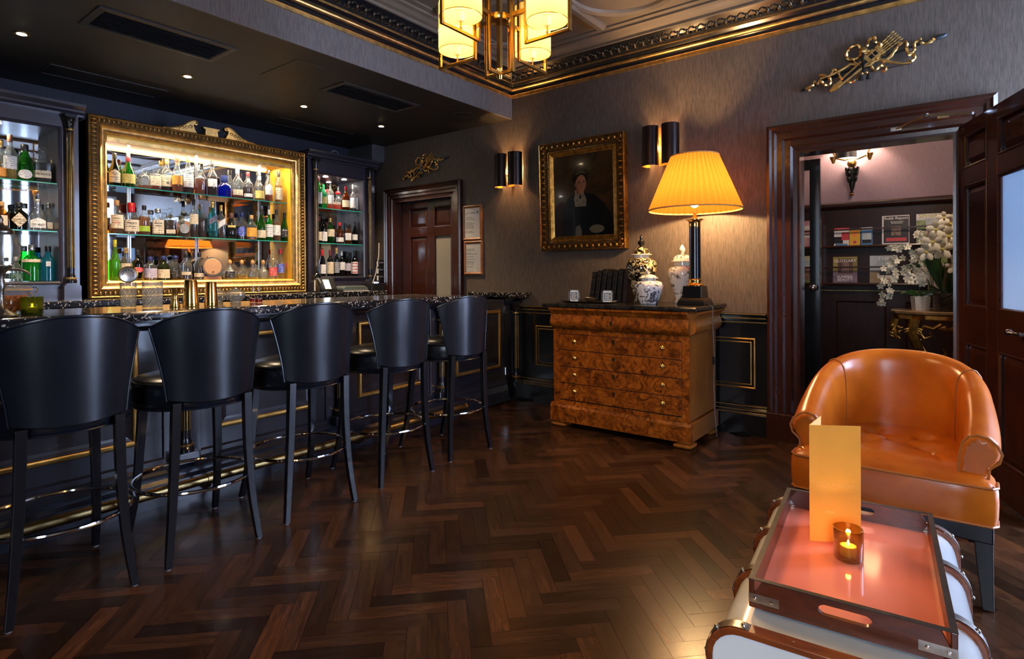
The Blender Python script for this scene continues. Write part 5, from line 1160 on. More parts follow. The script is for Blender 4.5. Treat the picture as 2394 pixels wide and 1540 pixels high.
# ================================================================ COMMODE
cm = thing('chest_of_drawers', 'burl walnut chest of drawers with dark marble top against the dado', 'chest of drawers', (-2.02, 4.28, 0))
x0, x1, y0, y1 = -2.595, -1.45, 3.975, 4.55
MB().box(x0, y0, .19, x1, y1, .80).build('carcass', walnut, cm); MB().box(x0, y0-.006, .19, x0+.055, y0, .80).build('front_stile', burl, cm); MB().box(x1-.055, y0-.006, .19, x1, y0, .80).build('front_stile', burl, cm); MB().box(x0+.055, y0-.006, .76, x1-.055, y0, .80).build('front_rail', burl, cm); MB().box(x0+.055, y0-.006, .19, x1-.055, y0, .215).build('front_rail', burl, cm)
MB().prism([(0, .045), (-.03, .045), (-.03, .16), (-.018, .18), (-.018, .19), (0, .19)], (x0-.02, y0, 0), Y, Z, X, x1-x0+.04).build('base_front', burl, cm); MB().box(x0-.02, y0, .045, x1+.02, y1, .18).build('base', walnut, cm, bev=.006)
for fx in (x0+.04, x1-.06):
    for fy in (y0+.02, y1-.10): MB().lathe([(.055, 0), (.07, .004), (.075, .02), (.05, .032), (.045, .046)], 16, (fx+.01, fy+.02, 0), 6).build('bracket_foot', walnut, cm, bev=.004)
dm = mat('drawer_gap', (.01, .004, .002), .6); zs = [.222, .357, .492, .627, .758]
MB().box(x0+.055, y0-.003, .215, x1-.055, y0+.001, .76).build('drawer_shadow_gap', dm, cm)
def shield(c, par):
    MB().prism([(-.013, .018), (-.007, .021), (0, .016), (.007, .021), (.013, .018), (.012, -.004), (0, -.024), (-.012, -.004)], (c[0], c[1], c[2]), X, Z, -Y, .003).build('escutcheon', brass, par, bev=.001)
    MB().prism([(-.002, .006), (.002, .006), (.002, -.008), (-.002, -.008)], (c[0], c[1]-.003, c[2]), X, Z, -Y, .0006).build('keyhole', dm, par)
for i in range(4):
    d = MB().box(x0+.058, y0-.010, zs[i]+.002, x1-.058, y0, zs[i+1]-.003).build('drawer', burl, cm, bev=.003); zc = (zs[i]+zs[i+1])/2
    for kx in (x0+.2, x1-.2):
        kn = MB().lathe([(0, 0), (.017, 0), (.018, .003), (.012, .006), (.008, .01), (.012, .014), (.008, .018), (0, .019)], 18).build('knob', brass, d, smooth=True, world=False)
        kn.matrix_local = wm(d).inverted() @ Matrix.Translation((kx, y0-.010, zc+.01)) @ Matrix.Rotation(R(90), 4, 'X')
    shield(((x0+x1)/2-.02, y0-.010, zc+.025), d)
# bulging top drawer
tp = [(0, .80), (-.012, .806), (-.040, .825), (-.050, .85), (-.048, .88), (-.038, .905), (-.034, .92), (-.045, .93), (-.05, .945), (-.075, .96), (-.078, .975), (0, .975)]
td = MB().prism([(a, b) for a, b in tp], (x0-.005, y0, 0), Y, Z, X, x1-x0+.01).build('top_drawer', burl, cm, smooth=40)
sp = MB(); sp.prism([(-a, b) for a, b in tp], (x1, y0-.005, 0), X, Z, Y, y1-y0); sp.build('top_side', walnut, cm, smooth=40)
MB().box(x0, y0, .80, x1, y1, .975).build('top_core', walnut, cm)
shield(((x0+x1)/2-.02, y0-.049, .865), td)
MB().box(x0-.07, y0-.085, .977, x1+.085, y1+.015, 1.012).build('marble_top', mat('grey_black_marble', (.020, .018, .017), .14, var=(25, .8)), cm, bev=.012)
ZT = 1.0125
# ginger jars
def jar(P, prof, lidp, m1, m2, rim, fin, finm, lab, foot=None):
    r = thing('ginger_jar', lab, 'jar', P, 0, 'lidded ginger jars')
    MB().lathe(prof, 36, P).build('body', m1, r, smooth=60); lidz = lidp[0][1]
    MB().lathe([(lidp[0][0]*.78, prof[-1][1]-.002), (lidp[0][0]*.78, lidz+.002)], 30, P).build('neck', rim, r, smooth=True)
    ld = MB().lathe(lidp, 36, P).build('lid', m2, r, smooth=60)
    MB().lathe([(lidp[0][0]*.96, lidz-.002), (lidp[0][0]*1.03, lidz+.001), (lidp[0][0]*1.03, lidz+.005), (lidp[0][0]*.9, lidz+.009)], 36, P).build('lid_rim', rim, ld, smooth=True)
    MB().lathe(fin, 18, P).build('finial', finm, ld, smooth=True); return r
porc = mat('porcelain', (.80, .72, .58), .12, coat=.5)
jb = mk_toile('black_gold_floral', (.008, .007, .006), (.66, .52, .27), 26, .52, .55); jw = mk_toile('grey_toile', (.76, .76, .78), (.06, .065, .09), 22, .49, .58); jw2 = mk_toile('sepia_toile', (.76, .74, .70), (.10, .085, .07), 20, .51, .60)
jar((-1.975, 4.33, ZT), [(.06, 0), (.062, .03), (.055, .04), (.075, .1), (.108, .2), (.124, .27), (.118, .32), (.095, .352), (.066, .362)], [(.082, .385), (.072, .395), (.06, .425), (.035, .445), (.02, .45)], jb, jb, porc, [(.018, .45), (.012, .458), (.026, .475), (.03, .487), (.022, .50), (.01, .51), (.014, .522), (.01, .54), (0, .552)], lacq, 'tall black ginger jar with gold floral pattern beneath the portrait')
jar((-1.825, 4.13, ZT), [(.066, 0), (.07, .005), (.085, .05), (.105, .11), (.110, .14), (.098, .168), (.066, .18)], [(.072, .197), (.068, .202), (.05, .22), (.025, .228), (.008, .23)], jw, jw2, jw, [(.006, .228), (.01, .234), (.009, .245), (0, .25)], porc, 'small squat white jar with grey toile pattern, in front')
jar((-1.655, 4.385, ZT), [(.062, 0), (.065, .006), (.052, .03), (.07, .09), (.105, .19), (.114, .235), (.105, .27), (.08, .29), (.066, .295)], [(.085, .325), (.07, .335), (.065, .36), (.045, .378), (.02, .382)], jw2, jw2, porc, [(.014, .38), (.012, .388), (.022, .41), (.023, .425), (.012, .45), (0, .462)], porc, 'tall white toile ginger jar partly behind the table lamp')
# leaning books
bk = mat('black_book_cloth', (.010, .009, .010), .42, bmp=(50, .2)); bkp = mat('book_pages', (.25, .2, .14), .7); bkg = mat('dull_gilt_line', (.20, .12, .045), .4, .6)
for i in range(7):
    xx = -2.445+i*.052; lean = R(9-i*.6); hh = .25+.012*((i*37) % 3); ww_ = .036 if i < 6 else .03
    r = thing('album_book', ('black cloth album leaning in the row on the chest, %s from the silver cup end' % ORD[i]) if i < 6 else 'thin plum black album standing last in the row beside black jar', 'book', (xx, 4.30, ZT), 0, 'row of black albums')
    m2_ = bk if i < 6 else mat('plum_cloth', (.02, .008, .014), .45)
    co, si = math.cos(lean), math.sin(lean)
    def bb_(u, v, d): return (xx+u*co+v*si, 4.30+d, ZT+.0005+v*co-u*si+ww_*si)
    def blk_(u0, u1, v0, v1, d0, d1):
        m = MB(); m.add([bb_(u, v, d) for d in (d0, d1) for u, v in ((u0, v0), (u1, v0), (u1, v1), (u0, v1))], [(0, 3, 2, 1), (4, 5, 6, 7), (0, 1, 5, 4), (1, 2, 6, 5), (2, 3, 7, 6), (3, 0, 4, 7)]); return m
    blk_(0, .004, 0, hh, 0, .19).build('cover', m2_, r); blk_(ww_-.004, ww_, 0, hh, 0, .19).build('cover', m2_, r); blk_(.0, ww_, 0, hh, -.004, .002).build('spine', m2_, r, bev=.002)
    blk_(.004, ww_-.004, .004, hh-.006, .002, .184).build('pages', bkp, r)
    for v in (.3, .72, .9): blk_(.001, ww_-.001, hh*v, hh*v+.004, -.0055, -.004).build('spine_band', bkg, r)
# silver tray with cups and bowl
tx, ty_ = -2.33, 4.07
r = thing('silver_tray', 'long silver serving tray lying before the black albums', 'tray', (tx, ty_, ZT))
MB().lathe([(.17, .004), (.172, .002), (.2, .010), (.205, .012), (.2, .013), (.17, .006), (0, .006)], 40, (tx, ty_, ZT), 5, 0, 1.12, .42).build('dish', silver, r, smooth=40)
for sg in (-1, 1): MB().tube([(tx+sg*.215, ty_-.03, ZT+.010), (tx+sg*.25, ty_-.022, ZT+.016), (tx+sg*.262, ty_, ZT+.018), (tx+sg*.25, ty_+.022, ZT+.016), (tx+sg*.215, ty_+.03, ZT+.010)], .005, 8).build('handle', silver, r, smooth=True)
zt2 = ZT+.0065
for xx, lab in ((-2.46, 'square engraved silver pot at the outer end of tray'), (-2.155, 'square engraved silver pot at the jar end of tray')):
    r = thing('silver_pot', lab, 'pot', (xx, ty_+.01, zt2), R(28), 'engraved silver pots')
    MB().lathe([(.052, .001), (.054, .004), (.054, .092), (.056, .095), (.05, .095), (.05, .05), (0, .05)], 32, (0, 0, 0), 9, 0, .78, .78).build('pot', silver, r, world=False, bev=.001)
    eng = mat('engraving', (.42, .39, .34), .3, .9)
    for a_ in range(4):
        d = Vector((math.cos(a_*math.pi/2), math.sin(a_*math.pi/2), 0)); t = Vector((-d.y, d.x, 0))
        MB().frame(d*.0424-t*.032+Z*.012, t, Z, d, .064, .07, [(0, 0), (0, .0006), (.002, .0006), (.002, 0)]).build('engraved_border', eng, r, world=False)
        MB().obox(d*.0421-t*.030+Z*.014, t, Z, d, .060, .066, .0005).build('engraved_panel', mat('dark_engraving', (.13, .12, .105), .35, .9, bmp=(120, .6)), r, world=False)
        for q in range(4): MB().obox(d*.0427-t*.022+Z*(.026+.013*q), t, Z, d, .044-.008*(q % 2), .003, .0005).build('engraved_line', eng, r, world=False)
r = thing('silver_bowl', 'small dark silver bowl between the two engraved pots', 'bowl', (-2.305, ty_, zt2))
MB().lathe([(0, .001), (.02, .001), (.026, .006), (.045, .026), (.05, .036), (.047, .036), (.04, .024), (.02, .01), (0, .008)], 28, (-2.305, ty_, zt2)).build('bowl', silver, r, smooth=50)
# ================================================================ TABLE LAMP
LX, LY = -1.508, 4.255
lp = thing('table_lamp', 'tall black and brass column lamp with pleated amber shade', 'table lamp', (LX, LY, ZT))
for a, b, z0, z1, m in ((.105, .1, 0, .022, lacq), (.1, .088, .022, .045, lacq), (.075, .068, .05, .14, lacq)):
    MB().add([(LX+sx*s, LY+sy*s, ZT+z) for s, z in ((a, z0), (b, z1)) for sx, sy in ((-1, -1), (1, -1), (1, 1), (-1, 1))], [(0, 3, 2, 1), (4, 5, 6, 7), (0, 1, 5, 4), (1, 2, 6, 5), (2, 3, 7, 6), (3, 0, 4, 7)]).build('base_block', m, lp, bev=.003)
MB().box(LX-.084, LY-.084, ZT+.045, LX+.084, LY+.084, ZT+.05).build('brass_line', brass, lp)
MB().lathe([(.065, .14), (.066, .148), (.05, .158), (.046, .17), (.05, .178), (.048, .19), (.044, .194)], 28, (LX, LY, ZT)).build('brass_foot', brass, lp, smooth=50)
MB().lathe([(.044, .19), (.042, .58)], 28, (LX, LY, ZT)).build('column', lacq, lp, smooth=True)
MB().lathe([(.043, .578), (.045, .582), (.043, .60), (.044, .62), (.05, .628), (.066, .634), (.066, .64), (0, .641)], 28, (LX, LY, ZT)).build('brass_capital', brass, lp, smooth=50)
MB().lathe([(.012, .64), (.018, .65), (.012, .665), (.014, .70), (0, .70)], 16, (LX, LY, ZT)).build('lamp_holder', brass, lp, smooth=True)
MB().sph((LX, LY, ZT+.76), .032).build('bulb', emitter('lamp_bulb', (1, .68, .3), 30), lp, smooth=True)
m = MB(); rings = []; n = 132
zs0, zs1 = ZT+.712, ZT+1.115
for z, rr in ((zs0, .335), (zs0+.006, .335), ((zs0+zs1)/2, .255), (zs1-.004, .172), (zs1, .172)): rings.append([(LX+(rr+(.0055*(1 if q % 3 else -1)))*math.cos(2*math.pi*q/n), LY+(rr+(.0055*(1 if q % 3 else -1)))*math.sin(2*math.pi*q/n), z) for q in range(n)])
m.loft(rings, cap=False); shd = m.build('pleated_shade', shade_mat('amber_silk', (.27, .084, .011), .03, (1, .42, .05)), lp)
for z, rr in ((zs0, .338), (zs1, .174)): MB().tube([(LX+rr*math.cos(2*math.pi*q/60), LY+rr*math.sin(2*math.pi*q/60), z) for q in range(60)], .006, 6, True).build('shade_trim', mat('shade_trim', (.72, .40, .11), .6), shd, smooth=True)
MB().tube([(LX-.17, LY, zs1-.01), (LX, LY, zs1-.01), (LX+.17, LY, zs1-.01)], .003, 6).build('shade_carrier', brass, lp); MB().lathe([(0, 0), (.006, 0), (.003, .012), (.002, .03), (0, .032)], 10, (LX, LY, zs1-.005)).build('finial', brass, lp)
light('POINT', 'lamp_light', (LX, LY, ZT+.80), 50, (1, .62, .27), .05, lp)
cd2 = thing('lamp_cord', 'thin grey lamp cord with inline switch hanging beside the chest', 'cord', (x1+.09, 4.2, 0))
pts = [(LX+.1, LY-.02, ZT+.004), (x1+.07, LY-.06, ZT+.006), (x1+.092, LY-.06, ZT-.01), (x1+.095, LY-.06, .8), (x1+.10, LY-.05, .62), (x1+.095, LY-.05, .45), (x1+.10, LY-.05, .25), (x1+.10, LY, .04)]
MB().tube(pts, .003, 6).build('cable', mat('cord_grey', (.16, .16, .18), .4), cd2, smooth=True); MB().box(x1+.087, LY-.06, .58, x1+.107, LY-.042, .64).build('inline_switch', blkplastic, cd2, bev=.003)
# ================================================================ CHANDELIER
def chandelier(cx, cy, lab, rz=0, E=19):
    r = thing('chandelier', lab, 'chandelier', (cx, cy, 2.25), rz)
    C0 = Vector((0, 0, -2.25))
    def V(x, y, z): return Vector((x, y, z-2.25))
    bw = .016
    for ang in (0, 90):
        d = Vector((math.cos(R(ang)), math.sin(R(ang)), 0)); a = .085
        m = MB(); m.bar(V(0, 0, 2.265)-d*a, V(0, 0, 2.265)+d*a, bw, bw)
        for sg in (-1, 1): m.bar(V(0, 0, 2.257)+d*a*sg, V(0, 0, 3.02)+d*a*sg, bw, bw, d)
        m.bar(V(0, 0, 3.02)-d*a, V(0, 0, 3.02)+d*a, bw, bw); m.build('centre_frame', brass, r, world=False, bev=.002)
    MB().bar(V(0, 0, 2.26), V(0, 0, 3.28), .022, .022, (1, 0, 0)).build('stem', brass, r, world=False)
    MB().lathe([(0, 2.235-2.25), (.012, 2.235-2.25), (.016, 2.25-2.25), (.016, 2.285-2.25), (.01, 2.295-2.25), (0, 2.295-2.25)], 14).build('finial', brass, r, world=False, smooth=40)
    MB().lathe([(0, .27), (.05, .275), (.056, .285), (.056, .305), (.05, .31), (0, .31)], 26).build('hub', brass, r, world=False, smooth=40)
    MB().lathe([(0, 3.25-2.25), (.06, 3.25-2.25), (.07, 3.27-2.25), (.07, 3.3-2.25), (0, 3.3-2.25)], 24).build('ceiling_rose', brass, r, world=False, smooth=40)
    sm = MATS.get('chandelier_shade') or shade_mat('chandelier_shade', (.22, .13, .03), .30, (1, .62, .14))
    lm = MATS.get('shade_diffuser') or shade_mat('shade_diffuser', (.9, .85, .7), 6.0, (1, .90, .68))
    hm = MATS.get('warm_holder') or mat('warm_holder', (.75, .55, .25), .5, emit=((1, .7, .2), .5))
    for ang in (0, 90, 180, 270):
        d = Vector((math.cos(R(ang)), math.sin(R(ang)), 0)); c = d*.29
        arm = MB().bar(V(0, 0, 2.54)+d*.05, V(0, 0, 2.54)+d*.17, .02, .02).build('arm', brass, r, world=False)
        f = MB(); hw = .125
        f.bar(V(0, 0, 2.382)+c-d*hw, V(0, 0, 2.382)+c+d*hw, .015, .015)
        for sg in (-1, 1): f.bar(V(0, 0, 2.375)+c+d*hw*sg, V(0, 0, 2.76)+c+d*hw*sg, .015, .015, d)
        f.bar(V(0, 0, 2.755)+c-d*hw, V(0, 0, 2.755)+c+d*hw, .015, .015)
        fo = f.build('lantern_frame', brass, r, world=False, bev=.0015)
        P = V(0, 0, 0)+c
        MB().lathe([(.1, 2.45), (.1, 2.70)], 40, P).build('shade', sm, fo, world=False, smooth=True).data.polygons
        sh = [o for o in fo.children if o.name.startswith('shade')][0]
        import bmesh
        bm = bmesh.new(); bm.from_mesh(sh.data); bmesh.ops.delete(bm, geom=[q for q in bm.faces if len(q.verts) > 4], context='FACES'); bm.to_mesh(sh.data); bm.free()
        for z in (2.45, 2.70): MB().tube([P+Vector((.1*math.cos(t*math.pi/20), .1*math.sin(t*math.pi/20), z)) for t in range(40)], .002, 5, True).build('shade_rim', brass, fo, world=False)
        MB().lathe([(0, 2.560), (.096, 2.560), (.096, 2.562), (0, 2.562)], 32, P).build('glow_disc', lm, fo, world=False)
        MB().lathe([(0, 2.43), (.018, 2.43), (.019, 2.435), (.019, 2.475), (.022, 2.478), (.022, 2.484), (0, 2.486)], 18, P).build('lamp_holder', hm, fo, world=False, smooth=40)
        MB().tube([P+Z*2.385, P+Z*2.432], .005, 8).build('holder_stem', brass, fo, world=False)
        l = light('POINT', 'lantern_light', (0, 0, 0), E, WARM, .03); l.parent = r; l.location = P+Z*2.525
    return r
ch = chandelier(-1.8, 2.27, 'brass four-lantern chandelier with cylindrical cream shades hanging from the ceiling')
dup(ch, (.2, -.9, 2.25), 0, 'unseen second brass four-lantern chandelier, added behind the viewpoint as warm fill')  # unseen copy added to fill the room with warm light from behind
# ================================================================ TAN ARMCHAIR
ac = thing('tub_armchair', 'tan leather tub armchair with buttoned seat and dark legs', 'armchair', (-.185, 3.10, 0), R(-2))
def upath(n=60):
    """U-shaped centre line, front of one arm round the back to the other: (x, y, outward normal, s)"""
    w_, f_, rb_ = .285, -.335, .335; pts = []
    L1 = .30; tot = 2*L1+math.pi*.5*(w_+rb_)
    for i in range(n+1):
        s = i/n
        if s < .22: t = s/.22; pts.append((-w_-.008*math.sin(t*3.1), f_+t*(L1), Vector((-1, 0, 0)), s))
        elif s > .78: t = (1-s)/.22; pts.append((w_+.008*math.sin(t*3.1), f_+t*(L1), Vector((1, 0, 0)), s))
        else:
            a = math.pi-(s-.22)/.56*math.pi; p = .84
            ca, sa = math.cos(a), math.sin(a)
            pts.append((w_*math.copysign(abs(ca)**p, ca), f_+L1+rb_*abs(sa)**p, Vector((ca/w_, sa/rb_, 0)).normalized(), s))
    return pts
def sec(s):
    """cross-section (outward offset, height), height rises from arm to back"""
    k_ = max(0, math.sin(math.pi*s))**1.25; Hh = .635+.235*k_; q = 1-.45*k_
    return [(-.052, .36), (-.056, .46), (-.054, Hh-.16), (-.050, Hh-.08), (-.042, Hh-.035), (-.022, Hh-.008), (.005, Hh), (.03*q+.005, Hh-.008), (.062*q, Hh-.032), (.074*q, Hh-.062), (.066*q, Hh-.094), (.046*q, Hh-.112), (.036, Hh-.125), (.034, Hh-.19), (.036, .40), (.032, .34)]
rings = []
for x, y, n_, s in upath():
    rings.append([(x+n_.x*o_, y+n_.y*o_, z) for o_, z in sec(s)])
MB().loft(rings).build('shell', tanL, ac, smooth=60, world=False, sub=1)
for s in (.0, 1.0):
    x, y, n_, _ = upath()[0 if s == 0 else -1]
    MB().tube([(x+n_.x*o_, y-.003, z) for o_, z in sec(s)], .005, 6).build('arm_piping', tanS, ac, smooth=True, world=False)
for s in (.30, .70):
    x, y, n_, _ = min(upath(), key=lambda t: abs(t[3]-s))
    MB().tube([(x+n_.x*(o_*1.02), y+n_.y*(o_*1.02), z+(.002 if i > 4 else 0)) for i, (o_, z) in enumerate(sec(s)[1:10])], .0028, 6).build('back_seam', tanS, ac, smooth=True, world=False)
# seat: outline superellipse-like D, tufted top
nx_, ny_ = 48, 44; verts = []; faces = []
tuf = [(-.13, -.10), (.13, -.10), (-.1, .10), (.1, .10), (0, 0)]
def ztop(x, y):
    e = min(1, (1-abs(x)/.345)*7)*min(1, (y+.385)*10); e = max(0, e)
    z = .452+.052*math.sqrt(e)
    for a, b in tuf:
        d = math.hypot(x-a, y-b); z -= .034*math.exp(-(d/.028)**2)+.016*math.exp(-(d/.07)**2)
    for (a, b), (c, d_) in (((-.13, -.10), (0, 0)), ((.13, -.10), (0, 0)), ((-.1, .10), (0, 0)), ((.1, .10), (0, 0)), ((-.13, -.10), (-.2, -.34)), ((.13, -.10), (.2, -.34)), ((-.13, -.1), (-.3, -.05)), ((.13, -.1), (.3, -.05))):
        ux, uy = c-a, d_-b; l2 = ux*ux+uy*uy; t = max(0, min(1, ((x-a)*ux+(y-b)*uy)/l2)); q = math.hypot(x-a-t*ux, y-b-t*uy)
        z -= .011*math.exp(-(q/.014)**2)*(1-.8*t if abs(c) > .15 else 1)
    return z
def hw(y): return .345 if y < -.30 else (.345-.075*min(1, (y+.30)/.06) if y < .05 else .27*math.sqrt(max(.02, 1-((y-.05)/.27)**2)))
for j in range(ny_+1):
    y = -.385+.665*j/ny_
    for i in range(nx_+1):
        x = (i/nx_*2-1)*hw(y); cr = .03*max(0, (abs(x)-.31)/.035)**2 if y < -.3 else 0
        verts.append((x, y+(cr if j == 0 else 0), ztop(x, y)))
for j in range(ny_):
    for i in range(nx_): a = j*(nx_+1)+i; faces.append((a, a+1, a+nx_+2, a+nx_+1))
m = MB(); m.add(verts, faces)
MB_top = m.build('seat_cushion', tanL, ac, smooth=70, world=False)
for a, b in tuf: MB().sph((a, b, ztop(a, b)+.002), .009, 8, 6).build('tuft_button', tanL, MB_top, smooth=True, world=False)
fr_ = [(-.345, -.29), (-.345, -.36), (-.33, -.382), (-.2, -.39), (0, -.393), (.2, -.39), (.33, -.382), (.345, -.36), (.345, -.29)]
def band(pts, prof): return MB().loft([[(x*(1+o_), y-o_*.4 if y < -.3 else y, z) for x, y in pts] for o_, z in prof], cap=False, closed=False)
sb = band(fr_, [(0, .455), (.012, .44), (.016, .40), (.012, .35), (0, .315)]); sb.build('seat_front', tanL, ac, smooth=70, world=False)
MB().tube([(x*1.004, y-.002, .455) for x, y in fr_], .0055, 6).build('seat_piping', tanS, ac, smooth=True, world=False)
MB().tube([(x*1.004, y-.002, .315) for x, y in fr_], .005, 6).build('seat_piping', tanS, ac, smooth=True, world=False)
MB().box(-.335, -.372, .245, .335, .26, .335).build('seat_rail', stoolW, ac, world=False, bev=.006)
for lx, ly, fx, fy in ((-.305, -.342, -.318, -.362), (.305, -.342, .318, -.362), (-.24, .22, -.27, .30), (.24, .22, .27, .30)):
    MB().bar((fx, fy, .001), (lx, ly, .25), .034, .034, (0, 1, 0), .056, .056).build('leg', stoolW, ac, world=False, bev=.003)
# ================================================================ TRUNK TABLE
TR = R(4.5)
tk = thing('trunk_table', 'cream steamer trunk table with wooden straps and steel corners', 'trunk table', (-.203, 1.747, 0), TR)
def rrect(hx, z0, z1, rad, n=6):
    out = []
    for cx, cz, a0 in ((hx-rad, z1-rad, 0), (-hx+rad, z1-rad, 90), (-hx+rad, z0+rad, 180), (hx-rad, z0+rad, 270)):
        for i in range(n+1): a = R(a0+90*i/n); out.append((cx+rad*math.cos(a), cz+rad*math.sin(a)))
    return out
hx, hy, zt = .255, .43, .452
oc = [(x, z) for x, z in rrect(hx, .035, zt, .062)]
MB().loft([[(x, y, z) for x, z in oc] for y in (-hy, hy)]).build('body', cream, tk, smooth=40, world=False)
o1 = rrect(hx+.013, .022, zt+.013, .072); i1 = rrect(hx-.001, .036, zt-.001, .06)
ys = (-hy-.008, -.145, .145, hy-.027)
for y in ys:
    m = MB(); w_ = .036; m.loft([[(x, y, z) for x, z in i1], [(x, y, z) for x, z in o1], [(x, y+w_, z) for x, z in o1], [(x, y+w_, z) for x, z in i1], [(x, y, z) for x, z in i1]], cap=False)
    s_ = m.build('wooden_strap', redwood, tk, smooth=40, world=False, bev=.003)
    for sg in (-1, 1):
        cc_ = (sg*(hx-.06), zt-.06); A = [R(90-sg*(-14+118*i/12)) for i in range(13)]
        a_ = [(cc_[0]+.0755*math.cos(t), cc_[1]+.0755*math.sin(t)) for t in A]; b_ = [(cc_[0]+.072*math.cos(t), cc_[1]+.072*math.sin(t)) for t in A]
        MB().loft([[(x, y+.004, z) for x, z in a_], [(x, y+w_-.004, z) for x, z in a_]], cap=False, closed=False).build('steel_corner', steel, s_, smooth=True, world=False)
        for t in (A[1], A[6], A[11]): MB().sph((cc_[0]+.0745*math.cos(t), y+w_/2, cc_[1]+.0745*math.sin(t)), .0065, 8, 6).build('rivet', steel, s_, smooth=True, world=False)
    for x in ((-.09, .09) if abs(y) > .2 else ()): MB().sph((x, y+w_/2, zt+.0085), .005, 8, 6).build('rivet', steel, s_, smooth=True, world=False)
for sg in (-1, 1):
    for e in (-1, 1): MB().prism([(0, 0), (sg*.07, 0), (sg*.05, .05), (0, .07)][::sg], (-sg*hx, e*(hy+.001) if e < 0 else hy-.002, .04), X, Z, Y, .004).build('corner_plate', steel, tk, world=False)
    for e in (-1, 1): MB().lathe([(.02, 0), (.024, .004), (.024, .03), (0, .036)], 14, (sg*.2, e*.36, 0)).build('foot', blkplastic, tk, world=False)
# ================================================================ TRAY, MENU, CANDLE
ty0 = zt+.0135
tr_ = thing('butler_tray', 'dark wooden butler tray with glossy coral inside on the trunk', 'tray', (-.203, 1.747, ty0), TR)
tw, tl, tt, th = .195, .335, .012, .066
MB().box(-tw+.002, -tl+.002, .0, tw-.002, tl-.002, .008).build('base', traywood, tr_, world=False)
MB().box(-tw+tt, -tl+tt, .008, tw-tt, tl-tt, .0095).build('coral_floor', coral, tr_, world=False)
for sg in (-1, 1):
    MB().box(sg*tw, -tl, 0, sg*(tw-tt), tl, th).build('side_wall', traywood, tr_, world=False, bev=.002)
    MB().box(sg*(tw+.0005), -tl, th-.001, sg*(tw-tt-.0005), tl, th+.0012).build('worn_edge', mat('worn_black_edge', (.018, .014, .010), .4, var=(60, .9)), tr_, world=False)
    # end wall with a stadium handle slot
    n = 32; ho = []; oo = []
    for i in range(n):
        a = 2*math.pi*i/n; ca, sa = math.cos(a), math.sin(a)
        ho.append((math.copysign(.035, ca)+.016*ca if abs(ca) > 1e-6 else 0, .040+.012*sa)); k_ = 1/max(abs(ca)/(tw-tt), abs(sa)/(th/2)); oo.append((ca*k_, th/2+sa*k_))
    m = MB(); ya, yb_ = (sg*tl, sg*(tl-tt))
    m.loft([[(x, ya, z) for x, z in oo], [(x, ya, z) for x, z in ho], [(x, yb_, z) for x, z in ho], [(x, yb_, z) for x, z in oo], [(x, ya, z) for x, z in oo]], cap=False)
    m.build('handle_wall', traywood, tr_, world=False)
    MB().box(-tw+tt, sg*(tl+.0005), th-.001, tw-tt, sg*(tl-tt-.0005), th+.0012).build('worn_edge', MATS['worn_black_edge'], tr_, world=False)
    for sx in (-1, 1):
        pl = MB().box(sx*tw, sg*(tl+.0015), .014, sx*(tw-.065), sg*tl, .034).build('corner_plate', steel, tr_, world=False)
        for q in (.014, .05): MB().lathe([(0, 0), (.0045, 0), (.004, .0015), (0, .002)], 10).build('screw', chrome, pl, world=False).matrix_local = Matrix.Translation((sx*(tw-q), sg*(tl+.0015), .024)) @ Matrix.Rotation(R(90)*(1 if sg < 0 else -1), 4, 'X')
zf = ty0+.0097
A_ = hit(1893, 1264, 2, zf); B_ = hit(2013, 1270, 2, zf); A_.z = B_.z = zf
mn = thing('menu_card', 'tall folded orange menu card embossed The Chelsea standing on the tray', 'menu', A_)
Um = (B_-A_).normalized(); Nm = Vector((Um.y, -Um.x, 0)); wm_ = (B_-A_).length; hm_ = .335
tiltv = (Z+Nm*.0).normalized()
fp = MB().obox(A_-Nm*.0012, Um, Z, Nm, wm_, hm_, .0012).build('front_panel', orange, mn)
Ub = (Vector((-.30, 1, 0))).normalized(); bdir = (Um*.55-Nm*.83).normalized()
MB().obox(A_-Nm*.0014, bdir, Z, Vector((bdir.y, -bdir.x, 0)), wm_*.98, hm_, .0012).build('back_panel', orange, mn)
O_ = A_+Um*wm_*.52+Nm*.0002+Z*hm_*.475
emb = mat('embossed_orange', (.98, .52, .12), .4)
sl = (Z+Um*.18).normalized()
t1 = text('embossed_name', 'The Chelsea', .0235, O_+Z*.004, Um, sl, emb, fp, .0006)
text('embossed_word', 'BAR', .0065, O_+Um*.022-Z*.014, Um, Z, emb, fp, .0004)
MB().obox(O_-Z*.0135-Um*.005, Um, Z, Nm, .018, .0008, .0004).build('embossed_rule', emb, fp); MB().obox(O_-Z*.0145+Um*.031, Um, Z, Nm, .018, .0008, .0004).build('embossed_rule', emb, fp)
MB().obox(O_-Um*.052+Z*.0125, Um, Z, Nm, .04, .0009, .0004).build('embossed_rule', emb, fp)
text('foil_word', 'MENU', .009, A_+Um*wm_*.41+Nm*.0002+Z*hm_*.255, Um, Z, orange2, fp, .0004)
Pc = hit(1983, 1305, 2, zf); Pc.z = zf
tealight(Pc, .036, .084, thin_glass('amber_cup', (.72, .52, .20), .05, .02, (.4, .25, .06), 1.6), 'amber glass tealight burning on the coral tray', k=1.3)
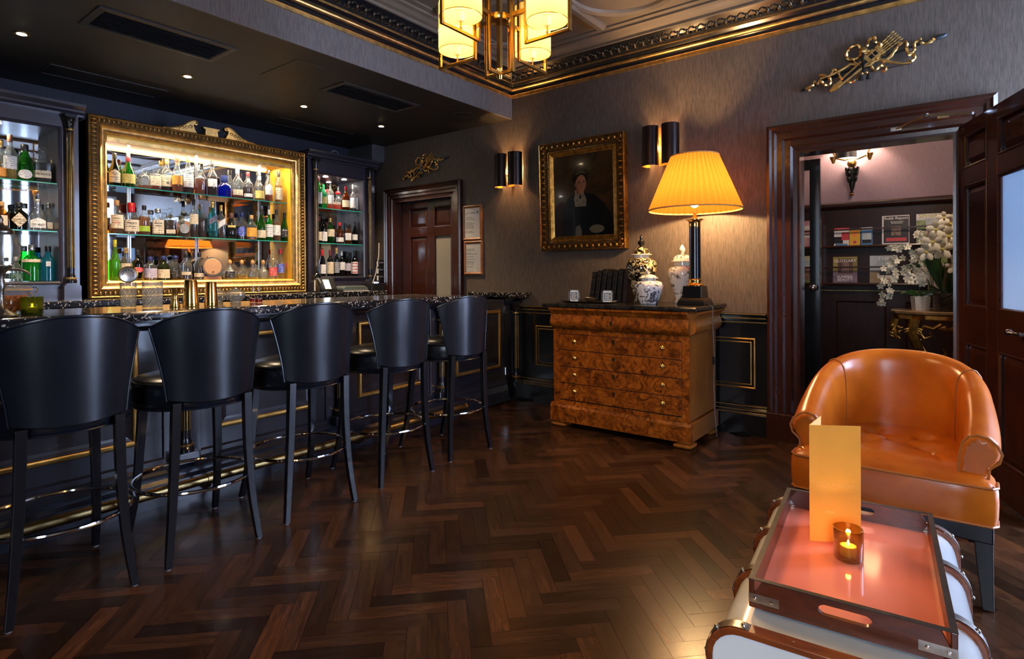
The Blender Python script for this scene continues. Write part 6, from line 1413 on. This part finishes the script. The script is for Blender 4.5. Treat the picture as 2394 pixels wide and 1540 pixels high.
# ================================================================ LOBBY BEYOND THE DOORWAY
LYB = 6.85; LXL, LXR = -2.4, 1.6
o = MB().box(LXL, YR+.16, -.06, LXR, LYB+.1, -.001).build('floor_lobby', darkwood); o['kind'] = 'structure'
o = MB().box(LXL-.1, YR+.16, 0, LXL, LYB, 3.2).box(LXR, YR+.16, 0, LXR+.1, LYB, 3.2).build('wall_lobby_side', lilac); o['kind'] = 'structure'
o = MB().box(LXL-.1, LYB, 0, LXR+.1, LYB+.1, 3.2).build('wall_lobby_back', lilac); o['kind'] = 'structure'
o = MB().box(LXL-.1, YR+.161, 3.2, LXR+.1, LYB+.1, 3.3).build('ceiling_lobby', plaster); o['kind'] = 'structure'
yb = LYB-.001
pn = struct('trim_6', (-.4, yb, 0))
MB().box(LXL, yb-.03, 0, LXR, yb, 1.93).build('wainscot_board', darkwood, pn)
MB().prism([(0, 1.90), (.03, 1.905), (.05, 1.93), (.05, 1.955), (.03, 1.97), (0, 1.975)], (LXL, yb-.03, 0), -Y, Z, X, LXR-LXL).build('cap_rail', darkwood, pn)
for i in range(6): MB().frame((LXL+.25+i*.6, yb-.03, .18), X, Z, -Y, .5, .8, [(0, 0), (0, .012), (.03, .012), (.045, 0)]).build('wainscot_panel', darkwood, pn)
rk = thing('magazine_rack', 'long dark wooden wall rack of ledges and rails for magazines', 'magazine rack', (-.5, yb-.06, 1.1))
for z in (1.50, 1.115): MB().prism([(0, 0), (.085, 0), (.09, .008), (.085, .022), (0, .022)], (-2.2, yb-.03, z), -Y, Z, X, 3.4).build('ledge', mahog, rk)
for z in (1.675, 1.29): MB().box(-2.2, yb-.108, z, 1.2, yb-.098, z+.016).build('rail', mahog, rk)
for x in (-2.2, -1.05, .1, 1.19): MB().box(x, yb-.115, 1.1, x+.02, yb-.03, 1.75).build('upright', mahog, rk)
MB().box(-2.2, yb-.06, 1.055, 1.2, yb-.03, 1.062).build('lower_moulding', brassdull, rk)
def mag(px0, px1, zb_, hgt, m, lab, texts=(), shapes=(), nm='magazine'):
    yy = yb-.062
    a = hit(px0, 560, 1, yy); b = hit(px1, 560, 1, yy); w = b.x-a.x
    r = thing(nm, lab, 'magazine', (a.x+w/2, yy, zb_), 0, 'magazines on the wall rack')
    c = MB().obox((a.x, yy, zb_), X, (0, .09, .996), (0, -.996, .09), w, hgt, .006).build('cover', m, r)
    V_ = Vector((0, .09, .996)); N_ = Vector((0, -.996, .09))
    for i, (u0, v0, u1, v1, mm) in enumerate(shapes): MB().obox(Vector((a.x+u0*w, yy, zb_))+V_*v0*hgt+N_*(.006+.0003*(i+1)), X, V_, N_, (u1-u0)*w, (v1-v0)*hgt, .0003).build('cover_picture', mm, c)
    for s, u, v, sz, mm in texts: text('title', s, sz*w, Vector((a.x+u*w, yy, zb_))+V_*v*hgt+N_*.0085, X, V_, mm, c, .0002)
mw = mat('mag_white', (.62, .58, .55), .35, coat=.3); mk_ = mat('mag_black', (.012, .010, .012), .3, coat=.3); my = mat('mag_yellow', (.62, .33, .02), .35); mbl = mat('mag_blue', (.05, .16, .34), .35); mr_ = mat('mag_red', (.45, .03, .04), .35)
mph = paint('mag_photo_warm', (.05, .03, .02), (.34, .20, .13), 16, .35); mgn = paint('mag_photo_green', (.05, .09, .02), (.24, .30, .10), 22, .35); mpk = paint('mag_photo_pink', (.25, .05, .14), (.62, .42, .35), 9, .35); msk = paint('mag_photo_sky', (.24, .32, .36), (.52, .55, .55), 7, .35); mol = paint('mag_photo_olive', (.16, .12, .02), (.34, .26, .06), 8, .35); mhr = paint('mag_photo_hair', (.03, .012, .008), (.16, .06, .035), 20, .35)
mgt = mat('mag_title_green', (.32, .36, .04), .4); mwt = mat('mag_title_white', (.85, .82, .78), .4); mor = mat('mag_title_orange', (.8, .2, .03), .4)
zA, zB = 1.523, 1.138
mag(1855, 1903, zA, .28, mpk, 'pink and white abstract magazine behind the glazed door, upper ledge', (), [(.1, .35, .9, .8, mw), (.25, .45, .9, .65, mpk)])
mag(1950, 1985, zA, .185, mw, 'small red and white guide leaflet on the upper ledge', [('LONDON', .5, .9, .17, mwt)], [(0, .84, 1, 1, mr_), (.0, .12, .6, .5, mk_), (.5, .3, 1, .75, mr_), (.1, 0, .9, .1, mbl)], 'leaflet')
mag(1986, 2011, zA, .18, my, 'small yellow leaflet beside the blue one on upper ledge', (), [(.3, .5, .7, .8, mor), (0, .85, 1, 1, mk_), (.35, .1, .65, .25, mr_)], 'leaflet')
mag(2013, 2040, zA, .18, mbl, 'small blue leaflet with arch picture on upper ledge', (), [(.1, .15, .9, .7, msk), (.1, .1, .9, .3, mk_), (0, .84, 1, 1, msk)], 'leaflet')
mag(2062, 2126, zA, .285, mw, 'black covered magazine titled Robb Report on the upper ledge', [('Robb Report', .52, .9, .165, mwt), ('Entrepreneurs', .55, .78, .08, mwt), ('& Innovators', .55, .73, .08, mwt)], [(.06, .04, .98, .97, mk_), (.35, .3, .7, .62, mph), (.15, .1, .9, .22, mr_)])
mag(2142, 2208, zA, .285, mw, 'pale magazine titled Sphere on the upper ledge behind orchids', [('SPHERE', .5, .92, .25, mgt), ('PRIVATE', .25, .4, .09, mwt), ('EVENING', .25, .34, .09, mwt)], [(0, .55, 1, .84, msk), (0, .6, .35, .78, mgn), (.0, 0, 1, .55, mgn), (.35, .1, .95, .6, mph), (.4, .4, .8, .62, mhr)])
mag(2224, 2270, zA, .27, mw, 'pale magazine with orange title, last on the upper ledge', [('M', .25, .86, .4, mor)], [(.1, .1, 1, .5, mk_)])
mag(1855, 1903, zB, .285, mw, 'pale magazine titled Sphere behind the glazed door, lower ledge', [('SPHERE', .5, .92, .26, mgt), ('PRIVATE', .3, .42, .1, mwt)], [(0, .55, 1, .84, msk), (0, 0, 1, .6, mgn), (.3, .1, 1, .6, mph)])
mag(1947, 2004, zB, .27, mol, 'olive magazine titled Glossary with portrait cover, lower ledge', [('GLOSSARY', .5, .84, .19, mwt), ('SUMMER', .5, .22, .17, mwt), ('BEAUTY', .5, .11, .17, mwt)], [(0, 0, 1, .42, paint('mag_violet', (.10, .06, .10), (.26, .18, .22), 12, .35)), (.2, .35, .82, .92, mhr), (.36, .42, .66, .78, mph)])
mag(2033, 2098, zB, .275, msk, 'magazine with a pale car on sand, lower ledge', [('THE', .5, .88, .22, mwt)], [(0, 0, 1, .45, paint('mag_sand', (.22, .16, .08), (.34, .25, .13), 6, .35)), (.28, .16, .95, .34, mw), (.35, .28, .85, .42, mk_)])
mag(2150, 2215, zB, .275, mgn, 'green magazine on the lower ledge hidden behind orchids')
# glazed black lobby door standing open
gd = struct('door_3', (-1.2, 5.04, 0))
x0, x1 = -1.62, -.786; fy = 5.02
for a, b in ((x0, x0+.11), (x1-.075, x1)): MB().box(a, fy, .01, b, fy+.045, 2.14).build('stile', lacq, gd, bev=.003)
for a, b in ((.01, .25), (.86, 1.13), (2.06, 2.14)): MB().box(x0+.11, fy, a, x1-.075, fy+.045, b).build('rail', lacq, gd, bev=.003)
MB().box(x0+.11, fy+.015, .25, x1-.075, fy+.03, .86).build('panel', lacq, gd); MB().box(x0+.11, fy+.02, 1.13, x1-.075, fy+.026, 2.06).build('glass_pane', MATS['frame_glass'], gd)
kp = hit(1905, 672, 1, fy-.04); MB().sph((x1-.045, fy-.05, kp.z), .027, 16, 12).build('knob', chrome, gd, smooth=True); MB().tube([(x1-.045, fy, kp.z), (x1-.045, fy-.03, kp.z)], .009, 10).build('knob_stem', chrome, gd)
# lobby wall sconce
sx = hit(1993, 400, 1, yb-.02).x; ls = thing('lobby_sconce', 'gilt torch wall sconce with dark shade on the lilac lobby wall', 'wall lamp', (sx, yb, 2.05))
MB().lathe([(0, 2.04), (.012, 2.045), (.018, 2.06), (.01, 2.08), (.018, 2.10), (.03, 2.16), (.042, 2.24), (.05, 2.29), (.044, 2.31)], 18, (sx, yb-.06, 0)).build('torch_body', mat('dark_torch', (.012, .014, .013), .35, .4), ls, smooth=True)
lf = MB()
for i in range(9):
    for z, rr in ((2.2, .04), (2.26, .05), (2.30, .055)): a = i*.7+z; lf.ell((sx+rr*math.cos(a), yb-.06+rr*math.sin(a), z), (.012*math.cos(a), .012*math.sin(a), .012), (-.012*math.sin(a), .012*math.cos(a), 0), (0, 0, .026), 6, 4)
lf.build('leaf_carving', MATS['dark_torch'], ls, smooth=True, kind='stuff')
MB().lathe([(0, 2.03), (.01, 2.03), (.02, 2.05), (.008, 2.075), (0, 2.08)], 12, (sx, yb-.06, 0)).build('gilt_tip', gold, ls, smooth=True)
MB().ell((sx, yb-.06, 2.365), (.045, 0, 0), (0, .045, 0), (0, 0, .04), 14, 10).build('gilt_urn', gold, ls, smooth=True)
for sg in (-1, 1):
    MB().tube([(sx, yb-.06, 2.42), (sx+sg*.06, yb-.1, 2.40), (sx+sg*.13, yb-.12, 2.42), (sx+sg*.16, yb-.12, 2.48), (sx+sg*.16, yb-.12, 2.58)], .009, 8).build('gilt_arm', gold, ls, smooth=True)
    MB().lathe([(.0, 2.37), (.012, 2.375), (.02, 2.40), (.03, 2.425), (.034, 2.44), (.0, 2.445)], 14, (sx+sg*.16, yb-.12, 0)).build('drip_cup', gold, ls, smooth=True)
    m = MB(); rr_ = []
    for z, r_ in ((2.56, .085), (2.74, .06)): rr_.append([(sx+sg*.16+r_*math.cos(2*math.pi*q/28), yb-.12+r_*math.sin(2*math.pi*q/28), z) for q in range(28)])
    m.loft(rr_, cap=False); m.build('candle_shade', MATS.get('lobby_shade') or shade_mat('lobby_shade', (.75, .6, .42), 1.1, (1, .72, .4)), ls, smooth=True)
    light('POINT', 'lobby_sconce_light', (sx+sg*.16, yb-.12, 2.65), 14, (1, .72, .5), .03, ls)
MB().loft([[(sx-.05+.1*math.cos(a), yb-.08-.1*math.sin(a), z) for a in [R(10+160*i/14) for i in range(15)]] for z in (2.415, 2.6)], cap=False, closed=False).build('dark_shade', mat('dark_shield', (.02, .022, .03), .4), ls, smooth=True)
light('POINT', 'lobby_urn_light', (sx, yb-.07, 2.44), 6, (1, .74, .5), .02, ls)
lh = thing('lobby_fill_lantern', 'unseen brass ceiling lantern added to fill the lobby with warm light', 'ceiling lamp', (-.1, 5.3, 2.7))  # fill light for lobby and flowers, added out of view above the lintel
MB().lathe([(0, 2.72), (.1, 2.72), (.13, 2.78), (.13, 2.98), (.05, 3.05), (.02, 3.19), (0, 3.19)], 20, (-.1, 5.3, 0)).build('glass_bowl', MATS['lobby_shade'], lh, smooth=True); light('POINT', 'lobby_fill_light', (-.1, 5.3, 2.66), 34, (1, .76, .6), .1, lh)
# gilt console with marble top
CY = 5.85; cz = .925
co = thing('console_table', 'gilded rococo console table with marble top in the lobby', 'console table', (.15, CY, 0))
top = [(-.40, .02), (-.36, -.06), (-.26, -.085), (-.16, -.15), (.0, -.17), (.16, -.15), (.26, -.085), (.36, -.06), (.40, .02), (.40, .22), (-.40, .22)]
cxx = hit(2080, 722, 1, CY-.05).x+.40
MB().prism(top, (cxx, CY, cz-.03), X, Y, Z, .03).build('marble_top', mat('brown_marble', (.22, .13, .06), .15, var=(6, .5), coat=.3), co, bev=.008)
MB().prism([(x*.95, y*.93) for x, y in top], (cxx, CY, cz-.075), X, Y, Z, .045).build('gilt_apron', goldd, co, bev=.01)
def scroll(pts, r0, r1): return MB().tube([(cxx+x, CY+y, z) for x, y, z in pts], [r0+(r1-r0)*i/(len(pts)-1) for i in range(len(pts))], 8)
for sg in (-1, 1):
    scroll([(sg*.36, -.03, cz-.08), (sg*.375, -.05, cz-.15), (sg*.36, -.06, cz-.22), (sg*.33, -.05, cz-.24)], .034, .015).build('corner_scroll', goldd, co, smooth=True)
    scroll([(sg*.22, -.09, cz-.08), (sg*.24, -.12, cz-.18), (sg*.2, -.1, cz-.3), (sg*.13, -.04, cz-.42), (sg*.1, 0, cz-.56), (sg*.13, .03, cz-.7), (sg*.17, -.02, cz-.82), (sg*.15, -.04, .01)], .045, .02).build('leg', goldd, co, smooth=True)
    scroll([(sg*.05, -.13, cz-.10), (sg*.1, -.14, cz-.14), (sg*.16, -.13, cz-.12), (sg*.19, -.12, cz-.17), (sg*.16, -.12, cz-.22), (sg*.11, -.12, cz-.2), (sg*.13, -.12, cz-.165)], .016, .010).build('c_scroll', goldd, co, smooth=True)
    scroll([(sg*.2, -.09, cz-.24), (sg*.15, -.1, cz-.34), (sg*.07, -.1, cz-.38), (sg*.02, -.1, cz-.34), (sg*.04, -.1, cz-.3)], .018, .010).build('c_scroll', goldd, co, smooth=True)
    lf = MB(); random.seed(5)
    for i in range(16): a = random.uniform(0, 6); q = Vector((cxx+sg*(.36+random.uniform(-.04, .03)), CY-.06+random.uniform(-.02, .02), cz-.1-i*.009)); lf.ell(q, (.022*math.cos(a), 0, .022*math.sin(a)), (-.008*math.sin(a), 0, .008*math.cos(a)), (0, .012, 0), 6, 4)
    for i in range(9): a = R(200+i*18); lf.ell((cxx+sg*.235+.05*math.cos(a), CY-.13, cz-.13+.055*math.sin(a)), (.03*math.cos(a), 0, .03*math.sin(a)), (-.008*math.sin(a), 0, .008*math.cos(a)), (0, .012, 0), 6, 4)
    for i in range(14): a = i*1.3; lf.ell((cxx+sg*(.215-.006*i)+.02*math.cos(a), CY-.11+.004*i, cz-.24-.014*i), (.022*math.cos(a), 0, .02), (.01, 0, -.01), (0, .014, 0), 6, 4)
    lf.build('carved_leaves', goldd, co, smooth=True, kind='stuff')
sh = MB()
for i in range(9): a = R(210+i*15); sh.ell((cxx+.05*math.cos(a), CY-.165, cz-.10+.05*math.sin(a)), (.03*math.cos(a), 0, .03*math.sin(a)), (-.007*math.sin(a), 0, .007*math.cos(a)), (0, .012, 0), 6, 4)
sh.build('shell_carving', goldd, co, smooth=True, kind='stuff')
# white hexagonal pot with small orchid
leafm = mat('orchid_leaf', (.018, .06, .012), .3, coat=.3, var=(6, .4)); stemm = mat('orchid_stem', (.05, .09, .02), .5); petal = mat('orchid_petal', (.78, .74, .58), .45, var=(9, .12)); lip_ = mat('orchid_centre', (.55, .45, .08), .5)
def flower(par, c, d, s, n=5):
    """one orchid bloom: five petals and a lip, facing d"""
    d = Vector(d).normalized(); u = d.cross(Z).normalized(); v = u.cross(d); m = MB()
    for i in range(n):
        a = 2*math.pi*i/n+.3; e = u*math.cos(a)+v*math.sin(a); t = d.cross(e)
        m.ell(Vector(c)+e*s*.5+d*s*.12, e*s*.5+d*s*.1, t*s*.34, d*s*.05, 8, 4)
    f = m.build('bloom', petal, par, smooth=True); MB().ell(Vector(c)+d*s*.15, u*s*.14, v*s*.14, d*s*.14, 6, 4).build('lip', lip_, f, smooth=True)
def leafblade(par, pts, w):
    m = MB(); n = len(pts); a = []; b = []
    for i, p in enumerate(pts):
        p = Vector(p); t = (Vector(pts[min(i+1, n-1)])-Vector(pts[max(i-1, 0)])).normalized(); s_ = t.cross(Vector((.2, -1, .3))).normalized(); k_ = w*math.sin(math.pi*(.12+.86*i/(n-1)))
        a.append([p-s_*k_, p+Vector((0, .004, -k_*.25)), p+s_*k_, p+Vector((0, -.004, -k_*.15))])
    m.loft(a); m.build('leaf', leafm, par, smooth=True)
zc = cz+.0005
Pp = hit(2152, 720, 1, CY-.02); px_ = Pp.x
hp = thing('potted_orchid', 'small cream orchid in a white hexagonal pot on the console', 'potted plant', (px_, CY-.02, zc))
MB().lathe([(.058, 0), (.06, .002), (.07, .115), (.07, .118), (.063, .118), (.06, .1), (0, .1)], 6, (px_, CY-.02, zc)).build('hexagonal_pot', mat('pot_cream', (.62, .55, .42), .4), hp)
ms_ = MB(); random.seed(8)
for i in range(26): a = random.uniform(0, 6.28); q = random.uniform(0, .058); ms_.sph((px_+q*math.cos(a), CY-.02+q*math.sin(a), zc+.112), random.uniform(.008, .014), 6, 4)
ms_.build('pebbles', mat('pebble', (.5, .44, .34), .6), hp, smooth=True, kind='stuff')
for a in (0, 1.2, 2.4, 3.6, 4.9): leafblade(hp, [(px_+q*math.cos(a), CY-.02+q*math.sin(a)*.7, zc+.11+h_) for q, h_ in ((0, 0), (.05, .035), (.10, .045), (.15, .03))], .022)
stp = [(px_, CY-.02, zc+.11), (px_-.01, CY-.03, zc+.2), (px_-.03, CY-.04, zc+.27)]
MB().tube(stp, .003, 6).build('stem', stemm, hp); random.seed(3)
for i in range(9): flower(hp, (px_-.03+random.uniform(-.06, .05), CY-.05+random.uniform(-.03, .02), zc+.25+random.uniform(-.03, .05)), (random.uniform(-.6, .6), -1, random.uniform(-.3, .4)), .036)
# trailing spray in a glass, left of it
sv = thing('orchid_spray', 'arching spray of small cream blooms trailing over the console', 'flowers', (px_+.09, CY+.08, zc))
bx_, by_ = px_+.09, CY+.10
MB().lathe([(.035, 0), (.04, .01), (.04, .12), (.037, .12)], 18, (bx_, by_, zc)).build('glass_vase', MATS['frame_glass'], sv, smooth=True)
random.seed(21)
brs = [[(0, .1), (-.05, .3), (-.14, .42), (-.25, .44), (-.33, .36), (-.36, .22), (-.37, .06)], [(0, .1), (-.03, .32), (-.1, .47), (-.2, .53), (-.29, .54)], [(0, .1), (-.05, .28), (-.15, .36), (-.24, .34), (-.28, .24), (-.30, .1)], [(0, .1), (-.01, .35), (-.04, .5), (-.09, .62), (-.12, .66)]]
for bi, bpts in enumerate(brs):
    P3 = [(bx_+a, by_-.06*i/len(bpts)-.04*bi, zc+b) for i, (a, b) in enumerate(bpts)]
    MB().tube(P3, .003, 6).build('stem', stemm, sv)
    for i in range(len(P3)-1):
        for q in range(5 if i else 1):
            t = random.random(); p = Vector(P3[i]).lerp(Vector(P3[i+1]), t)
            if i == 0 or (i == 1 and q > 2): leafblade(sv, [p, p+Vector((random.uniform(-.06, .06), -.01, .03)), p+Vector((random.uniform(-.1, .1), -.02, .02))], .012)
            else: flower(sv, p+Vector((random.uniform(-.02, .02), random.uniform(-.03, .01), random.uniform(-.03, .02))), (random.uniform(-.8, .3), -1, random.uniform(-.5, .3)), random.uniform(.024, .034))
# large phalaenopsis in glass cylinder
gx = px_+.17; gy = CY-.06
ph = thing('phalaenopsis_orchid', 'tall white moth orchid with broad leaves in a glass cylinder', 'potted plant', (gx, gy, zc))
MB().lathe([(0, .002), (.085, .002), (.088, .01), (.088, .165), (.084, .165), (.084, .012), (0, .01)], 28, (gx, gy, zc)).build('glass_cylinder', glassc, ph, smooth=50)
rt = MB(); random.seed(2)
for i in range(14): a = random.uniform(0, 6.28); rt.tube([(gx+.07*math.cos(a+t*1.1)*(.4+.15*t), gy+.07*math.sin(a+t*1.1)*(.4+.15*t), zc+.02+.032*t) for t in range(5)], .004, 5)
rt.build('roots', mat('orchid_root', (.06, .045, .025), .7), ph, kind='stuff')
for a, l_ in ((.2, .3), (1.4, .26), (2.8, .3), (3.9, .34), (5.2, .3)): leafblade(ph, [(gx+q*.4*math.cos(a)*l_*2, gy+q*.3*math.sin(a)*l_, zc+.13+h_*l_*3) for q, h_ in ((0, 0), (.15, .12), (.35, .25), (.6, .33), (.8, .34))], .045)
sp_ = [(gx-.02, gy-.02, zc+.15), (gx-.04, gy-.05, zc+.35), (gx-.03, gy-.06, zc+.55), (gx-.0, gy-.07, zc+.68), (gx+.02, gy-.08, zc+.75)]
MB().tube(sp_, .005, 6).build('flower_spike', stemm, ph, smooth=True); MB().tube([(gx+.03, gy-.01, zc+.15), (gx+.05, gy-.03, zc+.4), (gx+.06, gy-.05, zc+.6)], .004, 6).build('flower_spike', stemm, ph, smooth=True)
for fx_, fz_, s_ in ((-.06, .66, .075), (.03, .70, .07), (-.01, .75, .055), (-.08, .56, .085), (.02, .60, .085), (-.12, .48, .08), (-.02, .50, .085), (.10, .55, .08), (.09, .42, .075), (.05, .36, .06), (.12, .47, .07)):
    flower(ph, (gx+fx_, gy-.09, zc+fz_), (fx_*3-.3, -1, -.1), s_)
# tilted stone-pattern box behind the flowers
sb_ = thing('stone_pattern_box', 'tilted mottled stone pattern box behind the orchids', 'box', (px_+.05, CY+.16, zc), 0)
mm = MB().box(-.12, -.02, -.10, .12, .02, .10); q_ = Matrix.Rotation(R(32), 3, 'Y'); mm.v = [tuple(q_ @ Vector(v)+Vector((.03, 0, .32))) for v in mm.v]
mm.build('slab', paint('mottled_stone', (.10, .06, .025), (.46, .36, .24), 16, .3), sb_, world=False)
MB().lathe([(.05, 0), (.05, .01), (.008, .015), (.008, .22), (0, .22)], 14).build('stand', brassdull, sb_, world=False, smooth=40)
